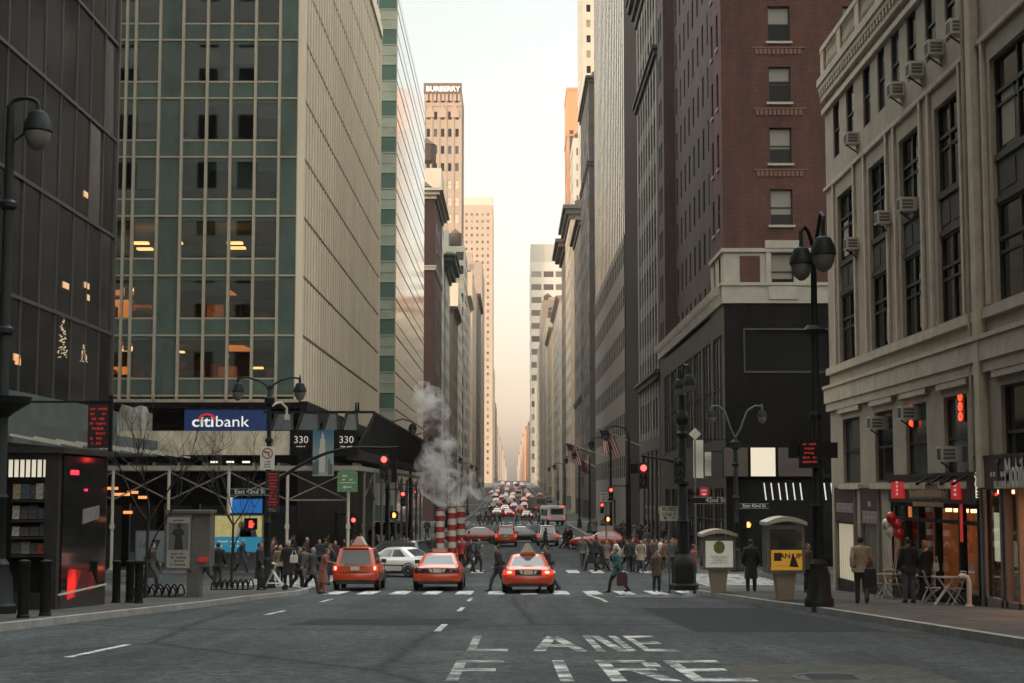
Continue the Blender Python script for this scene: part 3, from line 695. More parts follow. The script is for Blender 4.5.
def banner():
    Y = 86.0; a, b = at(312.5, 476, Y), at(334, 430, Y); w = b.x - a.x
    t = thing('skyscraper_banner', 'tall blue banner picturing a pale skyscraper between the black panels', 'banner', ((a.x + b.x) / 2, Y, a.z))
    m = mat('banner_blue_print', (.03, .12, .2), .6); nt = m.node_tree; bs = nt.nodes['Principled BSDF']
    tc = nt.nodes.new('ShaderNodeTexCoord'); sp = nt.nodes.new('ShaderNodeSeparateXYZ'); r = nt.nodes.new('ShaderNodeValToRGB'); nt.links.new(tc.outputs['Generated'], sp.inputs[0]); nt.links.new(sp.outputs[2], r.inputs[0])
    r.color_ramp.elements[0].color = (.22, .27, .25, 1); r.color_ramp.elements[1].color = (.012, .10, .17, 1); r.color_ramp.elements[0].position = .3
    nt.links.new(r.outputs[0], bs.inputs['Base Color'])
    mb = MB(); mb.box(a.x, b.x, Y - .05, Y, a.z, b.z); mb.build('sheet', m, t)
    pic = MB(); h = b.z - a.z; cx = (a.x + b.x) / 2 - .02
    def px(x0, x1, h0, h1, k): pic.box(cx + x0 * w, cx + x1 * w, Y - .054, Y - .05, a.z + h0 * h, a.z + h1 * h, k)
    px(-.17, .12, .08, .62, 0); px(.12, .24, .08, .62, 1); px(-.13, .10, .62, .80, 0); px(.10, .17, .62, .78, 1); px(-.07, .05, .80, .90, 0); px(-.04, .0, .90, .96, 0)
    for x0, x1, hh in ((-.48, -.36, .3), (-.36, -.26, .42), (-.26, -.19, .34), (.26, .36, .38), (.36, .46, .27)): px(x0, x1, .03, hh, 2)
    pic.build('tower_picture', [mat('print_pale', (.42, .40, .33), .6), mat('print_shade', (.17, .19, .18), .6), mat('print_city', (.06, .09, .09), .6)], t)
banner()
# ================================================================ glass office block beyond 43rd street
def glass_block():
    X, Y0, Y1 = -12.3, 167.5, 222; zt = at(423, 108, Y1).z
    root = thing('glass_office_block', 'pale mirror glass office block behind the beige finned tower', 'building', (X, Y0, G(Y0)))
    MIR = mat('mirror_glass', (.62, .62, .55), .035, .85, var=.12, scale=.12)
    mb = MB(); shell(mb, X - 24, X, Y0, Y1, G(Y0) - 1, zt, 'S'); mb.build('curtain_wall', MIR, root)
    fh = 3.9; z = at(388, 225, Y0).z - 0; z0 = z - fh * 12
    ln = MB(); 
    k = 0
    while z0 + k * fh < zt:
        zz = z0 + k * fh; k += 1
        if zz < 2: continue
        ln.box(X, X + .025, Y0, Y1, zz - .06, zz + .06); ln.box(X, X + .02, Y0, Y1, zz + 1.4, zz + 1.46)
    ln.build('floor_lines', mat('dark_joint', (.03, .03, .028), .6), root)
    # south end: green spandrels and paired glass
    g1 = mat('deep_green_spandrel', (.07, .12, .095), .15, var=.15, scale=.3); fr = mat('pale_frame', (.28, .27, .22), .5)
    sp = MB(); fm = MB(); k = 0; xs = [X - 24 + 2 * i for i in range(13)]; ops = []
    while z0 + k * fh < zt - 2:
        zz = z0 + k * fh; k += 1
        if zz < 0: continue
        sp.poly([(X - 24, Y0, zz), (X, Y0, zz), (X, Y0, zz + 1.75), (X - 24, Y0, zz + 1.75)])
        fm.box(X - 24, X, Y0 - .06, Y0 + .05, zz - .05, zz + .05); fm.box(X - 24, X, Y0 - .06, Y0 + .05, zz + 1.7, zz + 1.8); fm.box(X - 24, X, Y0 - .04, Y0 + .05, zz + 2.75, zz + 2.81)
        for a, b in zip(xs, xs[1:]): ops.append((a, b, zz + 1.8, zz + fh - .05))
    for x in xs: fm.box(x - .05, x + .05, Y0 - .07, Y0 + .05, 2, zt)
    fm.build('frame_grid', fr, root); sp.build('spandrel_panels', g1, root)
    gw = mat('pale_green_glass', (.36, .40, .32), .06, .35, var=.2, scale=.3)
    rest = MB()
    for a, b, c, d in ops:
        if a > X - 5:
            w = MB(); w.poly([(a, Y0, c), (b, Y0, c), (b, Y0, d), (a, Y0, d)]); w.build('window', gw, root)
        else: rest.poly([(a, Y0, c), (b, Y0, c), (b, Y0, d), (a, Y0, d)])
    o = rest.build('further_windows', gw, root); o['kind'] = 'stuff'
glass_block()
# ================================================================ further west side
CORN = [(0, .5, .25), (.5, .4, .7), (.9, .25, 1.0)]
tower('corner_building', 'maroon brick block with pale stone corner behind the glass block', -12.2, 250, 276, at(431, 199, 250).z, REDBROWN, 3.6, 1.2, corn=[(0, .6, .3), (.6, .6, .8), (1.2, .4, 1.3)], trim=PALE, belts=(at(431, 270, 250).z,), limit=30)
tower('slab_building', 'narrow pale stone slab between the maroon block and the green cornice', -12.4, 277, 290, at(440, 168, 277).z, PALE, 3.2, 1.1, south=False, limit=30)
tower('corniced_building', 'old stone block crowned by a heavy dark green cornice', -12.2, 291, 311, at(447, 272, 291).z, GREYST, 3.3, 1.5, corn=[(0, .8, .4), (.8, 1.0, 1.1), (1.8, .9, 1.9), (2.7, .4, 2.2)], trim=GREENC, limit=30)
tower('narrow_building', 'tall narrow dark building beside the rising steam', -12.2, 330, 358, at(456, 312, 330).z, BROWNST, 3.3, 1.5, corn=CORN, limit=24)
tower('pale_tower', 'pale balconied tower past the steam on the left side', -12.2, 360, 390, at(460, 283, 360).z, PALE, 3.4, 1.9, limit=24)
tower('glass_tower', 'slim grey green glass tower with flat roof on the left side', -12.2, 409, 436, at(466, 246, 409).z, mat('grey_green_glass', (.16, .18, .155), .25, var=.2, scale=.2), 2.6, 2.0, 3.6, 2.2, limit=24)
tower('stone_tower', 'grey stone tower with dark tall windows on the left side', -12.2, 438, 469, at(470, 300, 438).z, GREYST, 3.0, 1.3, corn=CORN, limit=24)
tower('setback_tower', 'buff stone tower above darker street wall on the left side', -12.2, 488, 548, at(474, 272, 488).z, TANST, 3.4, 1.4, limit=20)
tower('brown_tower', 'brown stone tower with many small dark windows on the left side', -12.2, 567, 627, at(478, 297, 567).z, BROWNST, 3.6, 1.7, limit=20, corn=CORN)
tower('windowed_tower', 'peach grey tower with scattered dark windows low beside the street gap', -12.2, 646, 706, at(482, 262, 646).z, PINKT, 4.4, 1.9, 4.4, 2.4, limit=20)
tower('peach_tower', 'flat roofed peach tower with a square dark opening near its roof', -12.2, 1000, 1060, at(478, 205, 1000).z, PEACH, 3.4, 1.3, 4.4, 1.7, limit=20, depth=19.5,
      corn=[(0, 5.2, 0)], trim=mat('pale_roof_band', (.52, .46, .38), .8))
tower('far_block', 'grey block beyond the peach towers on the left side', -12.2, 1090, 1150, at(495, 368, 1090).z, TANST, 4, 1.6, 4.4, 2, limit=6)
for y0, tp, lb, mt in ((1180, 402, 'hazy brown block far down the left side of the avenue', 'BROWNST'), (1330, 424, 'hazy peach block far down the left side of the avenue', 'PEACH'), (1550, 434, 'hazy tan block stepping down the far left skyline', 'TANST'), (1850, 441, 'hazy pinkish block on the far left skyline', 'PINKT'), (2250, 450, 'faint peach block low on the far left skyline', 'PEACH'), (2800, 459, 'very faint block near the left end of the avenue', 'PINKT'), (3500, 467, 'faintest last block at the left end of the avenue', 'PEACH')):
    tower('far_block', lb, -12.2, y0, y0 + 110, at(503, tp, y0).z, globals()[mt], 6, 2.4, 5, 2.4, limit=4, group='hazy blocks closing the avenue', depth=40)
# lettered skyscraper
def lettered():
    Y0 = 560; a, b = at(424.5, 110, Y0), at(461, 110, Y0); w = b.x - a.x; zt = at(442, 84, Y0).z
    root = tower('lettered_skyscraper', 'pinkish skyscraper with white lettering along its roof edge', b.x, Y0, Y0 + 26, zt - 2, PINKT, 2.55, 1.2, 6.2, 2.9, depth=w, limit=60, piers=(.5, .3, PINKT), base=60.2,
                 corn=[(-6, 1.0, .25), (0, 2, -.4)], pick=lambda c: mat('pale_blind_window', (.50, .41, .32), .4) if rnd.random() < .85 else GLASSM)  # pale blinds fill most windows
    c = at(443, 89.6, Y0)
    text('lettering', 'BURBERRY', 2.55, mat('white_roof_letters', (.8, .78, .72), .5, emit=(1, .95, .85), es=.2), root, (c.x, Y0 - .75, c.z), ext=.15, bold=.05)
    bb = MB(); bb.box(a.x - .3, b.x + .3, Y0 - .6, Y0 - .42, c.z - 1.7, zt + .2); bb.build('sign_band', mat('brown_sign_band', (.12, .075, .058), .7), root)
    g = MB()                                                     # gable ornament and pinnacles
    for px in (430, 442.5, 455):
        p = at(px, 112, Y0); g.prism([(p.x - 1.5, Y0 - .5, p.z - 2), (p.x + 1.5, Y0 - .5, p.z - 2), (p.x + 1.5, Y0 - .5, p.z), (p.x, Y0 - .5, p.z + 3), (p.x - 1.5, Y0 - .5, p.z)], (0, .6, 0))
    for k in range(9): p = at(427 + k * 4, 97, Y0); g.box(p.x - .5, p.x + .5, Y0 - .5, Y0 + .1, p.z - 1.5, p.z + 2)
    g.build('gable_ornament', mat('pale_terracotta', (.36, .26, .2), .8), root)
lettered()
# ================================================================ east side: red brick corner building
def brickb():
    X, Y0, Y1 = 12.2, 91.5, 131.5; zt = 62
    root = thing('brick_corner_building', 'dark red brick building with pale stone band and black stone base', 'building', (X, Y0, G(Y0)))
    zB = at(725, 303, Y0).z; zC = at(725, 250, Y0).z; zL0 = at(770, 291, Y0).z; W = 34; fh = 3.66
    mb = MB(); shell(mb, X, X + W, Y0, Y1, G(Y0) - 1, zt, 'SW', 0)
    rows = [(at(781, 290, Y0).z, at(781, 253, Y0).z)]; z = at(781, 225, Y0).z
    while z < zt - 3: rows.append((z, z + 2.1)); z += 3.62
    cols = [(2.75 + 4.4 * k, 4.05 + 4.4 * k) for k in range(7)]
    s = [(X, Y0), (1, 0), (0, -1)]
    o1 = facade(mb, s[0], s[1], s[2], zC, zt, W, cols, rows[1:], .28, 0)
    o0 = facade(mb, s[0], s[1], s[2], zB, zC, W, cols, rows[:1], .28, 1)
    wins = open_pts(o0 + o1, *s, .28)
    # corner wing, then the main wall of the avenue side set back a little, in browner brick
    wing = 6.0; rec = .9
    wv = [(X, Y0), (0, 1), (-1, 0)]
    o2 = facade(mb, *wv, zC, zt, wing, [(1.3, 2.1), (3.7, 4.5)], rows[1:], .12, 0); wins += open_pts(o2, *wv, .12)
    o3 = facade(mb, *wv, zB, zC, wing, [(1.3, 2.1), (3.7, 4.5)], rows[:1], .12, 1); wins += open_pts(o3, *wv, .12)
    wr = [(X + rec, Y0 + wing), (0, 1), (-1, 0)]; L = Y1 - Y0 - wing - 5
    c2 = bays(L, 2.9, .95); o4 = facade(mb, *wr, zB, zt, L, c2, rows, .10, 2); wins += open_pts(o4, *wr, .10)
    mb.poly([(X, Y0 + wing, zB), (X + rec, Y0 + wing, zB), (X + rec, Y0 + wing, zt), (X, Y0 + wing, zt)], 0)
    we = [(X, Y1 - 5), (0, 1), (-1, 0)]; o5 = facade(mb, *we, zB, zt, 5, [(1.6, 2.6), (3.2, 4.2)], rows, .1, 2); wins += open_pts(o5, *we, .1)
    mb.poly([(X, Y1 - 5, zt), (X, Y1 - 5, zB), (X + rec, Y1 - 5, zB), (X + rec, Y1 - 5, zt)], 2)
    mb.box(X, X + rec, Y0 + wing, Y1 - 5, zB - .3, zB, 1)
    mb.build('wall', [BRICK, LIME, BRICKD], root)
    # stone band: pilaster strips, sill course and brick panel
    t = MB()
    t.box(X - .12, X + W, Y0 - .14, Y0 + .3, zB - .02, zB + 1.05); t.box(X - .14, X + .3, Y0 + .3, Y1, zB - .02, zB + 1.05); t.box(X - .2, X + W, Y0 - .22, Y0 + .2, zB + 1.0, zB + 1.18); t.box(X - .22, X + .2, Y0 + .2, Y1, zB + 1.0, zB + 1.18)
    t.box(X - .1, X + W, Y0 - .12, Y0 + .2, zC - .12, zC + .1); t.box(X - .12, X + .2, Y0 + .2, Y0 + wing, zC - .12, zC + .1)
    for a, b in cols: 
        t.box(X + a - .35, X + b + .35, Y0 - .16, Y0 + .2, zC + .1, zC + .55); t.box(X + a - .2, X + b + .2, Y0 - .2, Y0 + .1, zB + .2, zB + .95)
        t.box(X + a - .3, X + a, Y0 - .08, Y0, zB + 1.2, zC); t.box(X + b, X + b + .3, Y0 - .08, Y0, zB + 1.2, zC)
    for r_ in rows[1:]:
        for a, b in cols: si = MB(); si.box(X + a - .12, X + b + .12, Y0 - .1, Y0 + .1, r_[0] - .14, r_[0] - .002); si.build('window_sill', LIME, root)
        for a, b in ((1.3, 2.1), (3.7, 4.5)): si = MB(); si.box(X - .08, X + .1, Y0 + a - .1, Y0 + b + .1, r_[0] - .14, r_[0] - .002); si.build('window_sill', LIME, root)
    y = Y0 + .4
    while y < Y1 - .4: t.box(X - .5, X - .14, y - .09, y + .09, zB + .5, zB + .95); y += .95
    t.build('stone_band', LIME, root)
    bd = MB()
    for a, b in cols:
        for r_ in rows[1:]:
            z = r_[1] + .75
            for k in range(11): bd.box(X + a - .75 + k * .25, X + a - .58 + k * .25, Y0 - .05, Y0, z, z + .32)
            bd.box(X + a - .9, X + b + .9, Y0 - .04, Y0, z + .36, z + .44)
    bd.build('brick_ornament', mat('pale_brick_ornament', (.16, .085, .065), .85), root)
    for k in range(7): pn = MB(); pn.box(X + 1.0 + k * 4.4 - .05, X + 2.15 + k * 4.4 - .05, Y0 - .05, Y0, at(740, 287, Y0).z, at(740, 256, Y0).z); pn.build('brick_panel', BRICK, root)
    put_windows(root, wins, 'sash', 95, lambda c: GLASSB if (c.y < Y0 + 1) else (GLASSX if rnd.random() < .85 else GLASSM))
    # black base with big glazing
    b = MB(); g0 = G(Y0) - .5
    zz = at(790, 371, Y0).z, at(790, 330, Y0).z; xa, xb = at(745, 350, Y0).x - X, at(829, 350, Y0).x - X
    facade(b, *s, g0, zB - .02, W, [(xa, xb), (xb + .5, xb + 5)], [(zz[0], zz[1])], .3, 0)
    cw = [(1.0 + 5.2 * k, 1.0 + 5.2 * k + 4.3) for k in range(7)]
    ob = facade(b, *wv, g0, zB - .02, Y1 - Y0, cw, [(G(Y0) + .8, G(Y0) + 4.6), (G(Y0) + 7.4, zB - 1.7)], .12, 1)
    b.build('base_wall', [BLKST, GREYPAN], root)
    for c, n, w, h in open_pts(ob, *wv, .12):
        f, p = win_mesh(w, h, 'triple', GLASSM if c.z > G(Y0) + 6 else GLASSD); o = obj('base_window', f, root, c - Vector(root.location), -math.pi / 2); obj('pane', p, o)
    for xx0, xx1 in ((xa, xb), (xb + .5, xb + 5)):
        w = MB(); w.box(X + xx0 - .08, X + xx1 + .08, Y0 - .05, Y0 + .1, zz[0] - .1, zz[0]); w.box(X + xx0 - .08, X + xx1 + .08, Y0 - .05, Y0 + .1, zz[1], zz[1] + .1); w.box(X + xx0 - .08, X + xx0, Y0 - .05, Y0 + .1, zz[0], zz[1]); w.box(X + xx1, X + xx1 + .08, Y0 - .05, Y0 + .1, zz[0], zz[1])
        f = w.build('window_frame', GREYPAN, root); p = MB(); p.poly([(X + xx0, Y0 + .2, zz[0]), (X + xx1, Y0 + .2, zz[0]), (X + xx1, Y0 + .2, zz[1]), (X + xx0, Y0 + .2, zz[1])])
        po = p.build('pane', GLASSD, root)
    # restaurant front on the cross street
    rf = MB(); za, zb_ = at(760, 540, Y0).z, at(760, 480, Y0).z
    rf.box(X + .3, X + W, Y0 - .5, Y0 - .02, zb_ + .1, zb_ + .35); rf.build('canopy', BLACK, root)
    gl = MB(); gl.box(X + 1, X + W, Y0 - .06, Y0 - .03, G(Y0) + .6, zb_); gl.build('shop_glazing', GLASSD, root)
    li = MB()
    for px in (764, 771, 778.5, 785.5, 793, 800, 818, 824, 831): p = at(px, 483, Y0 - .5); q = at(px + 2.2, 500, Y0 - .5); li.bar(p, q, .06)
    li.build('light_rod', mat('pale_light_rod', (.7, .7, .65), .4, emit=(1, .95, .85), es=.2), root)
    for px, py in ((752, 545), (770, 552), (795, 558)):
        pass
    return root
brickb()
def signboard(px0, px1, m, lb, name='signboard'):
    Y = 90.9; a, b = at(px0, 477, Y), at(px1, 447, Y); t = thing(name, lb, 'signboard', ((a.x + b.x) / 2, Y, a.z), 0, 'signboards over the black base')
    mb = MB(); mb.box(a.x + .04, b.x - .04, Y - .12, Y, a.z + .04, b.z - .04); mb.build('panel', m, t)
    f = MB(); f.box(a.x, b.x, Y - .1, Y + .1, a.z, a.z + .04); f.box(a.x, b.x, Y - .1, Y + .1, b.z - .04, b.z); f.box(a.x, a.x + .04, Y - .1, Y + .1, a.z + .04, b.z - .04); f.box(b.x - .04, b.x, Y - .1, Y + .1, a.z + .04, b.z - .04)
    f.box(a.x + .1, a.x + .2, Y + .1, Y + .6, a.z + .1, b.z - .1); f.box(b.x - .2, b.x - .1, Y + .1, Y + .6, a.z + .1, b.z - .1); f.build('frame', BLACK, t)
signboard(750, 775.5, mat('lit_cream_panel', (.75, .70, .58), .5, emit=(1, .86, .62), es=.16), 'glowing blank cream signboard on the black base of the brick building')
BRPAN = mat('dull_brown_panel', (.075, .055, .048), .6, var=.2, scale=1)
signboard(723, 748, BRPAN, 'dull brown signboard panel left of the glowing cream signboard')
signboard(777.5, 812, BRPAN, 'dull brown signboard panel right of the glowing cream signboard')
# second: ornate dark building, then striped tower
def ornate():
    z = lambda px, py, Y: at(px, py, Y).z
    r = tower('ornate_stone_building', 'dark ornate stone building with heavy cornice beside the brick building', 12.2, 132, 153.5, z(640, 34, 155) , DKSTONE, 2.7, 1.5, 4.0, 2.6, corn=[(0, .9, .2), (.9, .8, .5), (1.7, .8, .85), (2.5, .4, 1.0)], belts=(z(640, 118, 155), z(640, 395, 155)), belt_p=.45, piers=(.45, .03, mat('pale_pilaster', (.30, .28, .24), .8, var=.15, scale=1)), limit=70, basemat=DKSTONE, base=9)
ornate()
def striped():
    X, Y0, Y1 = 12.2, 171, 232; zt = 84
    root = thing('striped_tower', 'tall tower striped with pale vertical piers and dark glass', 'building', (X, Y0, G(Y0)))
    mb = MB(); shell(mb, X, X + 30, Y0, Y1, G(Y0) - 1, zt, 'W')
    mb.build('wall', mat('brown_side_wall', (.042, .033, .029), .7, var=.15, scale=.3), root)
    zl = 32; pr = MB(); y = Y0
    PI = mat('pale_pier', (.78, .71, .58), .22, .75, var=.1, scale=.2)
    while y < Y1: pr.box(X - .075, X, y, y + .8, zl, zt); pr.box(X - .08, X - .045, y + .8, y + 2.0, zl, zt, 1); y += 3.05
    pr.build('piers', [PI, DKBROWN], root)
    gl = MB(); sp = MB()
    GR = mat('reflective_stripe_glass', (.26, .27, .27), .04, .85, var=.3, scale=.15)
    k = 0
    gl.poly([(X - .05, Y1, zl), (X - .05, Y0, zl), (X - .05, Y0, zt), (X - .05, Y1, zt)])
    gl.build('glass_stripes', GR, root)
    z = zl
    while z < zt: sp.box(X - .065, X - .05, Y0, Y1, z, z + .16); z += 3.6
    sp.build('spandrel_panels', mat('bronze_spandrel', (.075, .062, .05), .35, .4), root)
    lw = MB(); rows = floors(G(Y0) + 5, zl - .3, 4.6, 2.3, 1.2); o = facade(lw, (X - .1, Y0), (0, 1), (-1, 0), G(Y0) - 1, zl, Y1 - Y0, bays(Y1 - Y0, 3.2, 1.9), rows, .07)
    lw.build('lower_wall', mat('grey_brown_stone', (.15, .128, .105), .8, var=.15, scale=.4), root)
    put_windows(root, open_pts(o, (X - .1, Y0), (0, 1), (-1, 0), .07), 'far', 80, lambda c: GLASSX)
striped()
tower('brown_slab', 'grey brown stone building with a cornice beyond the striped tower', 12.2, 250, 280, at(594, 82, 250).z, DKSTONE, 3.0, 1.3, limit=40, corn=[(0, .6, .2), (.6, .4, .5)], belts=(at(594, 165, 250).z,))
tower('dark_block', 'dark brown street wall with cornice where the flags hang', 12.2, 281, 311, at(582, 225, 281).z, BROWNST, 3.2, 1.4, limit=40, corn=[(0, .8, .3), (.8, .6, .9)], belts=(at(582, 400, 281).z,))
tower('corniced_building', 'old brown block with green tinged overhanging cornice on the right side', 12.2, 330, 362, at(571, 219, 330).z, TANST, 3.4, 1.5, limit=30, corn=[(0, 1, .4), (1, 1, 1.0), (2, .8, 1.6)], trim=GREENC)
tower('corniced_building', 'lower old stone block with dark cornice next along the right side', 12.2, 364, 390, at(563, 252, 364).z, BROWNST, 3.4, 1.5, limit=30, corn=[(0, 1, .6), (1, 1, 1.6), (2, .8, 2.3)], trim=DKSTONE)
tower('pale_tower', 'very tall pale beige tower rising out of the top of the picture', at(583, 50, 420).x, 420, 455, at(590, -60, 420).z, PALE, 2.6, 1.1, 4.2, 2.0, limit=40, depth=16)
tower('stone_block', 'grey street wall block under the orange tower', 12.2, 409, 469, at(556, 300, 409).z, GREYST, 3.4, 1.6, limit=20, corn=CORN)
tower('white_tower', 'pale grey glass fronted tower in front of the orange tower', at(573, 150, 540).x, 540, 570, at(580, 138, 540).z, mat('pale_grey_cladding', (.42, .39, .33), .6, var=.1, scale=.2), 3.2, 2.1, 5.5, 2.6, limit=40, depth=14)
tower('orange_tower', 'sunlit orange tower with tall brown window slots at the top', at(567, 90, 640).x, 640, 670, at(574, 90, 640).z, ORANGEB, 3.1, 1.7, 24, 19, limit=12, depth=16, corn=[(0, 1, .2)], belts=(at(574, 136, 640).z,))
tower('stone_block', 'brown street wall block past the corniced blocks on the right side', 12.2, 488, 548, at(552, 330, 488).z, TANST, 3.4, 1.6, limit=20, corn=CORN)
tower('stone_block', 'pale street wall block with stepped top on the right side', 12.2, 567, 627, at(546, 318, 567).z, PALE, 3.4, 1.6, limit=20)
tower('stone_block', 'pinkish mid height block below the balconied tower', 12.2, 646, 706, at(542, 300, 646).z, PINKT, 3.8, 1.8, limit=20)
tower('stone_block', 'grey block with small windows below the balconied tower', 12.2, 725, 785, at(540, 345, 725).z, GREYST, 3.8, 1.8, limit=14)
tower('stone_block', 'tan low block below the balconied tower', 12.2, 804, 864, at(537, 382, 804).z, TANST, 3.8, 1.8, limit=14)
tower('balconied_tower', 'pale tower with white balcony bands rising over the right side blocks', 12.2, 1050, 1090, at(546, 262, 1050).z, mat('white_cladding', (.55, .52, .45), .7, var=.06, scale=.1), 8, 6.6, 8.6, 3.9, limit=40, depth=24, corn=[(0, 12, -.2)], trim=mat('blank_roof_storey', (.40, .39, .34), .7))
tower('far_block', 'peach block at the foot of the balconied tower', 12.2, 1110, 1170, at(529, 420, 1110).z, PEACH, 5, 2, 4.5, 2, limit=5)
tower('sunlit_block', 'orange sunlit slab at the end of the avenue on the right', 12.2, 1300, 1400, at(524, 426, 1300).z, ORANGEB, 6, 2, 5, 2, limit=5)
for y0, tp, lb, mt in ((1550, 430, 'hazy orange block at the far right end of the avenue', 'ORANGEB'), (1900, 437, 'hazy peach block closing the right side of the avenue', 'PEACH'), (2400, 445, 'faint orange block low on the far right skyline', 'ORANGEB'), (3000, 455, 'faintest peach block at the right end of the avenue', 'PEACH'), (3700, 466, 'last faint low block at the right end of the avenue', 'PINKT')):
    tower('far_block', lb, 12.2, y0, y0 + 110, at(520, tp, y0).z, globals()[mt], 6, 2.4, 5, 2.4, limit=4, group='hazy blocks closing the avenue', depth=40)
# ================================================================ dark glass building, south-west corner
def darkglass():
    X, Y0, Y1 = -15.3, -150.0, 60.8; zt = 112
    root = thing('dark_glass_building', 'dark glass office building filling the left edge of the street', 'building', (X, Y1, G(Y1)))
    zc = at(100, 440, Y1).z
    mb = MB(); mb.box(-125, X - .3, Y0, Y1 - .3, zc, zt); mb.box(-125, X - 2.2, Y0, Y1 - 1.5, G(0) - 1, zc, 0)
    mb.build('core', [mat('dark_glass_core', (.012, .012, .012), .5)], root)
    DG = mat('dark_curtain_glass', (.012, .0115, .011), .05, .0, var=.5, scale=.3, bump=.05, spec=.6, stretch=(1, 1, .4))
    DG2 = mat('grey_curtain_glass', (.022, .021, .020), .08, .0, var=.4, scale=.3, bump=.05, spec=.8, stretch=(1, 1, .4))
    zl = [atx(118, y, X).z for y in (240,)][0]; fh = 3.75
    lines = [zl + fh * k for k in range(-3, 26)]; lines = [z for z in lines if z > zc + .3]
    ys = [Y1 - 1.9 * k for k in range(0, 22)]
    rest = MB(); tilt = random.Random(3)
    for j, (za, zb) in enumerate(zip([zc] + lines, lines + [zt])):
        for i, (ya, yb) in enumerate(zip(ys[1:], ys)):
            d = tilt.uniform(-.02, .02); d2 = tilt.uniform(-.02, .02)
            q = [(X + d, ya, za), (X + d2, yb, za), (X - d, yb, zb), (X - d2, ya, zb)]
            if za < at(20, 0, 50).z and ya > 44: w = MB(); w.poly(q); w.build('window', DG2 if tilt.random() < .3 else DG, root)
            else: rest.poly(q, 1 if tilt.random() < .3 else 0)
        rest.poly([(X, Y0, za), (X, ys[-1], za), (X, ys[-1], zb), (X, Y0, zb)])
    o = rest.build('further_windows', [DG, DG2], root); o['kind'] = 'stuff'
    nw = MB(); ops = facade(nw, (-125, Y1), (1, 0), (0, 1), zc, zt, X + 125, bays(X + 125, 3.1, 1.5), floors(zc + 2, zt - 1, 3.7, 2.1, .9), .25); nw.build('north_wall', mat('pale_side_stone', (.26, .25, .225), .8, var=.15, scale=.4), root)
    gp = MB()
    for a, b, c, d in ops: gp.poly([(-125 + b, Y1 - .25, c), (-125 + a, Y1 - .25, c), (-125 + a, Y1 - .25, d), (-125 + b, Y1 - .25, d)])
    o = gp.build('side_windows', GLASSD, root); o['kind'] = 'stuff'
    mu = MB(); MUL = mat('dark_mullion', (.09, .083, .072), .35, .4)
    for z in lines: mu.box(X - .02, X + .07, Y0, Y1 + .05, z - .06, z + .06)
    for y in ys: mu.box(X - .02, X + .045, y - .035, y + .035, zc, zt)
    mu.box(X - .2, X + .1, Y1 - .1, Y1 + .1, zc, zt)
    mu.build('mullions', MUL, root)
    # lit desks and the fairy lights seen through the glass
    lm = MB()
    for px, py, w in ((86, 195, .5), (66, 286, .7), (87, 286, .6), (88, 298, .4), (17, 358, .6), (18, 362, .5), (27, 425, .5)):
        p = atx(px, py, X + .02); lm = MB(); lm.box(X + .0, X + .03, p.y - w / 2, p.y + w / 2, p.z - .09, p.z + .12); lm.build('ceiling_lamp', WARMSOFT, root)
    fl = MB()
    for px, y0, y1, w in ((63, 313, 358, 7), (84, 345, 362, 5)):
        for k in range(70):
            u = tilt.random(); p = atx(px + (tilt.random() - .5) * w * (.4 + u), y0 + (y1 - y0) * u, X + .02); fl.box(X, X + .025, p.y - .02, p.y + .02, p.z - .02, p.z + .02)
    fl.build('fairy_lights', mat('fairy_light', (.6, .45, .3), .5, emit=(1, .75, .5), es=.13), root)
    # green grey canopy band and its rods
    cb = MB(); za, zb = atx(100, 452, X + 2).z, atx(100, 425, X + 2).z
    cb.box(X - .5, X + 2.3, Y0, Y1 - 2, za, zb - .3); cb.box(X - .3, X + .25, Y0, Y1 + .2, zb - .3, zb + .9)
    cb.build('canopy', mat('grey_green_fascia', (.07, .08, .072), .5, var=.2, scale=.6), root)
    rd = MB()
    for k in range(9): y = Y1 - 2.5 - k * 2.1; rd = MB(); rd.bar((X + 2.3, y, za + .2), (X + 3.6, y, za - .05), .12, .06); rd.build('canopy_rod', CREAM, root)
    sh = MB(); 
    for k in range(7): y = Y1 - 2.2 - k * 4; sh.box(X - 2.2, X - 2.15, y - 3.2, y, G(y) + .3, za - .5)
    sh.build('shop_glazing', GLASSD, root)
    return root
darkglass()
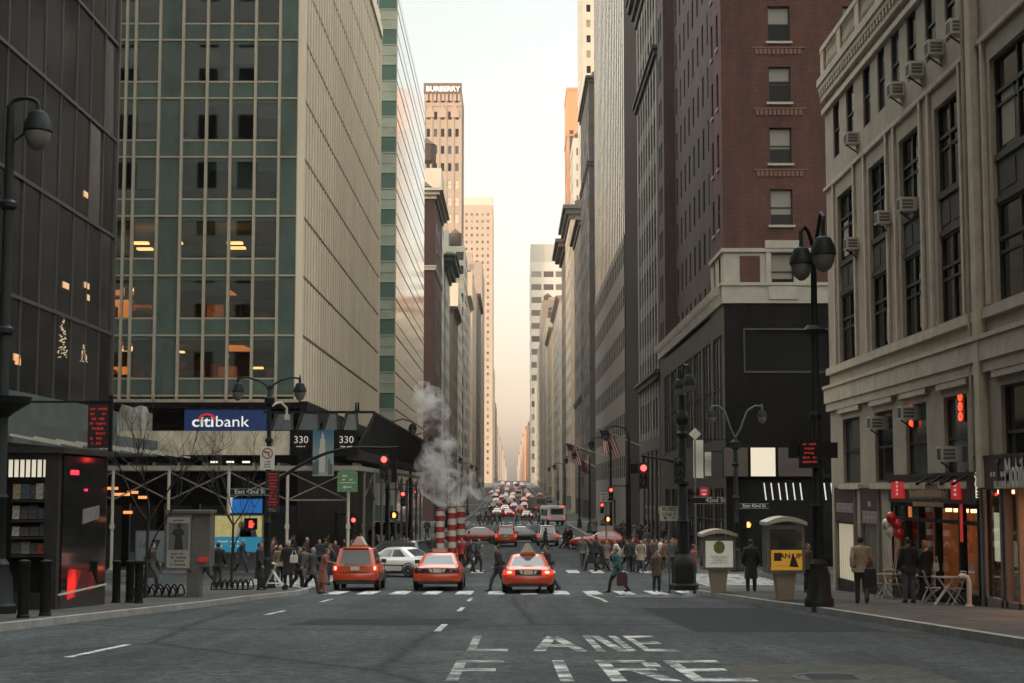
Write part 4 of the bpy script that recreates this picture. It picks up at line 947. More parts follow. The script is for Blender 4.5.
def newsstand():
    X = -10.9; ya, yb = 38.6, 43.2; z0 = G(41) + WALK; xw = -14.6
    t = thing('newsstand', 'dark glass newsstand with rows of magazines and red reflections by the bollards', 'newsstand', (X, ya, z0))
    zt = at(65, 453, ya).z; ST = mat('newsstand_steel', (.05, .048, .045), .35, .5, var=.3, scale=2)
    b = MB(); b.box(xw, X - .04, ya + .3, yb, G(38) - .2, zt); b.build('cabinet', DARK, t)
    f = MB(); zb = z0 + .75
    f.box(xw, X, ya, ya + .3, G(38) - .2, zb - .25); f.box(xw, xw + .2, ya, ya + .3, zb - .25, zt); f.box(X - .32, X, ya, ya + .3, zb - .25, zt); f.box(xw + .2, X - .32, ya, ya + .3, zt - .16, zt); f.box(xw - .1, X + .15, ya - .15, yb + .15, zt, zt + .14)
    f.box(X - .04, X + .02, ya + .3, yb, G(38) - .2, zb - .3); f.box(X - .04, X + .02, yb - .12, yb, zb - .3, zt); f.build('frame', ST, t)
    tb = MB()
    for k in range(7):
        x = at(9 + k * 5.8, 470, ya).x; tb.box(x - .04, x + .04, ya + .1, ya + .16, at(30, 477, ya).z, at(30, 457, ya).z)
    tb.build('light_tube', mat('dim_pale_tube', (.4, .37, .3), .5, emit=(1, .9, .72), es=.22), t)
    sh = MB(); xa_, xb_ = at(11, 500, ya).x, at(47, 500, ya).x
    for yy in (501, 521, 538, 556): z = at(30, yy, ya).z; sh.box(xa_, xb_, ya + .02, ya + .28, z - .03, z + .02)
    sh.build('shelf', ST, t)
    r = random.Random(5); cols = [('pale', (.34, .32, .27)), ('dark', (.06, .055, .05)), ('red', (.24, .05, .04)), ('grey', (.16, .15, .14)), ('blue', (.05, .07, .10)), ('tan', (.28, .2, .12))]
    mm = [mat('magazine_cover_%s' % k, c, .5, var=.6, scale=14) for k, c in cols]
    for sh_, (y0, y1) in (('top', (483, 500)), ('second', (504, 520)), ('third', (524, 537)), ('lowest', (541, 555))):
        x = xa_
        while x < xb_ - .1:
            w = r.uniform(.12, .24); zlo, zhi = at(30, y1, ya).z, at(30, y0, ya).z; h_ = (zhi - zlo) * r.uniform(.7, .95); k = r.randrange(6)
            mg = MB(); mg.loft([[(0, 0, 0), (w - .015, 0, 0), (w - .015, .012, 0), (0, .012, 0)], [(0, .03, h_), (w - .015, .03, h_), (w - .015, .042, h_), (0, .042, h_)]])
            tag(mg.build('magazine', mm[k], None, (x, ya + .12, zlo + .02)), '%s covered magazine on the %s shelf of the newsstand' % (cols[k][0], sh_), 'magazine', 'magazines on the newsstand shelves'); x += w
    gl = MB(); gl.poly([(X + .03, ya + .32, zb - .3), (X + .03, yb - .1, zb - .3), (X + .03, yb - .1, zt - .05), (X + .03, ya + .32, zt - .05)]); gl.build('side_glass', GLASSD, t)
    wl = MB(); wl.box(X + .02, X + .06, ya + .1, yb, zb - .33, zb - .29); wl.build('base_trim', CREAM, t)
    rd = MB()
    for px, py, w, h in ((75, 472.5, .7, .12), (86, 490, .25, .06)): p = atx(px, py, X + .04); rd.box(X + .032, X + .05, p.y - w / 2, p.y + w / 2, p.z - h / 2, p.z + h / 2)
    rd.build('red_neon', mat('red_neon', (.3, .01, .02), .4, emit=(1, .03, .06), es=.7), t)
    rg = mat('red_reflection_glow', (.10, .008, .008), .3); nt = rg.node_tree; bs = nt.nodes['Principled BSDF']; tc = nt.nodes.new('ShaderNodeTexCoord'); n = nt.nodes.new('ShaderNodeTexNoise'); n.inputs['Scale'].default_value = 1.1; n.inputs['Detail'].default_value = 1; r_ = nt.nodes.new('ShaderNodeMapRange'); r_.inputs[1].default_value = .47; r_.inputs[2].default_value = .78; r_.inputs[4].default_value = .45
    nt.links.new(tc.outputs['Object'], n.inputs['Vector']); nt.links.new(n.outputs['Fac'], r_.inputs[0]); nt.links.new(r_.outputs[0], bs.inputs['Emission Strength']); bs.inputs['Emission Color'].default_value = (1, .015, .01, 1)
    pl = MB(); a_, b_ = atx(67, 600, X + .04), atx(92, 564, X + .04); pl.poly([(X + .034, a_.y, a_.z), (X + .034, b_.y + .7, a_.z + .1), (X + .034, b_.y, b_.z - .2), (X + .034, a_.y, b_.z)]); pl.build('painted_red_reflection', rg, t)  # red reflection on the side glass, painted as a glowing patch
    st = MB(); p = atx(91, 515, X + .04); st.prism([(X + .034, p.y - .8, p.z - .22), (X + .034, p.y + .8, p.z - .1), (X + .034, p.y + .8, p.z + .24), (X + .034, p.y - .8, p.z + .15)], (.015, 0, 0)); st.build('sticker', mat('grey_sticker', (.16, .15, .14), .6, var=.4, scale=5), t)
newsstand()
# ================================================================ café building, south-east corner
def awin(mb, gb, x, y0, y1, z0, z1): pass
def cafeb():
    X, Y0, Y1 = 12.1, 14.0, 60.8; W = Y1 - Y0
    root = thing('stone_corner_building', 'buff grey stone building with air conditioners over the café', 'building', (X, Y1, G(Y1)))
    vz = lambda x, y: atx(x, y, X)
    zLedge = vz(832, 398).z; zS = vz(843, 362).z; zTallT = vz(843, 192).z; zT = 21.2
    sm = (vz(836, 157).z, vz(836, 101).z)
    s2 = (vz(850, 483).z, vz(850, 418).z)
    mb = MB(); shell(mb, X, X + 40, Y0, Y1, G(30) - 1, zT, 'W')
    def colpx(list_): return sorted([(vz(b, 380).y - Y0, vz(a, 380).y - Y0) for a, b in list_])
    tall = colpx([(840.5, 856), (872.5, 889), (904, 923.5), (940.5, 964), (998, 1046), (1078, 1135)])
    tall = [(a, b) for a, b in tall]
    small = sorted([(vz(b, 200).y - Y0, vz(a, 200).y - Y0) for a, b in ((834.5, 841), (848, 855.5), (865, 872.5), (880, 887.5), (894, 902.5), (910.5, 920), (929, 940), (949.5, 960), (1003, 1018), (1032, 1050), (1085, 1110))])
    low = sorted([(vz(b, 440).y - Y0, vz(a, 440).y - Y0) for a, b in ((843, 860), (875, 893), (906, 927), (944.5, 968), (1002, 1048), (1080, 1140))])
    w = [(X, Y0), (0, 1), (-1, 0)]; wins = []; lows = []; smalls = []
    zg = G(30) - 1; zsh = vz(920, 488).z
    o = facade(mb, *w, sm[0] - .9, zT, W, small, [sm], .14, 0); smalls += open_pts(o, *w, .14)
    o = facade(mb, *w, zLedge, sm[0] - .9, W, tall, [(zS, zTallT)], .22, 0); talls = open_pts(o, *w, .22)
    o = facade(mb, *w, zsh, zLedge, W, low, [s2], .2, 0); lows += open_pts(o, *w, .2)
    # ground floor: openings for the shop fronts
    gy = lambda px: vz(px, 540).y - Y0
    fronts = [(gy(880.5), gy(863.5)), (gy(980), gy(895)), (gy(1190), gy(988)), (gy(857), gy(837))]
    facade(mb, *w, zg, zsh, W, sorted(fronts), [(G(45) - .2, zsh - .02)], 1.2, 0, 1)
    mb.build('wall', [CAFEST, DARK], root)
    # raised stone frames round the tall windows, ledges, cornice, balustrade
    t = MB(); 
    for (a, b) in tall:
        for u0, u1, za, zb in ((a - .55, a - .36, zS, zTallT + .55), (b + .36, b + .55, zS, zTallT + .55), (a - .55, b + .55, zTallT + .55, zTallT + .72)): t.box(X - .09, X + .05, Y0 + u0, Y0 + u1, za, zb)
    for (a, b) in low: t.box(X - .12, X + .05, Y0 + a - .35, Y0 + b + .35, s2[1] + .22, s2[1] + .40); t.box(X - .16, X + .05, Y0 + a - .25, Y0 + b + .25, s2[0] - .22, s2[0] - .04)
    for za, zb, p in ((zLedge - .5, zLedge - .2, .14), (zLedge - .2, zLedge + .02, .2), (zLedge + .02, zLedge + .34, .2), (zLedge + .34, zLedge + .46, .25), (zS - .32, zS - .06, .12), (sm[0] - .95, sm[0] - .82, .1)): t.box(X - p, X + 39.9, Y0, Y1 + p, za, zb)
    zc = vz(833, 92).z
    for za, zb, p in ((zc - .5, zc - .3, .12), (zc, zc + .2, .14), (zc + .42, zc + .62, .2), (zc + .62, zc + .9, .26)): t.box(X - p, X + 39.9, Y0, Y1 + p, za, zb)
    y = Y0
    while y < Y1: t.box(X - .19, X, y, y + .22, zc + .2, zc + .42); y += .44
    zb0 = zc + .9; zb1 = zb0 + 1.25
    t.box(X - .1, X + .15, Y0, Y1 + .1, zb0, zb0 + .18); t.box(X - .14, X + .2, Y0, Y1 + .14, zb1 - .2, zb1)
    y = Y1 - .4
    while y > Y0 + 3:
        t.box(X - .12, X + .18, y - .1, y + .5, zb0 + .18, zb1 - .2)
        for k in range(8): t.lathe(X - .02, y - .5 - k * .28, [(.05, zb0 + .18), (.1, zb0 + .4), (.06, zb1 - .45), (.09, zb1 - .2)], 6)
        y -= 3.1
    t.box(X - .22, X + .1, Y0 + tall[1][1] + .9 - 0, Y0 + tall[1][1] + 1.35, zsh, zc); t.build('stone_trim', CAFETR, root)
    pp = MB(); yy = Y0 + tall[1][1] + 1.9; pp.tube([(X - .12, yy, zsh + .3), (X - .12, yy, zc)], .06, 8); pp.build('drainpipe', CAFETR, root)
    for c, n, w_, h in talls:                                              # tall bays: two storeys of dark sash with a panelled spandrel
        for q in (0, 1):
            hh = h * .40; cz = c.z - h / 2 + hh / 2 if q == 0 else c.z + h / 2 - hh / 2
            f, p = win_mesh(w_, hh, 'sash', GLASSD); cc = Vector((c.x, c.y, cz)); o = obj('window', f, root, cc - Vector(root.location), -math.pi / 2); obj('pane', p, o)
            m2 = MB(); m2.box(c.x - .06, c.x + .02, c.y - .05, c.y + .05, cz - hh / 2, cz + hh / 2); m2.box(c.x - .07, c.x, c.y - w_ / 2, c.y + w_ / 2, cz + hh * .12, cz + hh * .12 + .09); m2.build('mullion', FRAME, root)
            if rnd.random() < .8:
                cu = MB(); s_ = rnd.choice((-1, 1)); cu.box(c.x - .012, c.x - .004, c.y + s_ * w_ * .12, c.y + s_ * w_ * .40, cz - hh * .42, cz - hh * .42 + hh * rnd.uniform(.3, .8)); cu.build('curtain', mat('pale_curtain', (.30, .27, .21), .8), root)
        sp = MB(); z1, z2 = c.z - h * .1, c.z + h * .1; sp.box(c.x - .06, c.x + .1, c.y - w_ / 2, c.y + w_ / 2, z1, z2)
        sp.box(c.x - .12, c.x - .06, c.y - w_ / 2, c.y + w_ / 2, z1, z1 + .14); sp.box(c.x - .13, c.x - .06, c.y - w_ / 2, c.y + w_ / 2, z2 - .16, z2)
        for k in (-1, 1): sp.box(c.x - .08, c.x - .06, c.y + k * w_ * .25 - w_ * .17, c.y + k * w_ * .25 + w_ * .17, z1 + .3, z2 - .3)
        sp.build('spandrel_panel', mat('dark_iron_spandrel', (.028, .022, .018), .6, var=.3, scale=3), root)
    for c, n, w_, h in smalls + lows:
        f, p = win_mesh(w_, h, 'sash', GLASSD if rnd.random() < .7 else GLASSM); o = obj('window', f, root, c - Vector(root.location), -math.pi / 2); obj('pane', p, o)
    return root, X
CAFE, CX_ = cafeb()
def acunit(px, py, w=.62, lb='', d=.42):
    p = atx(px, py, CX_ - .28); r = random.Random(int(px))
    t = thing('air_conditioner', lb, 'air conditioner', (CX_ - .0, p.y, p.z - .21), 0, 'window air conditioners on the stone building')
    mb = MB(); mb.box(CX_ - d, CX_ + .3, p.y - w / 2, p.y + w / 2, p.z - .21, p.z + .21); mb.build('casing', mat('cream_enamel', (.46, .43, .36), .5, var=.12, scale=3), t)
    g = MB(); 
    for k in range(4): g.box(CX_ - d - .012, CX_ - d, p.y - w / 2 + .05 + k * (w - .1) / 4 + .02, p.y - w / 2 + .05 + (k + 1) * (w - .1) / 4 - .02, p.z - .15, p.z + .15)
    for k in range(3): g.box(CX_ - d + .06, CX_ - .04, p.y - w / 2 - .012, p.y - w / 2, p.z - .15 + k * .105, p.z - .15 + k * .105 + .075)
    g.build('grille', mat('grille_dark', (.10, .09, .08), .6), t)
    b = MB(); b.bar((CX_ - d + .05, p.y, p.z - .22), (CX_ + .02, p.y, p.z - .5), .04); b.build('bracket', BLACK, t)
for px, py, lb in ((849, 139, 'lone pale air conditioner low in the top row near the corner'), (893, 90, 'cream air conditioner beside a top row window, fourth from the roofline corner'), (912, 70, 'dark fronted air conditioner in the middle of the top row'), (931, 49, 'wide pale air conditioner high in the top row'),
                   (953, 28, 'dark air conditioner highest on the stone building'), (849, 244, 'pale air conditioner in the tall window nearest the corner'), (880, 218, 'pale air conditioner in the second tall window from the corner'), (903, 205, 'dark air conditioner in the third tall window from the corner'),
                   (873, 423, 'louvred cream air conditioner on the second floor beside the first window'), (904, 413, 'cream air conditioner on the second floor beside the orange neon'), (944, 454, 'cream air conditioner sitting just above the café sign')):
    acunit(px, py, .5, lb)
def neon(px, py, lb):
    p = atx(px, py, CX_ + .06); t = thing('neon_sign', lb, 'neon sign', (CX_ + .06, p.y, p.z), 0, 'orange red neon window signs')
    mb = MB()
    for k in range(3):
        z = p.z + .28 - k * .27; pts = [(CX_ + .05, p.y + .14 * math.cos(th), z + .1 * math.sin(th)) for th in [i * math.pi / 4 for i in range(9)]]; mb.tube(pts, .028, 6, cap=False)
    mb.build('tube', mat('orange_neon', (.5, .05, .02), .4, emit=(1, .10, .03), es=.55), t)
    b = MB(); b.box(CX_ + .09, CX_ + .11, p.y - .2, p.y + .2, p.z - .4, p.z + .42); b.build('backplate', mat('neon_back', (.2, .03, .02), .5), t)
neon(911, 415, 'orange neon sign in the second floor window beside the air conditioner'); neon(960.5, 407, 'orange neon sign in the second floor window above the café sign')
# ---- shop fronts
def shopfront():
    X = CX_; vz = lambda x, y, dx=0: atx(x, y, X + dx)
    W0 = mat('warm_plaster', (.42, .27, .17), .8, var=.2, scale=1.2); FL = mat('shop_floor', (.16, .12, .09), .6)
    # --- café
    ya, yb = vz(982, 540).y, vz(893, 540).y; zs0, zs1 = vz(920, 541 - 0).z, 0
    g = G((ya + yb) / 2) + WALK
    t = thing('cafe_shopfront', 'black fronted café with red lit signs, glazed doors and warm interior', 'shopfront', (X, (ya + yb) / 2, g))
    zT = vz(920, 474).z; zS = vz(920, 502).z - .45; zS = vz(893, 502).z
    sg = MB(); sg.box(X - .12, X - .02, ya, yb, zS, zT - .1); sg.box(X - .18, X - .02, ya - .05, yb + .05, zT - .1, zT); sg.build('fascia', mat('café_black', (.012, .011, .011), .35), t)
    pic = MB(); p0, p1 = vz(948, 500, -.14).y, vz(909, 500, -.14).y; pic.box(X - .14, X - .121, p0, p1, zS + .12, zT - .22); pic.build('picture_panel', mat('grey_café_picture', (.12, .11, .095), .5, var=.75, scale=3.5, detail=6), t)
    lt = MB(); r = random.Random(12)
    y = p1 - .25
    while y > p0 + .3:                                                     # curly painted name, not readable in the photograph
        w = r.uniform(.14, .24); zc = (zS + zT) / 2 - .05; lt.tube([(X - .15, y + .09 * math.sin(a * 1.3), zc + .2 * math.cos(a)) for a in (0, .8, 1.6, 2.4, 3.2, 4.4)], .022, 5); y -= w * 1.25
    y = p1 - .5
    while y > p0 + .5: lt.box(X - .155, X - .14, y - .05, y, (zS + zT) / 2 - .52, (zS + zT) / 2 - .42 + r.uniform(0, .05)); y -= .085
    lt.build('lettering', mat('tan_sign_letters', (.40, .27, .16), .5), t)
    RS = mat('red_backlit_sign', (.35, .02, .02), .4, emit=(1, .03, .03), es=.09)
    for a, b in ((903.5, 891.5), (960, 951)):
        q = MB(); q.box(X - .17, X - .122, vz(a, 500, -.17).y, vz(b, 500, -.17).y, zS + .12, zT - .22)
        o = q.build('red_sign', RS, t)
        q = MB(); yy = (vz(a, 500, -.17).y + vz(b, 500, -.17).y) / 2
        for k in range(4): q.box(X - .18, X - .17, yy - .1, yy + .12, zS + .22 + k * .12, zS + .29 + k * .12)
        q.build('sign_print', mat('pink_print', (.8, .35, .35), .5, emit=(1, .5, .5), es=.12), o, loc=-Vector(t.location))
    for k, ch in enumerate('CAFE'): text('lettering', ch, .26, mat('cream_letters', (.7, .66, .55), .5, emit=(1, .9, .75), es=.2), t, (X - .14, vz(977, 500, -.14).y, vz(977, 475 + k * 6.4, -.14).z - .02), rot=(R(90), 0, R(-90)), sx=1.9)
    sl = MB()
    for px in (917, 929, 941, 953): p = vz(px, 483, -.5); sl.bar((X - .12, p.y, p.z + .2), (X - .5, p.y - .05, p.z - .02), .05); sl.box(X - .54, X - .46, p.y - .08, p.y + .03, p.z - .06, p.z + .02)
    sl.build('sign_lamp', BLACK, t)
    rm = MB(); D = 5; rm.box(X + D, X + D + .1, ya, yb, g - .3, zS, 0); rm.box(X + .5, X + D, ya - .0, ya + .1, g - .3, zS, 0); rm.box(X + .5, X + D, yb - .1, yb, g - .3, zS, 0); rm.box(X + .3, X + D, ya, yb, g - .35, g - .02, 1); rm.box(X + .3, X + D, ya, yb, zS, zS + .08, 0)
    for k in range(6): y = ya + .8 + k * 1.3; rm.box(X + 2.5, X + 3.4, y, y + .9, g, g + 1.0 + .5 * (k % 2), 2); rm.box(X + D - .3, X + D, y, y + 1.0, g + 1.2, g + 2.2, 3)
    rm.build('interior', [W0, FL, mat('counter_wood', (.10, .05, .025), .5), mat('menu_board', (.30, .08, .05), .6, emit=(1, .2, .1), es=.15)], t)
    lp = MB()
    for k in range(9): lp.box(X + 1.2, X + 1.35, ya + .5 + k * .9, ya + .65 + k * .9, zS - .28, zS - .18)
    lp.box(X + 3, X + 3.5, ya + 1, yb - 1, zS - .09, zS - .03); lp.build('ceiling_lamp', mat('café_lamp', (.8, .6, .4), .5, emit=(1, .5, .2), es=2.8), t)
    fr = MB(); ys = [vz(px, 560).y for px in (894, 908, 921, 938, 962, 981)]
    for y in ys: fr.box(X - .06, X + .14, y - .07, y + .07, g - .2, zS)
    fr.box(X - .05, X + .12, ya, yb, g - .25, g + .45); fr.box(X - .05, X + .12, ya, yb, zS - .12, zS); fr.box(X - .04, X + .1, ya, yb, g + 2.25, g + 2.36); fr.build('frame', BLACK, t)
    gl = MB(); gl.poly([(X + .04, yb, g + .45), (X + .04, ya, g + .45), (X + .04, ya, zS - .12), (X + .04, yb, zS - .12)]); gl.build('glazing', glass_mat('clear_shop_glass', (.8, .78, .74), .02, .08), t)
    pr = MB(); y = vz(900, 560).y; pr.box(X - .09, X - .06, y - .35, y + .3, g + .75, g + 1.75); pr.build('menu_poster', mat('red_menu_poster', (.32, .10, .07), .6, var=.8, scale=7), t)
    p2 = MB(); y = vz(908, 512).y; p2.box(X + .02, X + .035, y - .3, y + .3, vz(908, 520).z, vz(908, 506).z); p2.build('lit_poster', mat('lit_food_poster', (.5, .2, .08), .5, var=.7, scale=5, emit=(1, .3, .1), es=.15), t)
    p3 = MB(); p = vz(964.5, 523); p3.box(X - .09, X - .075, p.y - .13, p.y + .13, p.z - .5, p.z + .5); p3.build('red_banner', mat('red_banner', (.42, .03, .03), .5, emit=(1, .05, .05), es=.08), t)
    # --- phone shop
    ya, yb = X * 0 + 22.0, vz(986, 540).y; g = G(38) + WALK
    t = thing('phone_shopfront', 'phone shop with black Mobile sign and warmly lit glass front', 'shopfront', (X, (ya + yb) / 2, g))
    zT = vz(1000, 458).z; zS = vz(1000, 489).z
    sg = MB(); sg.box(X - .14, X - .02, ya, vz(980, 470).y - .05, zS, zT); sg.box(X - .18, X - .02, ya, vz(980, 470).y - .05, zT, zT + .08); sg.build('fascia', mat('dark_plum_fascia', (.028, .02, .022), .4, var=.3, scale=1), t)
    LG = mat('pale_grey_letters', (.62, .59, .54), .45)
    zc = (zS + zT) / 2 - .02
    d = MB()
    for px in (990.6, 993.8, 998.8 + 2.4, 1004): p = vz(px, 473, -.16); d.box(X - .16, X - .14, p.y - .055, p.y + .055, zc - .06, zc + .06)
    d.build('lettering', LG, t)
    text('lettering', 'T', .95, mat('dim_grey_letters', (.10, .09, .09), .45), t, (X - .16, vz(997.2, 473, -.16).y, zc), rot=(R(90), 0, R(-90)), sx=.55)
    text('lettering', 'Mobile', 1.0, LG, t, (X - .16, vz(1004.6, 473, -.16).y, zc), rot=(R(90), 0, R(-90)), sx=.62, align='LEFT', bold=.006)
    rm = MB(); D = 6; PW = mat('pinkish_shop_wall', (.50, .27, .19), .8, var=.1, scale=1)
    rm.box(X + D, X + D + .1, ya, yb, g - .3, zS, 0); rm.box(X + .3, X + D, yb - .1, yb, g - .3, zS, 0); rm.box(X + .3, X + D, ya, yb, g - .35, g - .02, 1); rm.box(X + .3, X + D, ya, yb, zS, zS + .08, 0); rm.box(X + .35, X + .6, vz(1018, 540).y, vz(1003, 540).y, g, zS, 0)
    rm.build('interior', [PW, FL], t)
    lp = MB()
    for px, dx in ((1001, .25), (1011, .25), (1020, 1.5), (990, .3)): p = vz(px, 493, dx); lp.box(p.x - .07, p.x + .07, p.y - .07, p.y + .07, zS - .12, zS - .02)
    lp.box(X + .8, X + 5, ya + 1, yb - 1, zS - .1, zS - .05); lp.build('ceiling_lamp', mat('phone_shop_lamp', (.8, .5, .35), .5, emit=(1, .46, .24), es=2.0), t)
    fr = MB()
    for px in (983.5, 987.5, 1003.5, 1008, 1021): y = vz(px, 560).y; fr.box(X - .05, X + .12, y - .07, y + .07, g - .3, zS)
    fr.box(X - .05, X + .12, ya, yb, g - .4, g + .12); fr.build('frame', mat('grey_metal_frame', (.20, .18, .155), .4, .4), t)
    gl = MB(); gl.poly([(X + .04, yb, g), (X + .04, ya, g), (X + .04, ya, zS), (X + .04, yb, zS)]); gl.build('glazing', MATS.get('clear_shop_glass') or bpy.data.materials['clear_shop_glass'], t)
    po = MB(); p0, p1 = vz(993, 561), vz(1000.5, 513); po.box(X + .05, X + .07, p1.y, p0.y, p0.z, p1.z); po.build('lit_poster', mat('lit_white_green_poster', (.65, .66, .5), .5, var=.25, scale=6, emit=(.95, 1, .78), es=.12), t)
    # --- small shop on the corner with purple boards
    for (pa, pb, key, lb) in ((837.5, 857.5, 0, 'purple signboard shopfront with pale blinds at the building corner'), (863.5, 881.5, 1, 'purple signboard shopfront with grey shutter next to the café')):
        y1, y0 = vz(pa, 540).y, vz(pb, 540).y; g = G(y0) + WALK; t = thing('corner_shopfront', lb, 'shopfront', (X, (y0 + y1) / 2, g), 0, 'purple board shopfronts')
        za, zb = vz(pa, 521).z, vz(pa, 488).z
        s = MB(); s.box(X - .07, X - .02, y0 + .06, y1 - .06, za, zb); s.build('signboard', mat('dark_purple_board', (.045, .022, .028), .5), t)
        f = MB(); f.box(X - .10, X - .02, y0, y0 + .06, za - .05, zb); f.box(X - .10, X - .02, y1 - .06, y1, za - .05, zb); f.box(X - .10, X - .02, y0, y1, zb, zb + .07); f.box(X - .12, X + .1, y0, y0 + .12, g - .3, za - .05); f.box(X - .12, X + .1, y1 - .12, y1, g - .3, za - .05); f.build('frame', mat('tan_metal_frame', (.24, .20, .15), .5), t)
        r = random.Random(3 + key); m2 = MB(); L = y1 - y0
        if key:
            text('lettering', 'THE', .24, WHITE, t, (X - .08, (y0 + y1) / 2, zb - .55), rot=(R(90), 0, R(-90)))
        y = y1 - .28
        while y > y0 + .28:
            h = .34 if not key else .42; w = r.uniform(.05, .1); z = (za + zb) / 2 - (.1 if not key else .42); k = r.random()
            m2.box(X - .08, X - .07, y - w, y - w + .035, z - h / 2, z + h / 2); m2.box(X - .082, X - .07, y - w, y, z + (h / 2 - .05 if k < .5 else -.03), z + (h / 2 if k < .5 else .03)); y -= w + .06
        m2.build('lettering', mat('cream_sign_paint', (.55, .5, .42), .5), t)
        b = MB(); n = 9; 
        for k in range(n): u = y0 + .15 + (L - .3) * k / n; b.box(X + .02, X + .05, u, u + (L - .3) / n * .72, g + .35, za - .08)
        b.build('blind', mat('cream_blind', (.62, .56, .44), .6, emit=(1, .86, .6), es=.08) if not key else mat('grey_shutter', (.15, .14, .125), .6, var=.2, scale=2), t)
        k_ = MB(); k_.box(X + .06, X + .09, y0 + .1, y1 - .1, g - .3, za); k_.box(X - .02, X + .06, y0 + .1, y1 - .1, g - .3, g + .33); k_.build('stall_riser', BLKST, t)
shopfront()
# ================================================================== lamps, signals, signs
def lamp_head(parent, c, s=1.0, lit=False):
    """teardrop lantern hanging under c"""
    x, y, z = c
    m = MB(); m.lathe(x, y, [(.05 * s, z), (.07 * s, z - .1 * s), (.20 * s, z - .16 * s), (.31 * s, z - .42 * s), (.33 * s, z - .58 * s), (.30 * s, z - .60 * s)], 14)
    h = m.build('lamp_hood', DKGREEN, parent, smooth=True)
    g = MB(); g.lathe(x, y, [(.29 * s, z - .60 * s), (.28 * s, z - .74 * s), (.20 * s, z - .92 * s), (.08 * s, z - 1.02 * s), (.01, z - 1.04 * s)], 14)
    g.build('lamp_globe', LAMPG, parent, smooth=True)
LAMPG = mat('frosted_lamp_glass', (.13, .125, .105), .2, var=.2, scale=3)
def crook(mb, base, dx, up, dy=0.0, r=.05, n=9):
    """bishop's crook arm: rises from base, curls over to +dx and ends pointing down"""
    pts = []
    for k in range(n + 1):
        th = math.pi * k / n
        pts.append((base[0] + dx * (1 - math.cos(th)) / 2, base[1] + dy * (1 - math.cos(th)) / 2, base[2] + up * math.sin(th) ** .8))
    mb.tube(pts, [r] * (n + 1), 8); return pts[-1]
def post(mb, x, y, z0, z1, r0=.12, r1=.07, base=True):
    if base: mb.lathe(x, y, [(r0 * 2.6, z0), (r0 * 2.6, z0 + .18), (r0 * 2.2, z0 + .25), (r0 * 2.0, z0 + .8), (r0 * 1.5, z0 + 1.0), (r0 * 1.6, z0 + 1.08), (r0 * 1.05, z0 + 1.2)], 8)
    mb.lathe(x, y, [(r0, z0 + (1.2 if base else 0)), (r0 * .95, z0 + 2.5), (r0 * 1.2, z0 + 2.55), (r0 * .9, z0 + 2.65), (r1, z1)], 10)
    for u in (.55, .8): z = z0 + (z1 - z0) * u; mb.lathe(x, y, [(r1 * 1.2, z - .12), (r1 * 2.0, z - .05), (r1 * 2.0, z + .05), (r1 * 1.2, z + .12)], 10)
def right_lamp():
    p = Vector((7.85, 41.3, 0)); p.z = G(p.y) + WALK; s = F / p.y
    t = thing('street_lamp', 'tall dark street lamp with two teardrop heads on the right kerb', 'street lamp', p)
    zt = at(815, 262, p.y).z; m = MB(); post(m, p.x, p.y, p.z, zt, .145, .075)
    m.lathe(p.x, p.y, [(.26, at(815, 330, p.y).z - .1), (.3, at(815, 330, p.y).z), (.2, at(815, 330, p.y).z + .12)], 10)
    m.build('pole', DKGREEN, t, smooth=True)
    a = MB(); l = at(801, 243, p.y - .3); r = at(823, 232, p.y - 1.0)
    a.tube([(p.x, p.y, zt - .3), (p.x + .02, p.y - .1, zt + .25), (p.x - .15, p.y - .2, zt + .75), (l.x + .1, p.y - .3, l.z + .42), (l.x, p.y - .3, l.z + .3), (l.x, p.y - .3, l.z)], .05, 8)
    a.tube([(p.x, p.y, zt - .3), (p.x + .04, p.y - .2, zt + .5), (p.x + .1, p.y - .6, zt + 1.2), (r.x + .04, p.y - .95, r.z + .4), (r.x, p.y - 1.0, r.z + .25), (r.x, p.y - 1.0, r.z)], .05, 8)
    a.build('arm', DKGREEN, t, smooth=True); lamp_head(t, (l.x, p.y - .3, l.z), .95); lamp_head(t, (r.x, p.y - 1.0, r.z), 1.0)
    b = MB(); c = at(809, 454, p.y - .25); b.box(c.x - .25, c.x + .25, c.y - .1, c.y + .1, c.z - .36, c.z + .38); b.box(c.x - .5, c.x + .75, c.y + .05, c.y + .2, c.z - .1, c.z + .3); b.build('led_cabinet', BLACK, t)
    q = MB(); marks(q, c.x - .18, c.x + .18, c.z - .26, c.z + .30, c.y - .1, 5, r=random.Random(2)); q.build('led_text', REDTXT, t)
right_lamp()
def left_lamp():
    p = Vector((-11.35, 35.6, 0)); p.z = G(p.y) + WALK
    t = thing('street_lamp', "dark bishop's crook street lamp at the left edge of the picture", 'street lamp', p)
    zt = at(8, 106, p.y).z; m = MB(); post(m, p.x, p.y, p.z, zt, .17, .10)
    z = at(8, 405, p.y).z; m.lathe(p.x, p.y, [(.12, z - .3), (.3, z - .15), (.62, z + .05), (.66, z + .18), (.1, z + .2)], 12)
    m.build('pole', DKGREEN, t, smooth=True)
    a = MB(); e = crook(a, (p.x, p.y, zt), .62, .18, 0, .05); lp = at(34, 112, p.y)
    sc = MB(); a.tube([(p.x + .1, p.y, zt - .8), (p.x + .4, p.y, zt - .55), (p.x + .5, p.y, zt - .2)], .03, 6); a.build('arm', DKGREEN, t, smooth=True)
    lamp_head(t, (e[0], e[1], e[2]), 1.0)
left_lamp()
LEDP = BLACK
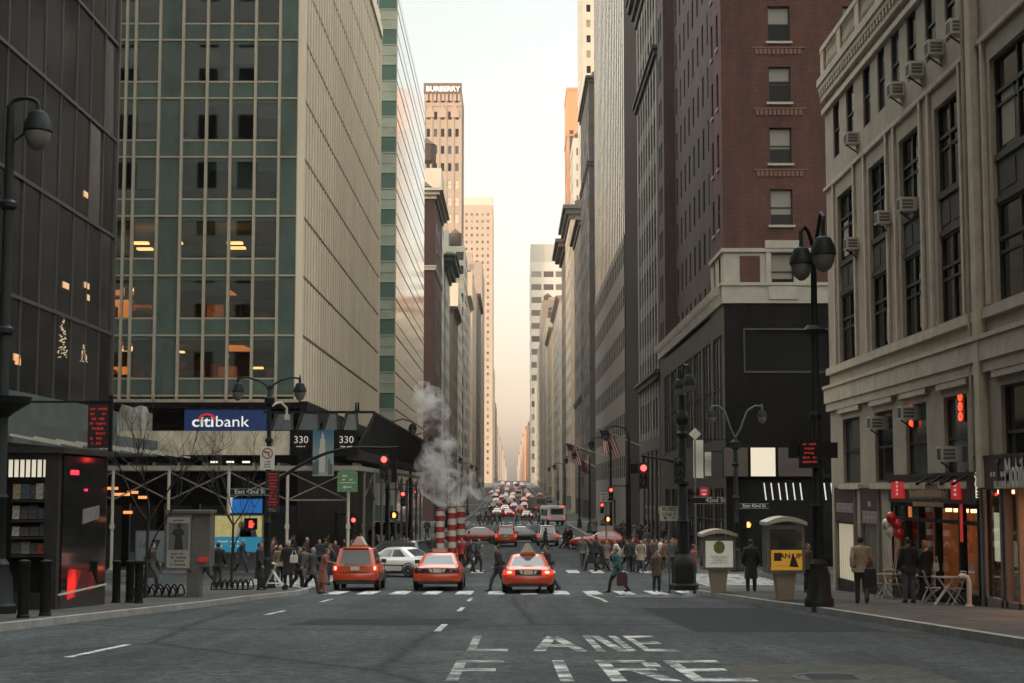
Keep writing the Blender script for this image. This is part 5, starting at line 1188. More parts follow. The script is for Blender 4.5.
def red_led_sign():
    Y = 45.0; a, b = at(88, 448, Y), at(109.5, 404, Y); t = thing('led_sign', 'black sign with red lettering hanging from the dark glass building', 'sign', ((a.x + b.x) / 2, Y, a.z))
    m = MB(); m.box(a.x, b.x, Y - .08, Y + .08, a.z, b.z); m.build('panel', mat('dark_red_panel', (.022, .006, .007), .5), t)
    q = MB(); marks(q, a.x + .05, b.x - .05, a.z + .06, b.z - .08, Y - .08, 8, r=random.Random(4)); q.build('red_lettering', REDTXT, t)
    h = MB(); h.box(b.x, b.x + .1, Y - .06, Y + .06, a.z - .1, b.z + .25); h.bar((b.x + .05, Y, b.z), (b.x - .8, Y + .3, b.z + .05), .06); h.bar((-15.3, Y, b.z + .06), (b.x, Y, b.z + .06), .06); h.build('bracket', BLACK, t)
red_led_sign()
def bollard(px, py, lb, h=1.15, r=.115):
    p = onground(px, py, WALK); m = MB(); m.lathe(0, 0, [(r * 1.15, 0), (r * 1.15, .05), (r, .07), (r, h - .08), (r * 1.12, h - .06), (r * 1.1, h), (.02, h + .03)], 14)
    tag(m.build('bollard', BLACK, None, p, True), lb, 'bollard', 'black bollards on the left pavement')
bollard(23, 618, 'black bollard standing leftmost, beside the lamp post base'); bollard(45, 616, 'black bollard in front of the magazine racks')
bollard(116, 603, 'black bollard at the far corner of the newsstand'); bollard(129.5, 603, 'black bollard in the middle of the three past the newsstand'); bollard(138.5, 603.5, 'black bollard closest to the small tree')
def phone_kiosk():
    p = onground(193, 597, WALK); Y = p.y; t = thing('phone_kiosk', 'grey pay phone kiosk with a black and white poster on the left pavement', 'phone kiosk', p)
    a, b = at(165, 570, Y), at(192, 514, Y); c = at(210, 514, Y + 1.0)
    GM = mat('kiosk_grey', (.13, .125, .115), .45, .3, var=.2, scale=2)
    m = MB(); m.box(a.x, b.x, Y, Y + .12, a.z, b.z); m.box(a.x + .15, b.x + .55, Y + .12, Y + 1.0, a.z + .1, b.z + .02); m.box(a.x - .04, b.x + .6, Y - .04, Y + 1.04, b.z + .02, b.z + .12); m.build('booth', GM, t)
    m = MB(); m.box(b.x - .15, b.x + .25, Y + .1, Y + .7, p.z, a.z + .1); m.build('pedestal', GM, t)
    q = MB(); w0, w1, z0, z1 = a.x + .05, b.x - .05, a.z + .06, b.z - .1; q.box(w0, w1, Y - .015, Y, z0, z1); q.build('poster', mat('poster_paper', (.30, .29, .25), .6, var=.2, scale=2), t)
    q = MB(); cx = (w0 + w1) / 2; zz = z0 + (z1 - z0) * .36; q.box(w0 + .04, w1 - .04, Y - .02, Y - .015, zz, z1 - .18, 0)
    hh = (z1 - .18 - zz); q.prism([(cx - .14, Y - .024, zz), (cx + .16, Y - .024, zz), (cx + .1, Y - .024, zz + hh * .5), (cx + .2, Y - .024, zz + hh * .62), (cx + .12, Y - .024, zz + hh * .78), (cx - .12, Y - .024, zz + hh * .78), (cx - .22, Y - .024, zz + hh * .6), (cx - .1, Y - .024, zz + hh * .5)], (0, .004, 0), 1)
    q.ball((cx + .01, Y - .022, zz + hh * .88), .07, .004, .1, 10, 6, 1); q.box(cx - .17, cx + .19, Y - .025, Y - .02, zz + hh * .9, zz + hh * .93, 1)
    q.build('poster_picture', [mat('photo_grey', (.115, .115, .11), .6), mat('photo_black', (.02, .02, .02), .6)], t)
    q = MB(); marks(q, w0 + .06, w1 - .06, z0 + .05, zz - .08, Y - .016, 4, r=random.Random(9)); marks(q, w0 + .1, w1 - .1, z1 - .15, z1 - .06, Y - .016, 1); q.build('poster_print', mat('print_dark', (.05, .045, .045), .6), t)
    q = MB(); q.box(b.x + .2, b.x + .5, Y + .06, Y + .1, a.z + .25, a.z + .4); q.build('red_lamp', REDTXT, t)
phone_kiosk()
# bare street trees and their tree guards
BARK = mat('bare_bark', (.022, .019, .016), .9, var=.3, scale=12)
def bare_tree(px, py, ptop, seed, lb, r0=.07, spread=1.0):
    p = onground(px, py, WALK); rr = random.Random(seed); zt = at(px, ptop, p.y).z; H = zt - p.z
    t = thing('bare_tree', lb, 'tree', p, 0, 'bare street trees on the left pavement'); tr = MB(); cr = MB()
    fork = H * .42; pts = [(p.x, p.y, p.z - .05), (p.x + .03, p.y, p.z + fork * .5), (p.x + .05, p.y, p.z + fork)]
    tr.tube(pts, [r0, r0 * .85, r0 * .75], 8)
    def grow(a, d, L, r, k):
        n = 4; q = [Vector(a)]; dd = Vector(d)
        for i in range(n):
            dd = (dd + Vector((rr.uniform(-.22, .22), rr.uniform(-.22, .22), rr.uniform(-.05, .16)))).normalized(); q.append(q[-1] + dd * L / n)
        (tr if k == 0 else cr).tube(q, [r * (1 - .16 * i) for i in range(n + 1)], 5 if k else 6, cap=False)
        if k < 3:
            for i in range(rr.choice((3, 4)) if k < 2 else 2):
                b = q[rr.randint(2, n)]; e = (dd + Vector((rr.uniform(-1, 1), rr.uniform(-1, 1), rr.uniform(-.1, .6))) * .85).normalized(); grow(b, e, L * rr.uniform(.5, .72), r * .55, k + 1)
    for i in range(5):
        th = i * 1.256 + rr.random(); grow(pts[-1] if i < 4 else pts[1], (math.cos(th) * .55 * spread, math.sin(th) * .55, .9), H * .42, r0 * .5, 0)
    tr.build('trunk', BARK, t, smooth=True); cr.build('crown', BARK, t)
bare_tree(145, 598, 420, 3, 'thin bare street tree nearest the phone kiosk', .06)
bare_tree(231, 588, 440, 8, 'thin bare street tree behind the phone kiosk near the crossing', .06)
def tree_guard(px0, px1, py, lb):
    a, b = onground(px0, py, WALK), onground(px1, py, WALK); t = thing('tree_guard', lb, 'tree guard', ((a.x + b.x) / 2, a.y, a.z), 0, 'low black tree guards'); h = MB(); n = 7; D = 1.3
    for sd in (0, D):
        for k in range(n):
            x0 = a.x + (b.x - a.x) * k / n; x1 = a.x + (b.x - a.x) * (k + 1) / n; pts = [(x0 + (x1 - x0) * .5 * (1 - math.cos(th)), a.y + sd, a.z + .32 * math.sin(th)) for th in [math.pi * i / 6 for i in range(7)]]; h.tube(pts, .028, 5)
    h.build('hoops', BLACK, t); s = MB(); s.box(a.x, b.x, a.y + .05, a.y + D - .05, a.z - .1, a.z + .035); s.build('soil_bed', mat('dark_soil', (.03, .026, .02), .95, var=.4, scale=9, bump=.6), t)
tree_guard(126, 176, 597, 'low black hoop guard round the tree nearest the phone kiosk'); tree_guard(211, 248, 590, 'low black hoop guard round the tree near the crossing')
# poster panels behind the pavement
def poster_panel(px0, px1, py0, py1, Y, build, lb, name='advertising_panel'):
    a, b = at(px0, py1, Y), at(px1, py0, Y); t = thing(name, lb, 'advertising panel', ((a.x + b.x) / 2, Y, a.z)); m = MB(); m.box(a.x - .06, b.x + .06, Y, Y + .3, a.z - .06, b.z + .06)
    for x in (a.x + .1, b.x - .2): m.box(x, x + .12, Y + .08, Y + .22, G(Y), a.z)
    m.build('frame', mat('panel_frame_grey', (.12, .12, .115), .5), t); build(t, a, b, Y); return t
def _seven(t, a, b, Y):
    m = MB(); m.box(a.x, b.x, Y - .02, Y, a.z, b.z); m.build('poster', mat('pale_blue_poster', (.17, .19, .19), .5, var=.1, scale=1), t)
    text('lettering', '7', .95, mat('black_print', (.02, .02, .025), .5), t, (b.x - .42, Y - .03, (a.z + b.z) / 2), bold=.02)
    q = MB(); marks(q, a.x + .1, b.x - .85, (a.z + b.z) / 2 - .05, (a.z + b.z) / 2 + .3, Y - .02, 3, r=random.Random(5)); q.build('small_print', mat('black_print', (.02, .02, .025), .5), t)
poster_panel(136, 164, 532, 562, 85.6, _seven, 'pale poster with a large black 7 behind the small tree')
def _people(t, a, b, Y):
    m = MB(); h = b.z - a.z; w = b.x - a.x; m.box(a.x, b.x, Y - .02, Y, a.z, a.z + h * .42, 0); m.box(a.x, b.x, Y - .02, Y, a.z + h * .42, b.z, 1); m.build('poster', [mat('print_cyan', (.02, .16, .25), .5, emit=(.03, .3, .5), es=.12), mat('print_yellow', (.42, .36, .14), .5, var=.3, scale=2, emit=(.8, .7, .3), es=.08)], t)
    q = MB(); r = random.Random(6)
    for u, k in ((.62, 0), (.8, 1), (.70, 2)):
        x = a.x + u * w; z = a.z + h * .75; q.ball((x, Y - .03, z), .16, .012, .2, 10, 6, 0); q.prism([(x - .32, Y - .03, a.z + h * .42), (x + .34, Y - .03, a.z + h * .42), (x + .22, Y - .03, z - .12), (x - .2, Y - .03, z - .12)], (0, .008, 0), 1 if k != 1 else 2)
    q.build('poster_picture', [mat('print_skin', (.22, .12, .08), .5), mat('print_pale_cloth', (.5, .47, .4), .5), mat('print_dark_cloth', (.05, .05, .06), .5)], t)
    q = MB(); marks(q, a.x + .2, a.x + w * .6, a.z + h * .1, a.z + h * .35, Y - .021, 2, r=r); q.build('small_print', WHITE, t)
poster_panel(207, 262, 516, 552, 84.6, _people, 'yellow and cyan poster of people beside the bank entrance')
def screen():
    Y = 85.4; a, b = at(232, 513, Y), at(262, 499, Y); t = thing('blue_screen', 'bright blue screen above the yellow and cyan poster', 'screen', ((a.x + b.x) / 2, Y, a.z)); m = MB(); m.box(a.x, b.x, Y, Y + .12, a.z, b.z); m.build('display', mat('blue_display', (.01, .08, .25), .4, emit=(.02, .20, .62), es=.14), t)
    f = MB(); f.box(a.x - .12, a.x, Y - .03, Y + .12, a.z, b.z + .1); f.build('pale_edge', mat('pale_edge', (.5, .55, .5), .5, emit=(.7, .9, .8), es=.1), t); q = MB(); q.box((a.x + b.x) / 2 - .05, (a.x + b.x) / 2 + .05, Y + .12, Y + .3, b.z - .3, b.z + 1.2); q.build('bracket', BLACK, t)
screen()
def low_wall():
    Y = 86.0; a, b = at(205, 568, Y), at(263, 553, Y); t = MB(); t.box(a.x - 4, b.x, Y, Y + .3, G(Y), b.z - .06); t.box(a.x - 4.02, b.x + .02, Y - .03, Y + .33, b.z - .06, b.z + .02)
    tag(t.build('low_wall', mat('grey_granite', (.13, .13, .125), .6, var=.2, scale=3)), 'low grey granite wall under the yellow and cyan poster', 'wall')
low_wall()
# ---- signs and signals
def plate(t, name, c, w, h, m, y=None, d=.03): b = MB(); b.box(c.x - w / 2, c.x + w / 2, c.y - d, c.y, c.z - h / 2, c.z + h / 2); return b.build(name, m, t)
SIGNBLK = mat('dark_green_sign', (.012, .018, .016), .6, spec=.2); SIGNW = mat('sign_white', (.62, .60, .54), .5); SIGNCR = mat('sign_cream', (.50, .47, .36), .5)
def street_sign(px, py, w, s, Y, lb, al='CENTER', dx=0):
    c = at(px, py, Y); t = thing('street_sign', lb, 'street sign', c); plate(t, 'plate', c, w, .27, SIGNBLK)
    e = MB(); 
    for z in (c.z - .125, c.z + .115): e.box(c.x - w / 2 + .01, c.x + w / 2 - .01, c.y - .034, c.y - .03, z, z + .012)
    e.build('border', SIGNW, t); text('lettering', s, .24, SIGNW, t, (c.x + dx, c.y - .036, c.z + .01), ext=.003, bold=.004); return t
def signal_head(parent, c, face=(0, -1), lit=0, name='signal_head'):
    """three-lens traffic light centred at c (its red lens on top), facing the camera"""
    m = MB(); m.box(c.x - .17, c.x + .17, c.y, c.y + .2, c.z - .78, c.z + .2)
    for k in range(3):
        z = c.z - .31 * k; n = 8; r = .15
        for i in range(n):
            th = math.pi * i / (n - 1); x0, z0 = c.x + r * math.cos(th), z + r * math.sin(th); m.bar((x0, c.y + .01, z0), (x0, c.y - .16, z0 - .03), .05, .02)
    m.build(name, mat('signal_black', (.012, .012, .011), .5), parent)
    for k in range(3):
        b = MB(); z = c.z - .31 * k; b.loft([[(c.x + .12 * math.cos(a) * q, c.y - y, z + .12 * math.sin(a) * q) for a in [2 * math.pi * i / 12 for i in range(12)]] for q, y in ((1, .005), (.8, .03), (.3, .045))])
        b.build('lens', (REDHOT if k == lit else mat('dead_lens', (.03, .025, .02), .2)), parent, smooth=True)
def ped_signal(px, py, Y, lit, lb, dx=0):
    c = at(px, py, Y); t = thing('walk_signal', lb, 'pedestrian signal', c); m = MB(); m.box(c.x - .22, c.x + .22, c.y, c.y + .2, c.z - .22, c.z + .22); m.box(c.x - .24, c.x + .24, c.y - .12, c.y, c.z + .2, c.z + .23); m.box(c.x - .24, c.x - .21, c.y - .12, c.y, c.z - .2, c.z + .22); m.box(c.x + .21, c.x + .24, c.y - .12, c.y, c.z - .2, c.z + .22); m.build('housing', BLACK, t)
    h = MB(); h.box(c.x - .08, c.x + .08, c.y - .02, c.y, c.z - .15, c.z + .02)
    for k in range(4): h.box(c.x - .08 + k * .042, c.x - .05 + k * .042, c.y - .02, c.y, c.z + .02, c.z + .12 + .02 * (k in (1, 2)))
    h.bar((c.x + .08, c.y - .01, c.z - .08), (c.x + .14, c.y - .01, c.z + .03), .03, .02); h.build('hand_symbol', lit, t)
def left_corner_lamp():
    p = Vector((at(267, 580, 63.2).x, 63.2, G(63.2) + WALK)); Y = p.y; t = thing('street_lamp', 'double armed street lamp carrying the no left turn sign at the bank corner', 'street lamp', p); zt = at(267, 404, Y).z
    m = MB(); post(m, p.x, Y, p.z, zt, .13, .08); z = at(267, 398, Y).z; m.lathe(p.x, Y, [(.08, z - .35), (.2, z - .2), (.2, z), (.1, z + .1), (.05, z + .5)], 10); m.build('pole', DKGREEN, t, smooth=True)
    a = MB(); zz = at(267, 392, Y).z
    ends = []
    for px in (238, 300):
        e = at(px, 380, Y); dx = e.x - p.x; pts = [(p.x, Y, zz), (p.x + dx * .12, Y, zz + .28), (p.x + dx * .35, Y, e.z - .02), (p.x + dx * .7, Y, e.z + .1), (e.x, Y, e.z + .06)]; a.tube(pts, .04, 8); a.tube([(e.x, Y, e.z + .2), (e.x, Y, e.z - .05)], [.02, .06], 6); ends.append(e)
    a.build('arm', DKGREEN, t, smooth=True)
    for e in ends: lamp_head(t, (e.x, Y, e.z - .02), .78)
    w = MB(); q = at(284, 404, Y + .3); w.tube([(p.x + .1, Y, q.z - .1), (p.x + .25, Y + .1, q.z + .02), (q.x - .1, Y + .2, q.z + .05), (q.x + .1, Y + .3, q.z - .15), (q.x + .12, Y + .3, q.z - .45)], .05, 8); w.box(q.x + .03, q.x + .21, Y + .22, Y + .4, q.z - .62, q.z - .42); w.build('camera_arm', CREAM, t, smooth=True)
    # signal mast arm
    s0 = at(269, 486, Y); s1 = at(384, 448, Y); ar = MB(); pts = [s0 + (s1 - s0) * u + Vector((0, 0, .55 * math.sin(math.pi * u) ** 1)) for u in [k / 8 for k in range(9)]]; ar.tube(pts, [.075 - .004 * k for k in range(9)], 8); e = at(398, 447, Y); ar.tube([pts[-1], e], .045, 8); ar.build('mast_arm', DKGREEN, t, smooth=True)
    c = at(384, 459.5, Y - .1); tt = thing('traffic_light', 'red traffic light hanging from the long arm on the left', 'traffic light', c); signal_head(tt, c); h = MB(); h.box(c.x - .03, c.x + .03, c.y + .06, c.y + .12, c.z + .2, at(384, 449, Y).z); h.build('hanger', BLACK, tt)
    c2 = at(394, 462, Y); h = MB(); h.box(c2.x - .1, c2.x + .1, c2.y - .1, c2.y + .3, c2.z - .8, c2.z + .2); h.build('side_head', BLACK, tt)
    # no left turn
    c = at(267.5, 458, Y - .22); n = thing('no_turn_sign', 'white no left turn sign with red ring on the corner lamp', 'traffic sign', c); plate(n, 'plate', c, .56, .90, SIGNW)
    g = MB(); cz = c.z + .18; ring = lambda r: [(c.x + r * math.cos(a), 0, cz + r * math.sin(a)) for a in [2 * math.pi * k / 20 for k in range(20)]]
    ro, ri = ring(.22), ring(.17)
    for k in range(20): j = (k + 1) % 20; g.poly([(ro[k][0], c.y - .034, ro[k][2]), (ro[j][0], c.y - .034, ro[j][2]), (ri[j][0], c.y - .034, ri[j][2]), (ri[k][0], c.y - .034, ri[k][2])])
    g.bar((c.x - .14, c.y - .036, cz + .14), (c.x + .14, c.y - .036, cz - .14), .04, .004); g.build('red_ring', mat('sign_red', (.42, .03, .03), .5), n)
    ar = MB(); ar.box(c.x + .03, c.x + .075, c.y - .033, c.y - .03, cz - .11, cz + .05); ar.box(c.x - .06, c.x + .075, c.y - .033, c.y - .03, cz + .03, cz + .07); ar.prism([(c.x - .06, c.y - .033, cz + .11), (c.x - .06, c.y - .033, cz - .01), (c.x - .14, c.y - .033, cz + .05)], (0, .003, 0)); q = MB(); marks(ar, c.x - .2, c.x + .2, c.z - .4, c.z - .1, c.y - .031, 3, r=random.Random(1)); ar.build('black_arrow', mat('black_print', (.02, .02, .025), .5), n)
    # red text board and street sign, walk signal
    c = at(273, 492, Y - .2); r_ = thing('red_text_board', 'dark board with glowing red lettering below the no left turn sign', 'sign', c); plate(r_, 'board', c, .50, 1.6, mat('dark_red_panel', (.022, .006, .007), .5)); q = MB(); marks(q, c.x - .2, c.x + .2, c.z - .58, c.z + .76, c.y - .031, 11, r=random.Random(8), fill=.9); q.build('red_lettering', REDTXT, r_); q = MB(); marks(q, c.x - .19, c.x + .19, c.z - .78, c.z - .62, c.y - .031, 2, r=random.Random(8)); q.build('pale_print', mat('blue_grey_print', (.25, .3, .34), .5), r_)
    street_sign(250, 492, 1.55, 'East 42nd St', Y - .3, 'dark street sign reading East 42nd St on the left corner lamp')
    ped_signal(251, 524, Y - .2, REDTXT if False else mat('red_hand', (.3, .02, .02), .4, emit=(1, .05, .04), es=.9), 'red hand walk signal on the left corner lamp')
left_corner_lamp()
def green_sign():
    Y = 86.0; c = at(347.5, 482, Y); t = thing('green_sign', 'green direction sign with an arrow on the white shed post', 'direction sign', c); m = MB(); w, h = 1.08, 1.05; m.box(c.x - w / 2, c.x + w / 2, c.y - .03, c.y, c.z - h / 2, c.z + h / 2); m.prism([(c.x - w / 2, c.y - .03, c.z + h / 2), (c.x + w / 2, c.y - .03, c.z + h / 2), (c.x + .1, c.y - .03, c.z + h / 2 + .14), (c.x - .1, c.y - .03, c.z + h / 2 + .14)], (0, .03, 0)); m.build('plate', mat('faded_green_sign', (.10, .20, .10), .5, var=.25, scale=2), t)
    q = MB(); marks(q, c.x - .4, c.x + .4, c.z + .02, c.z + .42, c.y - .031, 2, r=random.Random(3)); q.box(c.x - .42, c.x + .42, c.y - .034, c.y - .03, c.z - .06, c.z - .02); q.box(c.x - .12, c.x + .22, c.y - .034, c.y - .03, c.z - .3, c.z - .24); q.prism([(c.x - .1, c.y - .034, c.z - .18), (c.x - .1, c.y - .034, c.z - .36), (c.x - .26, c.y - .034, c.z - .27)], (0, .003, 0)); q.build('arrow_and_print', mat('pale_green_print', (.5, .58, .44), .5), t)
green_sign()
def right_corner_lamp():
    Y = 60.6; p = Vector((at(684, 590, Y).x, Y, G(Y) + WALK)); t = thing('street_lamp', 'heavy dark lamp post at the right corner carrying signal and signs', 'street lamp', p); zt = at(684, 396, Y).z
    m = MB(); post(m, p.x, Y, p.z, zt, .21, .12); z = at(684, 418, Y).z; m.lathe(p.x, Y, [(.12, z - .3), (.26, z - .12), (.26, z + .05), (.14, z + .3)], 10); m.lathe(p.x, Y, [(.46, p.z), (.46, p.z + .9), (.36, p.z + 1.15), (.2, p.z + 1.35)], 8); m.build('pole', DKGREEN, t, smooth=True)
    a = MB(); l, r = at(679, 377, Y - .2), at(689, 372, Y - .7)
    a.tube([(p.x, Y, zt), (p.x - .05, Y, l.z + .2), (l.x, Y - .2, l.z + .3), (l.x, Y - .2, l.z)], .045, 8); a.tube([(p.x, Y, zt), (p.x + .05, Y - .3, r.z + .3), (r.x, Y - .7, r.z + .25), (r.x, Y - .7, r.z)], .045, 8); a.build('arm', DKGREEN, t, smooth=True); lamp_head(t, (l.x, Y - .2, l.z), .72); lamp_head(t, (r.x, Y - .7, r.z), .85)
    s = MB(); e = at(641, 455.5, Y); s0 = at(684, 464, Y); s.tube([s0, at(665, 459.5, Y), e], [.07, .055, .045], 8); s.bar(at(684, 440, Y), at(660, 459, Y), .03); s.build('mast_arm', DKGREEN, t, smooth=True)
    c = at(643.5, 468, Y - .1); tt = thing('traffic_light', 'red traffic light on the arm left of the right corner lamp post', 'traffic light', c); signal_head(tt, c); h = MB(); h.box(c.x - .03, c.x + .03, c.y + .06, c.y + .12, c.z + .2, e.z); h.box(c.x - .5, c.x - .2, c.y + .02, c.y + .2, c.z - .2, c.z + .15); h.build('hanger', BLACK, tt)
    c = at(678.5, 463, Y - .3); t2 = thing('traffic_light', 'unlit grey sided traffic light on the right corner lamp post', 'traffic light', c); signal_head(t2, c, lit=9); h = MB(); h.box(c.x - .03, c.x + .12, c.y + .2, c.y + .35, c.z - .4, c.z - .3); h.build('bracket', STEEL, t2)
    c = at(704, 492, Y - .25); r_ = thing('red_sign', 'small red sign above the 42nd St plate on the right corner', 'sign', c); plate(r_, 'plate', c, .34, .34, mat('glow_red_plate', (.35, .03, .04), .5, emit=(1, .04, .06), es=.05)); q = MB(); marks(q, c.x - .12, c.x + .12, c.z - .02, c.z + .12, c.y - .031, 1); q.prism([(c.x - .12, c.y - .034, c.z - .04), (c.x + .12, c.y - .034, c.z - .04), (c.x + .04, c.y - .034, c.z - .12), (c.x - .04, c.y - .034, c.z - .12)], (0, .003, 0)); q.build('print', mat('pink_print', (.8, .35, .35), .5, emit=(1, .5, .5), es=.12), r_); b = MB(); b.bar((c.x, c.y + .02, c.z - .05), (p.x, Y, c.z - .05), .05); b.build('bracket', BLACK, r_)
    t3 = street_sign(709, 500.5, 1.22, '42nd St', Y - .3, 'dark street sign reading 42nd St on the right corner lamp post', dx=.24)
    b = MB(); c = at(709, 500.5, Y - .3); b.bar((c.x - .3, c.y + .02, c.z), (p.x, Y, c.z), .06); b.build('bracket', BLACK, t3)
right_corner_lamp()
def plain_sign(px, py, Y, w, h, lb, rows, m=SIGNCR, words=None, pole=True, diamond=False, seed=1):
    c = at(px, py, Y); t = thing('traffic_sign', lb, 'traffic sign', c); 
    if diamond:
        b = MB(); b.prism([(c.x - w / 2, c.y, c.z), (c.x, c.y, c.z - w / 2), (c.x + w / 2, c.y, c.z), (c.x, c.y, c.z + w / 2)], (0, -.03, 0)); b.build('plate', m, t); q = MB(); q.bar((c.x - w * .1, c.y - .034, c.z - w * .2), (c.x + w * .05, c.y - .034, c.z + w * .2), w * .12, .006)
    else:
        plate(t, 'plate', c, w, h, m); q = MB()
        if words:
            for k, s in enumerate(words): text('lettering', s, .20, mat('black_print', (.02, .02, .025), .5), t, (c.x, c.y - .034, c.z + h * .30 - k * .21), ext=.003, bold=.004)
            q.bar((c.x + .05, c.y - .034, c.z - h * .12), (c.x - .14, c.y - .034, c.z - h * .34), .07, .006); q.prism([(c.x - .2, c.y - .036, c.z - h * .20), (c.x - .04, c.y - .036, c.z - h * .38), (c.x - .2, c.y - .036, c.z - h * .40)], (0, .003, 0)); marks(q, c.x + .02, c.x + .24, c.z - h * .36, c.z - h * .22, c.y - .031, 1)
        else: marks(q, c.x - w * .42, c.x + w * .42, c.z - h * .42, c.z + h * .42, c.y - .031, rows, r=random.Random(seed))
    q.build('print', mat('black_print', (.02, .02, .025), .5), t)
    if pole: b = MB(); b.tube([(c.x, c.y + .06, G(Y)), (c.x, c.y + .06, c.z + h / 2)], .04, 6); b.build('pole', mat('grey_pole', (.09, .09, .085), .5), t)
    return t
plain_sign(669, 513.5, 62, .70, .56, 'cream BUSES ONLY sign with an arrow left of the corner lamp post', 3, words=('BUSES', 'ONLY'), pole=True)
plain_sign(695, 434, 86, .66, .66, 'pale diamond sign in front of the white banner', 1, diamond=True)
plain_sign(606, 486 + 11, 118, .9, .7, 'small cream sign far off above the orange taxi in the cross street', 3, seed=5)
def banner_w(px0, px1, py0, py1, Y, lb):
    a, b = at(px0, py1, Y), at(px1, py0, Y); t = thing('white_banner', lb, 'banner', ((a.x + b.x) / 2, Y, a.z), 0, 'pale banners on the far right corner'); m = MB(); n = 6; m.loft([[(a.x, Y - .03, a.z), (b.x, Y - .03, a.z), (b.x, Y + .03, a.z), (a.x, Y + .03, a.z)]] + [[(a.x, Y - .03 + .05 * math.sin(k), a.z + (b.z - a.z) * k / n), (b.x, Y - .03 + .05 * math.sin(k), a.z + (b.z - a.z) * k / n), (b.x, Y + .03 + .05 * math.sin(k), a.z + (b.z - a.z) * k / n), (a.x, Y + .03 + .05 * math.sin(k), a.z + (b.z - a.z) * k / n)] for k in range(1, n + 1)]); m.build('cloth', mat('pale_banner_cloth', (.45, .42, .35), .7), t); q = MB(); q.bar((a.x - .1, Y, b.z), (12.3, Y, b.z + .02), .05); q.build('rod', BLACK, t)
banner_w(693.5, 703, 440, 478, 89, 'pale hanging banner by the diamond sign'); banner_w(705, 711, 452, 476, 92.5, 'narrow pale hanging banner right of the wider one')
def far_corner_lamp():
    Y = 84.6; p = Vector((at(737, 575, Y).x, Y, G(Y) + WALK)); t = thing('street_lamp', 'slim double armed street lamp before the black base of the brick building', 'street lamp', p); zt = at(737, 438, Y).z; m = MB(); post(m, p.x, Y, p.z, zt, .15, .1); z = at(737, 444, Y).z; m.lathe(p.x, Y, [(.1, z - .3), (.26, z - .2), (.28, z + .1), (.1, z + .25)], 10); m.build('pole', DKGREEN, t, smooth=True); a = MB(); es = []
    for px in (711.5, 762):
        e = at(px, 408, Y); dx = e.x - p.x; a.tube([(p.x, Y, zt), (p.x + dx * .2, Y, zt + .5), (p.x + dx * .45, Y, e.z - .15), (p.x + dx * .75, Y, e.z + .12), (e.x, Y, e.z + .08)], .05, 8); a.tube([(e.x, Y, e.z + .25), (e.x, Y, e.z - .05)], [.02, .07], 6); es.append(e)
    a.build('arm', mat('grey_green_iron', (.06, .07, .065), .5), t, smooth=True)
    for e in es: lamp_head(t, (e.x, Y, e.z), .8)
    street_sign(754, 506, 1.55, 'East 42nd St', Y - .3, 'dark street sign reading East 42nd St beside the slim double armed lamp'); ped_signal(748.5, 524.5, Y - .2, ORANGEL, 'orange hand walk signal under the East 42nd St plate on the right')
    pl = MB(); c = at(752, 463, Y + .1)
far_corner_lamp()
# small signals and lamps up the avenue
def far_lamp(X, Y, lb):
    p = Vector((X, Y, G(Y) + WALK)); t = thing('street_lamp', lb, 'street lamp', p, 0, 'street lamps lining the avenue'); m = MB(); zt = p.z + 8.4; post(m, X, Y, p.z, zt, .13, .08); m.build('pole', DKGREEN, t, smooth=True); a = MB(); sx = -1 if X > 0 else 1; a.tube([(X, Y, zt), (X + sx * .3, Y, zt + .6), (X + sx * 1.0, Y, zt + .8), (X + sx * 1.7, Y, zt + .6)], .05, 6); a.build('arm', DKGREEN, t); lamp_head(t, (X + sx * 1.7, Y, zt + .6), .9)
for k, (X, Y) in enumerate(((-8.4, 108), (-8.3, 131), (8.6, 118), (8.6, 140), (8.6, 178), (8.6, 205), (-8.3, 178), (-8.3, 205), (8.6, 262), (-8.3, 262), (8.6, 300), (-8.3, 300))): far_lamp(X, Y, ('street lamp near the striped stacks on the left kerb', 'street lamp at the end of the flared dark parapet', 'street lamp on the right kerb past the corner crowd', 'street lamp under the larger flag on the right kerb')[k] if k < 4 else ('slim street lamp farther up the %s kerb' % ('right' if X > 0 else 'left')))
def far_signal(px, py, Y, lb, lit=0, wide=1.0, m=REDHOT):
    c = at(px, py, Y); X = c.x; t = thing('traffic_light', lb, 'traffic light', (X, Y, c.z), 0, 'far red traffic lights'); signal_head(t, c, lit=lit); b = MB(); px_ = X + (1.2 if X > 0 else -1.0); b.tube([(px_, Y + .3, G(Y)), (px_, Y + .3, c.z + .5)], .07, 6); b.tube([(px_, Y + .3, c.z + .3), (X, Y + .2, c.z + .3)], .04, 6); b.build('pole', BLACK, t)
far_signal(403, 494, 104, 'red signal beside the striped steam stacks'); far_signal(353.5, 520, 90.5, 'red signal behind the white shed post'); far_signal(611, 490, 116, 'red signal right of the small cream sign'); far_signal(602, 505, 150, 'dimmer red signal under the flags'); far_signal(416, 492, 165, 'red signal glimpsed through the steam')
ped_signal(394, 515, 96, ORANGEL, 'orange hand signal by the left crowd'); ped_signal(608, 519, 112, ORANGEL, 'small orange hand signal over the orange taxi in the cross street')
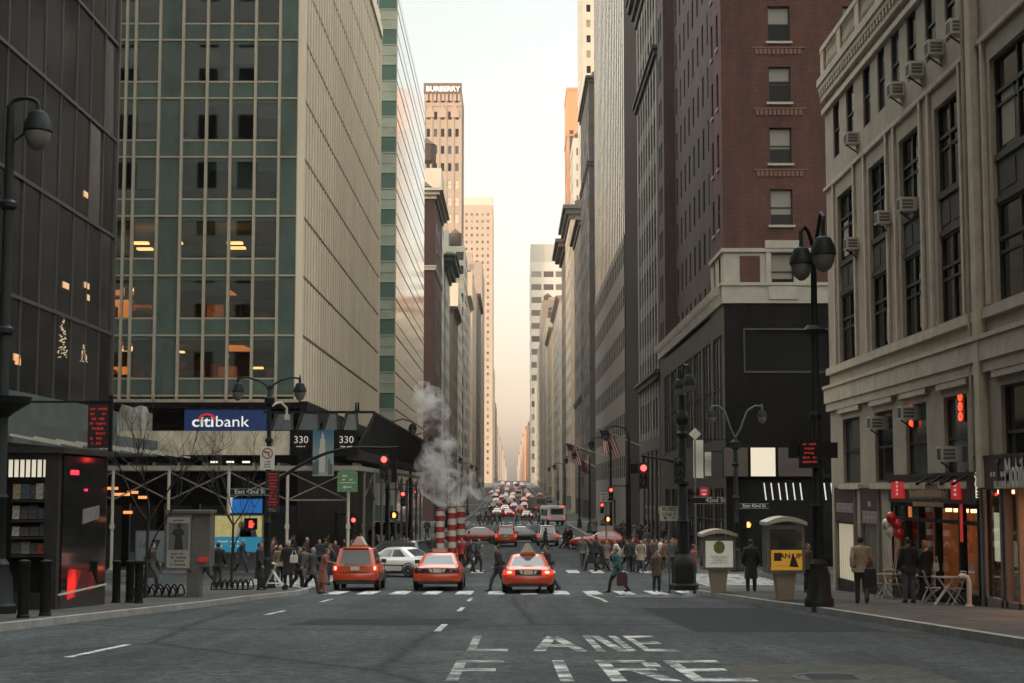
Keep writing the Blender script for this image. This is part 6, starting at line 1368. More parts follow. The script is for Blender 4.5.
# ---- phone booths on the right pavement
def booth(px0, px1, ptop, pbase, lb, poster, Y, hood):
    zt, z0 = at(px0, ptop, Y).z, G(Y) + WALK; a, b = at(px0, 560, Y).x, at(px1, 560, Y).x; w = b - a
    t = thing('phone_booth', lb, 'phone booth', ((a + b) / 2, Y, z0), 0, 'pay phone booths on the right pavement'); GM = mat('booth_grey', (.16, .155, .14), .4, .4, var=.2, scale=2); zb = z0 + .78
    f = MB(); 
    for x in (a, b - .07): f.box(x, x + .07, Y, Y + .07, zb, zt - .3); f.box(x, x + .07, Y + 1.0, Y + 1.07, zb, zt - .3)
    f.box(a, b, Y - .01, Y + .06, zb, zb + .09); f.box(a, b, Y - .01, Y + .06, zt - .42, zt - .3); f.box(a, a + .06, Y, Y + 1.07, zb, zb + .1); f.box(b - .06, b, Y, Y + 1.07, zb, zb + .1); f.build('frame', GM, t)
    s = MB(); s.box(a + .01, a + .05, Y + .07, Y + 1.0, zb + .1, zt - .35); s.box(b - .05, b - .01, Y + .07, Y + 1.0, zb + .1, zt - .35); s.build('side_panel', GLASSM, t)
    r = MB(); n = 8; r.loft([[(a - .05 + (w + .10) * u, Y - .22, zt - .30 + .26 * math.sin(math.pi * (.12 + .76 * u))) for u in [k / n for k in range(n + 1)]] + [(a - .05 + (w + .10) * u, Y - .22, zt - .38 + .2 * math.sin(math.pi * (.12 + .76 * u))) for u in [1 - k / n for k in range(n + 1)]], [(a - .05 + (w + .10) * u, Y + 1.2, zt - .30 + .26 * math.sin(math.pi * (.12 + .76 * u))) for u in [k / n for k in range(n + 1)]] + [(a - .05 + (w + .10) * u, Y + 1.2, zt - .38 + .2 * math.sin(math.pi * (.12 + .76 * u))) for u in [1 - k / n for k in range(n + 1)]]]); r.build('arched_roof', hood, t)
    p = MB(); cx = (a + b) / 2; p.loft([[(cx - q * w * .5, Y + .12, z), (cx + q * w * .5, Y + .12, z), (cx + q * w * .5, Y + .7, z), (cx - q * w * .5, Y + .7, z)] for q, z in ((.40, z0), (.56, zb))]); p.build('pedestal', mat('tan_metal_pedestal', (.30, .25, .19), .45, .3, var=.15, scale=2), t)
    c = MB(); c.box(cx - .15, cx + .15, Y + .4, Y + .7, zb + .4, zb + 1.1); c.build('telephone', BLACK, t); poster(t, a + .09, b - .09, zb + .1, zt - .44, Y)
def _green(t, a, b, z0, z1, Y):
    m = MB(); m.box(a, b, Y - .035, Y - .012, z0, z1); m.build('poster', mat('cream_poster', (.50, .50, .40), .5, emit=(1, 1, .85), es=.06), t); q = MB(); cx = (a + b) / 2; zz = z0 + (z1 - z0) * .5; H_ = z1 - zz; q.prism([(cx + r_ * math.cos(a_), Y - .036, zz + H_ * .5 + r_ * 1.15 * math.sin(a_)) for a_, r_ in [(2 * math.pi * i / 22, H_ * (.43 + .04 * math.sin(i * 2.7))) for i in range(22)]], (0, .003, 0)); q.build('green_picture', mat('soft_green_print', (.13, .20, .045), .5, var=.35, scale=3), t); k = MB(); marks(k, a + .1, b - .1, z0 + .12, zz - .06, Y - .036, 6, r=random.Random(5)); k.build('print', mat('grey_print', (.14, .14, .11), .5), t)
def _yellow(t, a, b, z0, z1, Y):
    zz = z0 + (z1 - z0) * .5; m = MB(); m.box(a, b, Y - .035, Y - .012, z0, zz); m.build('poster', mat('orange_yellow_poster', (.52, .26, .02), .5, emit=(1, .5, .05), es=.08), t); g = MB(); g.box(a, b, Y, Y + .01, zz, z1); g.build('front_glass', bpy.data.materials['clear_shop_glass'], t); q = MB(); q.box(a + .08, a + .3, Y - .04, Y - .035, zz - .32, zz - .08); text('lettering', 'AN UP', .2, mat('black_print', (.02, .02, .025), .5), t, ((a + b) / 2 + .12, Y - .038, zz - .18), ext=.003, sx=1.1, bold=.006); marks(q, a + .1, b - .4, z0 + .12, zz - .45, Y - .036, 4, r=random.Random(15)); q.prism([(b - .1, Y - .04, z0 + .08), (b - .38, Y - .04, z0 + .1), (b - .28, Y - .04, z0 + .5), (b - .18, Y - .04, z0 + .3)], (0, .003, 0)); q.build('print', mat('black_print', (.02, .02, .025), .5), t)
booth(703, 735.5, 528, 598, 'grey phone booth with a green and cream poster by the corner', _green, 56.0, mat('cream_arch', (.42, .37, .28), .5, var=.2, scale=2)); booth(768, 805, 515, 603, 'open glass phone booth with an orange yellow poster beside the lamp post', _yellow, 47.5, mat('pale_arch', (.46, .43, .35), .5, var=.2, scale=2))
# ---- café tables, chairs, balloons, pipe
MET = mat('aluminium', (.55, .54, .50), .3, .8)
def cafe_chair():
    t = thing('cafe_chair', '', 'chair'); l = MB()
    for x in (-.2, .2): l.tube([(x, .2, 0), (x, -.05, .42), (x * .95, -.22, .88)], .016, 6); l.tube([(x, -.24, 0), (x, .0, .3), (x, .2, .44)], .016, 6)
    l.tube([(-.2, -.22, .88), (.2, -.22, .88)], .016, 6); l.build('frame', MET, t); s = MB()
    for k in range(5): s.box(-.2, .2, -.16 + k * .08, -.10 + k * .08, .43, .45)
    s.build('seat', MET, t); b = MB()
    for k in range(3): z = .58 + k * .1; y = -.1 - (z - .44) * .26; b.box(-.2, .2, y - .01, y + .01, z, z + .06)
    b.build('backrest', MET, t); return t
def cafe_table():
    t = thing('cafe_table', '', 'table'); m = MB(); m.lathe(0, 0, [(.36, .715), (.37, .72), (.37, .74), (.02, .745)], 20); m.build('tabletop', MET, t); l = MB()
    for k in range(2):
        for s in (-1, 1): l.tube([(s * .3, .18 * (1 if k else -1), 0), (-s * .2, .18 * (1 if k else -1), .715)], .016, 6)
    l.build('leg_frame', MET, t); return t
ch = cafe_chair(); tb = cafe_table(); used = [0, 0]
def put(o, i, x, y, rz, lb):
    z = G(y) + WALK
    q = o if not used[i] else dup(o); used[i] = 1; q.location = (x, y, z); q.rotation_euler.z = rz; q['label'] = lb; q['group'] = ('café chairs outside the red signed café', 'café tables outside the red signed café')[i]; return q
def gx(px, Y): return at(px, 590, Y).x
put(ch, 0, gx(881, 50.2), 50.2, R(70), 'aluminium café chair nearest the purple signboards'); put(ch, 0, gx(893, 49.2), 49.2, R(200), 'aluminium café chair right behind the standing couple')
put(ch, 0, gx(932, 43.6), 43.6, R(-100), 'aluminium café chair hidden behind the couple talking'); put(ch, 0, gx(956, 42.3), 42.3, R(95), 'aluminium café chair closest to the bent pipe')
put(tb, 1, gx(888, 49.6), 49.6, R(10), 'round café table beside the menu poster'); put(tb, 1, gx(946, 42.6), 42.6, R(-10), 'round café table right of the standing couple'); put(tb, 1, gx(924, 46.0), 46.0, R(30), 'round café table behind the standing couple')
def pipe():
    Y = 41.2; X = gx(969, Y); z = G(Y) + WALK; m = MB(); m.tube([(X, Y, z), (X, Y, z + .62), (X - .04, Y, z + .74), (X - .16, Y, z + .78), (X - .24, Y, z + .74)], .065, 10); m.lathe(X, Y, [(.11, z), (.11, z + .03), (.07, z + .05)], 10); tag(m.build('standpipe', CREAM, None, None, True), 'pale bent standpipe sticking out of the pavement by the café', 'pipe')
pipe()
for px, py, c, lb in ((891, 517, 'r', 'topmost red balloon of the bunch by the café'), (886.5, 524, 'w', 'left white balloon of the bunch by the café'), (897, 524, 'r', 'middle red balloon of the bunch by the café'), (890, 531, 'w', 'lower white balloon of the bunch by the café'), (899, 533, 'r', 'lowest red balloon of the bunch by the café')):
    Y = 49.5 + (0.15 if c == 'w' else 0); p = at(px, py, Y); m = MB(); r = .155; m.lathe(0, 0, [(.008, -r * 1.5), (.03, -r * 1.4), (r * .55, -r * 1.0), (r * .9, -r * .45), (r, 0), (r * .9, r * .5), (r * .55, r * .9), (.02, r * 1.08)], 14); o = tag(m.build('balloon', mat('red_balloon', (.5, .02, .02), .25, coat=.3) if c == 'r' else mat('white_balloon', (.62, .58, .5), .25, coat=.3), None, p, True), lb, 'balloon', 'balloons tied by the café'); s = MB(); s.tube([(0, 0, -r * 1.5), (.1 * (at(893, 560, Y).x - p.x), 0, -.6), (at(893, 560, Y).x - p.x, .1, -1.5)], .006, 4); s.build('string', WHITE, o, (0, 0, 0))
# ---- flags
def flag(px, py, Y, L, w, lb, stars=True, dark=False):
    X = 12.2; c = at(px, py, Y); base = Vector((X, Y, c.z - .6)); tip = Vector((c.x - .2, Y - .6, c.z + L * .45)); t = thing('flag', lb, 'flag', base, 0, 'flags hung over the right pavement'); m = MB(); m.tube([base, tip], [.07, .04], 6); m.ball(tip, .1, .1, .1, 8, 6); m.build('flagpole', mat('pale_flagpole', (.35, .33, .28), .5), t)
    d = (base - tip).normalized(); n = 13; mb = MB(); seg = 8
    for i in range(n):
        for k in range(seg):
            def P(u, v):                                                  # u along the pole, v hanging down, folds in Y
                q = tip + d * (.15 + u * w * .62); return (q.x + .10 * math.sin(v * 4 + u * 5) + v * .5, q.y + .22 * math.sin(u * 9 + v * 2.2), q.z - v * L * .9)
            u0, u1 = i / n, (i + 1) / n; v0, v1 = k / seg, (k + 1) / seg; mi = (0 if i % 2 == 0 else 1)
            if stars and i < 7 and k < 3: mi = 2
            if dark: mi = 2 if i % 3 else 0
            mb.poly([P(u0, v0), P(u1, v0), P(u1, v1), P(u0, v1)], mi)
    mb.build('cloth', [mat('flag_red', (.26, .03, .035), .8), mat('flag_white', (.5, .46, .40), .8), mat('flag_navy', (.03, .03, .05), .8)], t)
flag(599, 440, 150, 2.5, 2.6, 'large striped flag hanging over the right pavement'); flag(566, 452, 205, 2.7, 2.6, 'darker striped flag farther up the avenue'); flag(577, 463, 232, 2.2, 2.3, 'dark plain flag drooping between the two striped flags', False, True)
# ---- striped steam stacks and steam
def stack(px, py0, py1, Y, lb):
    X = at(px, py0, Y).x; z0 = G(Y); zt = at(px, py0, Y).z; t = thing('steam_stack', lb, 'steam stack', (X, Y, z0), 0, 'striped steam stacks in the roadway'); m = MB(); n = 8; r = .29
    for k in range(n):
        a, b = z0 + .45 + (zt - z0 - .45) * k / n, z0 + .45 + (zt - z0 - .45) * (k + 1) / n; m.lathe(X, Y, [(r, a), (r, b)], 14, k % 2)
    m.lathe(X, Y, [(r * 1.08, zt - .06), (r * 1.08, zt + .03), (r * .8, zt + .035)], 14); m.build('pipe', [mat('stack_red', (.38, .03, .02), .5), mat('stack_white', (.6, .56, .50), .5, var=.2, scale=3)], t, smooth=True); b = MB(); b.box(X - .5, X + .5, Y - .5, Y + .5, z0, z0 + .4); b.lathe(X, Y, [(.5, z0 + .4), (.3, z0 + .5)], 12); b.build('base', mat('stack_orange_red', (.42, .05, .02), .5), t)
for a in ((440, 510, 548, 103, 'striped red and white steam stack, shortest and leftmost'), (452, 507, 548, 104.5, 'striped red and white steam stack in the middle'), (461, 506, 548, 107, 'striped red and white steam stack, rightmost and slimmest')): stack(*a)
def steam():
    r = random.Random(21); mb = MB()
    pts = [(446, 499, 9), (452, 494, 12), (444, 488, 15), (436, 480, 16), (445, 474, 14), (432, 466, 15), (437, 455, 14), (443, 446, 12), (433, 438, 11), (436, 427, 10), (430, 416, 11), (426, 404, 12), (432, 398, 10), (424, 392, 9), (441, 412, 8), (461, 492, 11), (471, 490, 8), (428, 476, 10), (455, 482, 10), (480, 493, 6), (468, 485, 8), (488, 496, 5), (474, 479, 6)]
    for px, py, rad in pts:
        Y = 106 + r.uniform(-1, 1.2); p = at(px, py, Y); q = 1.3 * rad / (F / Y); mb.ball(p, q, q * .9, q * 1.0, 14, 10)
    o = mb.build('steam_plume', STEAM, smooth=True); md = o.modifiers.new('r', 'REMESH'); md.mode = 'VOXEL'; md.voxel_size = .14; dg = bpy.context.evaluated_depsgraph_get(); me = bpy.data.meshes.new_from_object(o.evaluated_get(dg)); o.modifiers.clear(); o.data = me
    if not me.materials: me.materials.append(STEAM)
    tag(o, 'white steam drifting up from the striped stacks', 'steam', None, 'stuff')
STEAM = bpy.data.materials.new('steam_volume'); STEAM.use_nodes = True
def _steam_nodes():
    nt = STEAM.node_tree
    for n in list(nt.nodes): nt.nodes.remove(n)
    o = nt.nodes.new('ShaderNodeOutputMaterial'); v = nt.nodes.new('ShaderNodeVolumePrincipled'); tc = nt.nodes.new('ShaderNodeTexCoord'); n = nt.nodes.new('ShaderNodeTexNoise'); n.inputs['Scale'].default_value = .7; n.inputs['Detail'].default_value = 6; n.inputs['Roughness'].default_value = .62; n.inputs['Distortion'].default_value = .6
    nt.links.new(tc.outputs['Object'], n.inputs['Vector']); r = nt.nodes.new('ShaderNodeMapRange'); r.inputs[1].default_value = .49; r.inputs[2].default_value = .74; r.inputs[3].default_value = 0; r.inputs[4].default_value = 4.2
    n2 = nt.nodes.new('ShaderNodeTexNoise'); n2.inputs['Scale'].default_value = 2.6; n2.inputs['Detail'].default_value = 5; n2.inputs['Distortion'].default_value = 1.2; nt.links.new(tc.outputs['Object'], n2.inputs['Vector']); r2 = nt.nodes.new('ShaderNodeMapRange'); r2.inputs[1].default_value = .36; r2.inputs[2].default_value = .62; r2.inputs[3].default_value = .12; r2.inputs[4].default_value = 1.3; nt.links.new(n2.outputs['Fac'], r2.inputs[0]); ml = nt.nodes.new('ShaderNodeMath'); ml.operation = 'MULTIPLY'
    nt.links.new(n.outputs['Fac'], r.inputs[0]); nt.links.new(r.outputs[0], ml.inputs[0]); nt.links.new(r2.outputs[0], ml.inputs[1]); nt.links.new(ml.outputs[0], v.inputs['Density']); v.inputs['Color'].default_value = (1, .985, .96, 1); v.inputs['Anisotropy'].default_value = .2; nt.links.new(v.outputs[0], o.inputs['Volume'])
_steam_nodes()
steam()
# ================================================================== vehicles (built heading +Y)
def paintm(name, c, coat=.6, rough=.35): return mat(name, c, rough, coat=coat)
TAXI = mat('taxi_orange', (.47, .042, .005), .35, var=.12, scale=2, coat=.45); WHITEP = paintm('white_car_paint', (.62, .60, .56)); SILVER = mat('silver_car_paint', (.36, .34, .31), .3, .5, coat=.5); BLACKP = paintm('black_car_paint', (.012, .012, .013)); REDP = paintm('red_car_paint', (.30, .02, .02)); GREYP = mat('grey_car_paint', (.10, .10, .10), .3, .4, coat=.5)
TYRE = mat('tyre_rubber', (.012, .012, .012), .85); RIM = mat('wheel_rim', (.30, .29, .27), .35, .7); CARGL = mat('car_glass', (.055, .065, .065), .04, spec=.8); TRIM = mat('car_black_trim', (.014, .014, .014), .5)
TL_OFF = mat('tail_lens_off', (.09, .008, .008), .15, coat=.5); TL_ON = mat('tail_lens_lit', (.5, .03, .02), .2, emit=(1, .05, .025), es=.28)
BR_ON = mat('brake_lens_lit', (.6, .1, .06), .2, emit=(1, .22, .12), es=1.6); TL_DIM = mat('tail_lens_running', (.4, .02, .02), .2, emit=(1, .04, .03), es=.5)
PLATE = mat('number_plate', (.55, .50, .36), .5); CHROME = mat('chrome', (.6, .6, .58), .15, 1.0); ADW = mat('ad_topper_white', (.46, .44, .37), .5, var=.2, scale=4); SIGNO = mat('taxi_sign_orange', (.45, .12, .05), .5)
def ring(y, hw, zb, zs, zt, cr=.02):
    R_ = [(hw * .80, zb), (hw * .97, zb + .10), (hw, (zb + zs) / 2), (hw * .985, zs - .03), (hw * .95, zs + .02), (hw * .84, zt - .01), (hw * .45, zt + cr * .7), (0, zt + cr)]
    return [(x, y, z) for x, z in R_] + [(-x, y, z) for x, z in reversed(R_[:-1])]
def wheel(parent, x, y, r=.33, w=.22):
    s = 1 if x > 0 else -1
    t = MB(); t.loft([[(x + dx, y + rr * math.cos(a), r + rr * math.sin(a)) for a in [2 * math.pi * k / 18 for k in range(18)]] for dx, rr in ((-w / 2, r * .78), (-w / 2 + .02, r * .95), (-w / 2 + .05, r), (w / 2 - .05, r), (w / 2 - .02, r * .95), (w / 2, r * .78))])
    o = t.build('wheel', TYRE, parent, (0, 0, 0), True)
    q = MB(); xo = x + s * (w / 2 - .01)
    q.loft([[(xo + s * dx, y + rr * math.cos(a), r + rr * math.sin(a)) for a in [2 * math.pi * k / 14 for k in range(14)]] for dx, rr in ((0, r * .66), (.015, r * .62), (-.015, r * .45), (.01, r * .18), (.012, .01))]); q.build('rim', RIM, o, (0, 0, 0), True)
def quadpart(name, m, parent, pts, off, root=None):
    n = (Vector(pts[1]) - Vector(pts[0])).cross(Vector(pts[3]) - Vector(pts[0])).normalized() * off
    b = MB(); b.poly([Vector(p) + n for p in pts]); return b.build(name, m, parent, (0, 0, 0))
def inset(pts, k):
    c = sum((Vector(p) for p in pts), Vector()) / 4; return [c + (Vector(p) - c) * k for p in pts]
def make_car(kind):
    t = thing('car', '', 'car'); L0 = (0, 0, 0)
    if kind == 'sedan':
        st = [(-2.70, .84, .46, .62, .70), (-2.66, .92, .40, .72, .90), (-2.5, .96, .34, .80, .985), (-1.6, .99, .24, .86, 1.03), (0, .99, .22, .86, 1.0), (1.1, .985, .22, .84, .985), (2.1, .96, .26, .78, .91), (2.55, .90, .32, .68, .80), (2.69, .80, .40, .58, .66)]
        gb = (-1.78, 1.12, .86, 1.0); gt = (-.92, .28, .63, 1.42); wb = 1.46; crown = 1.475; hw = .99; wr = .335
    else:
        st = [(-2.20, .80, .44, .64, .76), (-2.17, .88, .40, .86, .98), (-2.0, .905, .34, .92, 1.06), (-1.2, .91, .28, .94, 1.08), (0, .91, .26, .94, 1.08), (.9, .905, .26, .92, 1.07), (1.7, .88, .30, .84, 1.0), (2.1, .82, .36, .72, .88), (2.2, .74, .42, .62, .72)]
        gb = (-2.10, 1.05, .80, 1.05); gt = (-1.86, .25, .66, 1.66); wb = 1.31; crown = 1.73; hw = .91; wr = .36
    y0, y1, w0, z0 = gb; ya, yb, w1, z1 = gt; re = st[0][0]
    b = MB(); b.loft([ring(*s) for s in st])
    def sup(y0, y1, w, z, c=.12): return [(w - c, y0, z), (w, y0 + c, z), (w, y1 - c, z), (w - c, y1, z), (-w + c, y1, z), (-w, y1 - c, z), (-w, y0 + c, z), (-w + c, y0, z)]
    b.loft([sup(y0, y1, w0, z0 - .06), sup(ya, yb, w1, z1), sup(ya + .10, yb - .10, w1 - .12, (z1 + crown) / 2 + .015), sup(ya + .3, yb - .2, w1 - .3, crown)])
    body = fixn(b.build('body', TAXI, t, L0, True))
    # glass panels lie a few millimetres outside the cabin
    def lerp(a, c, u): return [a[k] + (c[k] - a[k]) * u for k in range(3)]
    B = lambda sx, y: (sx * (w0 - .1 if y in (y0, y1) else w0), y, z0 - .06)
    def face(p00, p10, p11, p01, u0, u1, v0, v1):
        f = lambda u, v: lerp(lerp(p00, p10, u), lerp(p01, p11, u), v); return [f(u0, v0), f(u1, v0), f(u1, v1), f(u0, v1)]
    c = .12
    quadpart('rear_window', CARGL, t, face((-w0 + c, y0, z0 - .06), (w0 - c, y0, z0 - .06), (w1 - c, ya, z1), (-w1 + c, ya, z1), .04, .96, .17 if kind == 'sedan' else .10, .90), .006)
    quadpart('windshield', CARGL, t, face((w0 - c, y1, z0 - .06), (-w0 + c, y1, z0 - .06), (-w1 + c, yb, z1), (w1 - c, yb, z1), .05, .95, .14, .92), .006)
    for s in (-1, 1):
        p = [(s * w0, y0 + c, z0 - .06), (s * w0, y1 - c, z0 - .06), (s * w1, yb - c, z1), (s * w1, ya + c, z1)]
        for (u0, u1) in (((.14, .49), (.53, .90)) if kind == 'sedan' else ((.05, .29), (.33, .60), (.64, .93))):
            f = face(*p, u0, u1, .16, .90); f = f if s > 0 else f[::-1]; quadpart('side_window', CARGL, t, f, .006)
    for x in (-1, 1):
        wheel(t, x * (hw - .10), -wb, wr); wheel(t, x * (hw - .10), wb, wr)
        for yy in (-wb, wb):
            a = MB(); pts = [(x * (hw - .012), yy + (wr + .05) * math.cos(th), wr + (wr + .05) * math.sin(th)) for th in [math.pi * k / 12 for k in range(-1, 14)]]; a.tube(pts, .03, 5); a.build('wheel_arch', TRIM, t, L0)
        m = MB(); m.box(x * (w0 + .02), x * (w0 + .22), y1 - .62, y1 - .48, z0 + .02, z0 + .17); m.build('mirror', TRIM, t, L0)
        d = MB(); d.box(x * hw * .995, x * (hw + .006), -.02, .01, .4, .9 if kind == 'sedan' else 1.0); d.box(x * (hw - .01), x * (hw + .015), -1.2, 1.2, .58, .63); d.build('door_trim', TRIM, t, L0)
        l = MB()
        if kind == 'sedan': l.loft([[(x * .50, re - .012, .70), (x * .90, re + .02, .70), (x * .965, re + .14, .72), (x * .5, re + .2, .70)], [(x * .50, re - .005, .90), (x * .86, re + .02, .91), (x * .94, re + .14, .89), (x * .5, re + .2, .90)]])
        else: l.loft([[(x * .70, re - .012, .80), (x * .86, re + .0, .80), (x * .905, re + .10, .82), (x * .7, re + .2, .8)], [(x * .72, re + .0, 1.02), (x * .85, re + .015, 1.03), (x * .89, re + .10, 1.0), (x * .7, re + .2, 1.02)]])
        fixn(l.build('tail_light', TL_OFF, t, L0))
        k = MB(); zz = .81 if kind == 'sedan' else .91; ky = re - .02 if kind == 'sedan' else re - .016
        k.loft([[(x * .71 + (.10 if kind == 'sedan' else .05) * q * math.cos(a), ky - d, zz + (.055 if kind == 'sedan' else .08) * q * math.sin(a)) for a in [2 * math.pi * i / 12 for i in range(12)]] for q, d in ((1, -.02), (1, .0), (.5, .012))]) if kind == 'sedan' else k.loft([[(x * .78 + .05 * q * math.cos(a), ky - d, zz + .08 * q * math.sin(a)) for a in [2 * math.pi * i / 12 for i in range(12)]] for q, d in ((1, -.03), (1, .0), (.5, .012))])
        fixn(k.build('brake_lamp', TL_OFF, t, L0))
        h = MB(); fy = st[-1][0]; h.box(x * .45, x * .78, fy - .12, fy + .01, .58, .72); h.build('headlight', CHROME, t, L0)
    bp = MB(); bz = (.40, .66) if kind == 'sedan' else (.44, .70); w = hw - .06
    bp.loft([[(-w, re + .3, z), (-w + .02, re + .02, z), (-w + .16, re - .07 * q, z), (w - .16, re - .07 * q, z), (w - .02, re + .02, z), (w, re + .3, z)] for z, q in ((bz[0], .6), (bz[0] + .06, 1), (bz[1] - .05, 1), (bz[1], .5))]); fixn(bp.build('rear_bumper', TAXI, t, L0, True))
    tr = MB()
    if kind == 'sedan': tr.box(-.5, .5, re - .02, re + .1, .71, .89); tr.box(-.74, .74, re + .005, re + .06, .675, .69); tr.box(-.755, -.74, re + .02, re + 1.0, .93, 1.02); tr.box(.74, .755, re + .02, re + 1.0, .93, 1.02); tr.box(-.75, .75, re - .03, re + .5, .27, .42)
    else: tr.box(-.68, .68, re - .065, re, .56, .60); tr.box(-.75, .75, re - .0, re + .5, .28, .45); tr.box(-.56, .56, re - .03, re + .06, .71, .745)
    tr.build('black_trim', TRIM, t, L0)
    p = MB(); pz = .73 if kind == 'sedan' else .82; p.box(-.17, .17, re - .045, re, pz, pz + .155); p.build('number_plate', PLATE, t, L0)
    if kind == 'sedan':
        q = MB()
        for x in (-1, 1): q.prism([(x * .2, re - .03, .74), (x * .27, re - .03, .74), (x * .35, re - .03, .88), (x * .22, re - .03, .88)], (0, .03, 0))
        q.build('reversing_lamp', mat('reversing_lens', (.5, .5, .46), .3), t, L0)
    else:
        q = MB(); q.box(-.42, .42, re - .05, re + .03, 1.02, 1.07); q.build('chrome_bar', CHROME, t, L0); q = MB(); q.box(-.5, .5, ya - .08, ya + .2, z1 + .01, z1 + .05); q.build('spoiler', TAXI, t, L0)
        q = MB()
        for x in (-1, 1): q.tube([(x * .58, ya + .3, crown), (x * .58, yb - .3, crown)], .025, 6)
        q.build('roof_rail', TRIM, t, L0)
    return t
def topper(root, kind, z):
    if kind == 'tent':
        m = MB(); m.prism([(-.26, -.9, z + .07), (.26, -.9, z + .07), (.07, -.9, z + .40), (-.07, -.9, z + .40)], (0, 1.1, 0)); m.box(-.3, .3, -.92, .22, z - .02, z + .07, 1); m.build('roof_advert', [ADW, SIGNO], root, (0, 0, 0))
    elif kind == 'low':
        m = MB(); m.box(-.32, .32, -.45, -.2, z - .02, z + .17, 0); m.box(-.27, .27, -.456, -.45, z + .03, z + .13, 1); m.build('roof_sign', [SIGNO, mat('print_pale', (.42, .40, .33), .6)], root, (0, 0, 0))
    elif kind == 'long':
        m = MB(); m.box(-.18, .18, -.75, .45, z, z + .36); m.build('roof_advert', ADW, root, (0, 0, 0))
def repaint(root, m=None, tl=None):
    for c in root.children:
        n = c.name.split('.')[0]
        if m and n in ('body', 'rear_bumper', 'spoiler'): c.material_slots[0].link = 'OBJECT'; c.material_slots[0].material = m
        if tl and n == 'brake_lamp': c.material_slots[0].link = 'OBJECT'; c.material_slots[0].material = BR_ON if tl == TL_ON else tl
        if tl and n == 'tail_light': c.material_slots[0].link = 'OBJECT'; c.material_slots[0].material = tl
SED = make_car('sedan'); SUV = make_car('suv'); first = {'sedan': True, 'suv': True}
def car(kind, px, py, lb, cat='car', paint=TAXI, tl=TL_OFF, rz=0.0, top=None, name='car', Y=None, group=None, scale=None):
    """px, py: where the middle of the rear wheels meets the road"""
    src = SED if kind == 'sedan' else SUV; wb = 1.46 if kind == 'sedan' else 1.31
    p = onground(px, py) if Y is None else Vector((at(px, 500, Y).x, Y, G(Y)))
    c = p + Vector((-math.sin(rz) * wb, math.cos(rz) * wb, 0)); c.z = (G(c.y - 1.4 * abs(math.cos(rz))) + G(c.y + 1.4 * abs(math.cos(rz)))) / 2
    slope = math.atan((G(c.y + 1.4) - G(c.y - 1.4)) / 2.8) * math.cos(rz)
    r = src if first[kind] else dup(src); first[kind] = False
    r.name = name; r.location = c; r.rotation_euler = (slope, 0, rz) if abs(math.cos(rz)) > .5 else (0, 0, rz); r['label'] = lb; r['category'] = cat
    if group: r['group'] = group
    elif 'group' in r: del r['group']
    repaint(r, paint, tl)
    return r, top
tops = []
def add(*a, **k): tops.append((car(*a, **k), a[0]))
add('suv', 357, 590.5, 'orange suv taxi with white advertising tent stopped at the left of the crosswalk', 'taxi', TAXI, TL_ON, top='tent', name='taxi')
add('sedan', 438.5, 590, 'orange sedan taxi with unlit tail lamps stopped in the middle lane', 'taxi', TAXI, TL_OFF, top='low', name='taxi')
add('sedan', 528, 593, 'orange sedan taxi with lit brake lamps and tent shaped roof advert', 'taxi', TAXI, TL_ON, top='tent', name='taxi')
add('sedan', 420, 566.5, 'white sedan turning away into the cross street behind the suv taxi', 'car', WHITEP, TL_DIM, rz=R(58), Y=81)
add('suv', 412, 556, 'dark suv with pale roof line behind the white sedan', 'car', GREYP, TL_DIM, rz=R(70), Y=86.5)
add('suv', 506, 546.5, 'orange taxi driving away beyond the crossing left of the silver suv', 'taxi', TAXI, TL_DIM, name='taxi')
add('suv', 547.5, 546, 'silver suv driving away beyond the crossing', 'car', SILVER, TL_DIM)
add('sedan', 622, 543, 'orange taxi with white roof advert crossing on the right side', 'taxi', TAXI, TL_OFF, rz=R(84), top='long', name='taxi', Y=128)
add('sedan', 508.5, 517.5, 'red lit taxi turning across the far crossing', 'taxi', TAXI, TL_ON, rz=R(8), name='taxi')
add('sedan', 492, 543.5, 'dark red car half hidden left of the orange taxi beyond the crossing', 'car', REDP, TL_OFF, rz=R(90), Y=143)
add('sedan', 534, 541, 'dark car crossing behind the silver suv with a pale wheel showing', 'car', BLACKP, TL_OFF, rz=R(90), Y=146)
FARG = 'cars queueing up the avenue in the distance'
far = [(499, 507.5, 'suv', REDP, 1, 'red suv with lit brakes, nearest of the far left queue'), (509.8, 505, 'suv', SILVER, 0, 'silver suv in the far queue right of the red suv'), (524.4, 508.5, 'sedan', BLACKP, 1, 'dark sedan in the far queue behind the turning taxi'),
       (535, 506.5, 'sedan', REDP, 1, 'red sedan in the far queue beside the white bus'), (502, 500, 'sedan', TAXI, 1, 'orange taxi in the far queue behind the red suv'), (491.5, 495, 'sedan', REDP, 1, 'red lit car along the far left kerb'), (495, 492, 'suv', REDP, 1, 'red suv along the far left kerb'), (513, 497, 'sedan', WHITEP, 1, 'white sedan in the far queue'), (529.5, 499, 'sedan', TAXI, 1, 'taxi with bright brake lights in the far queue'),
       (549, 503.5, 'suv', BLACKP, 0, 'dark suv parked along the right kerb behind the white bus'), (540, 498, 'suv', BLACKP, 1, 'dark suv in the far queue near the parked trailer')]
for px, py, kd, pt, on, lb in far: add(kd, px, py, lb, 'car', pt, TL_ON if on else TL_DIM, group=FARG)
rr = random.Random(31)
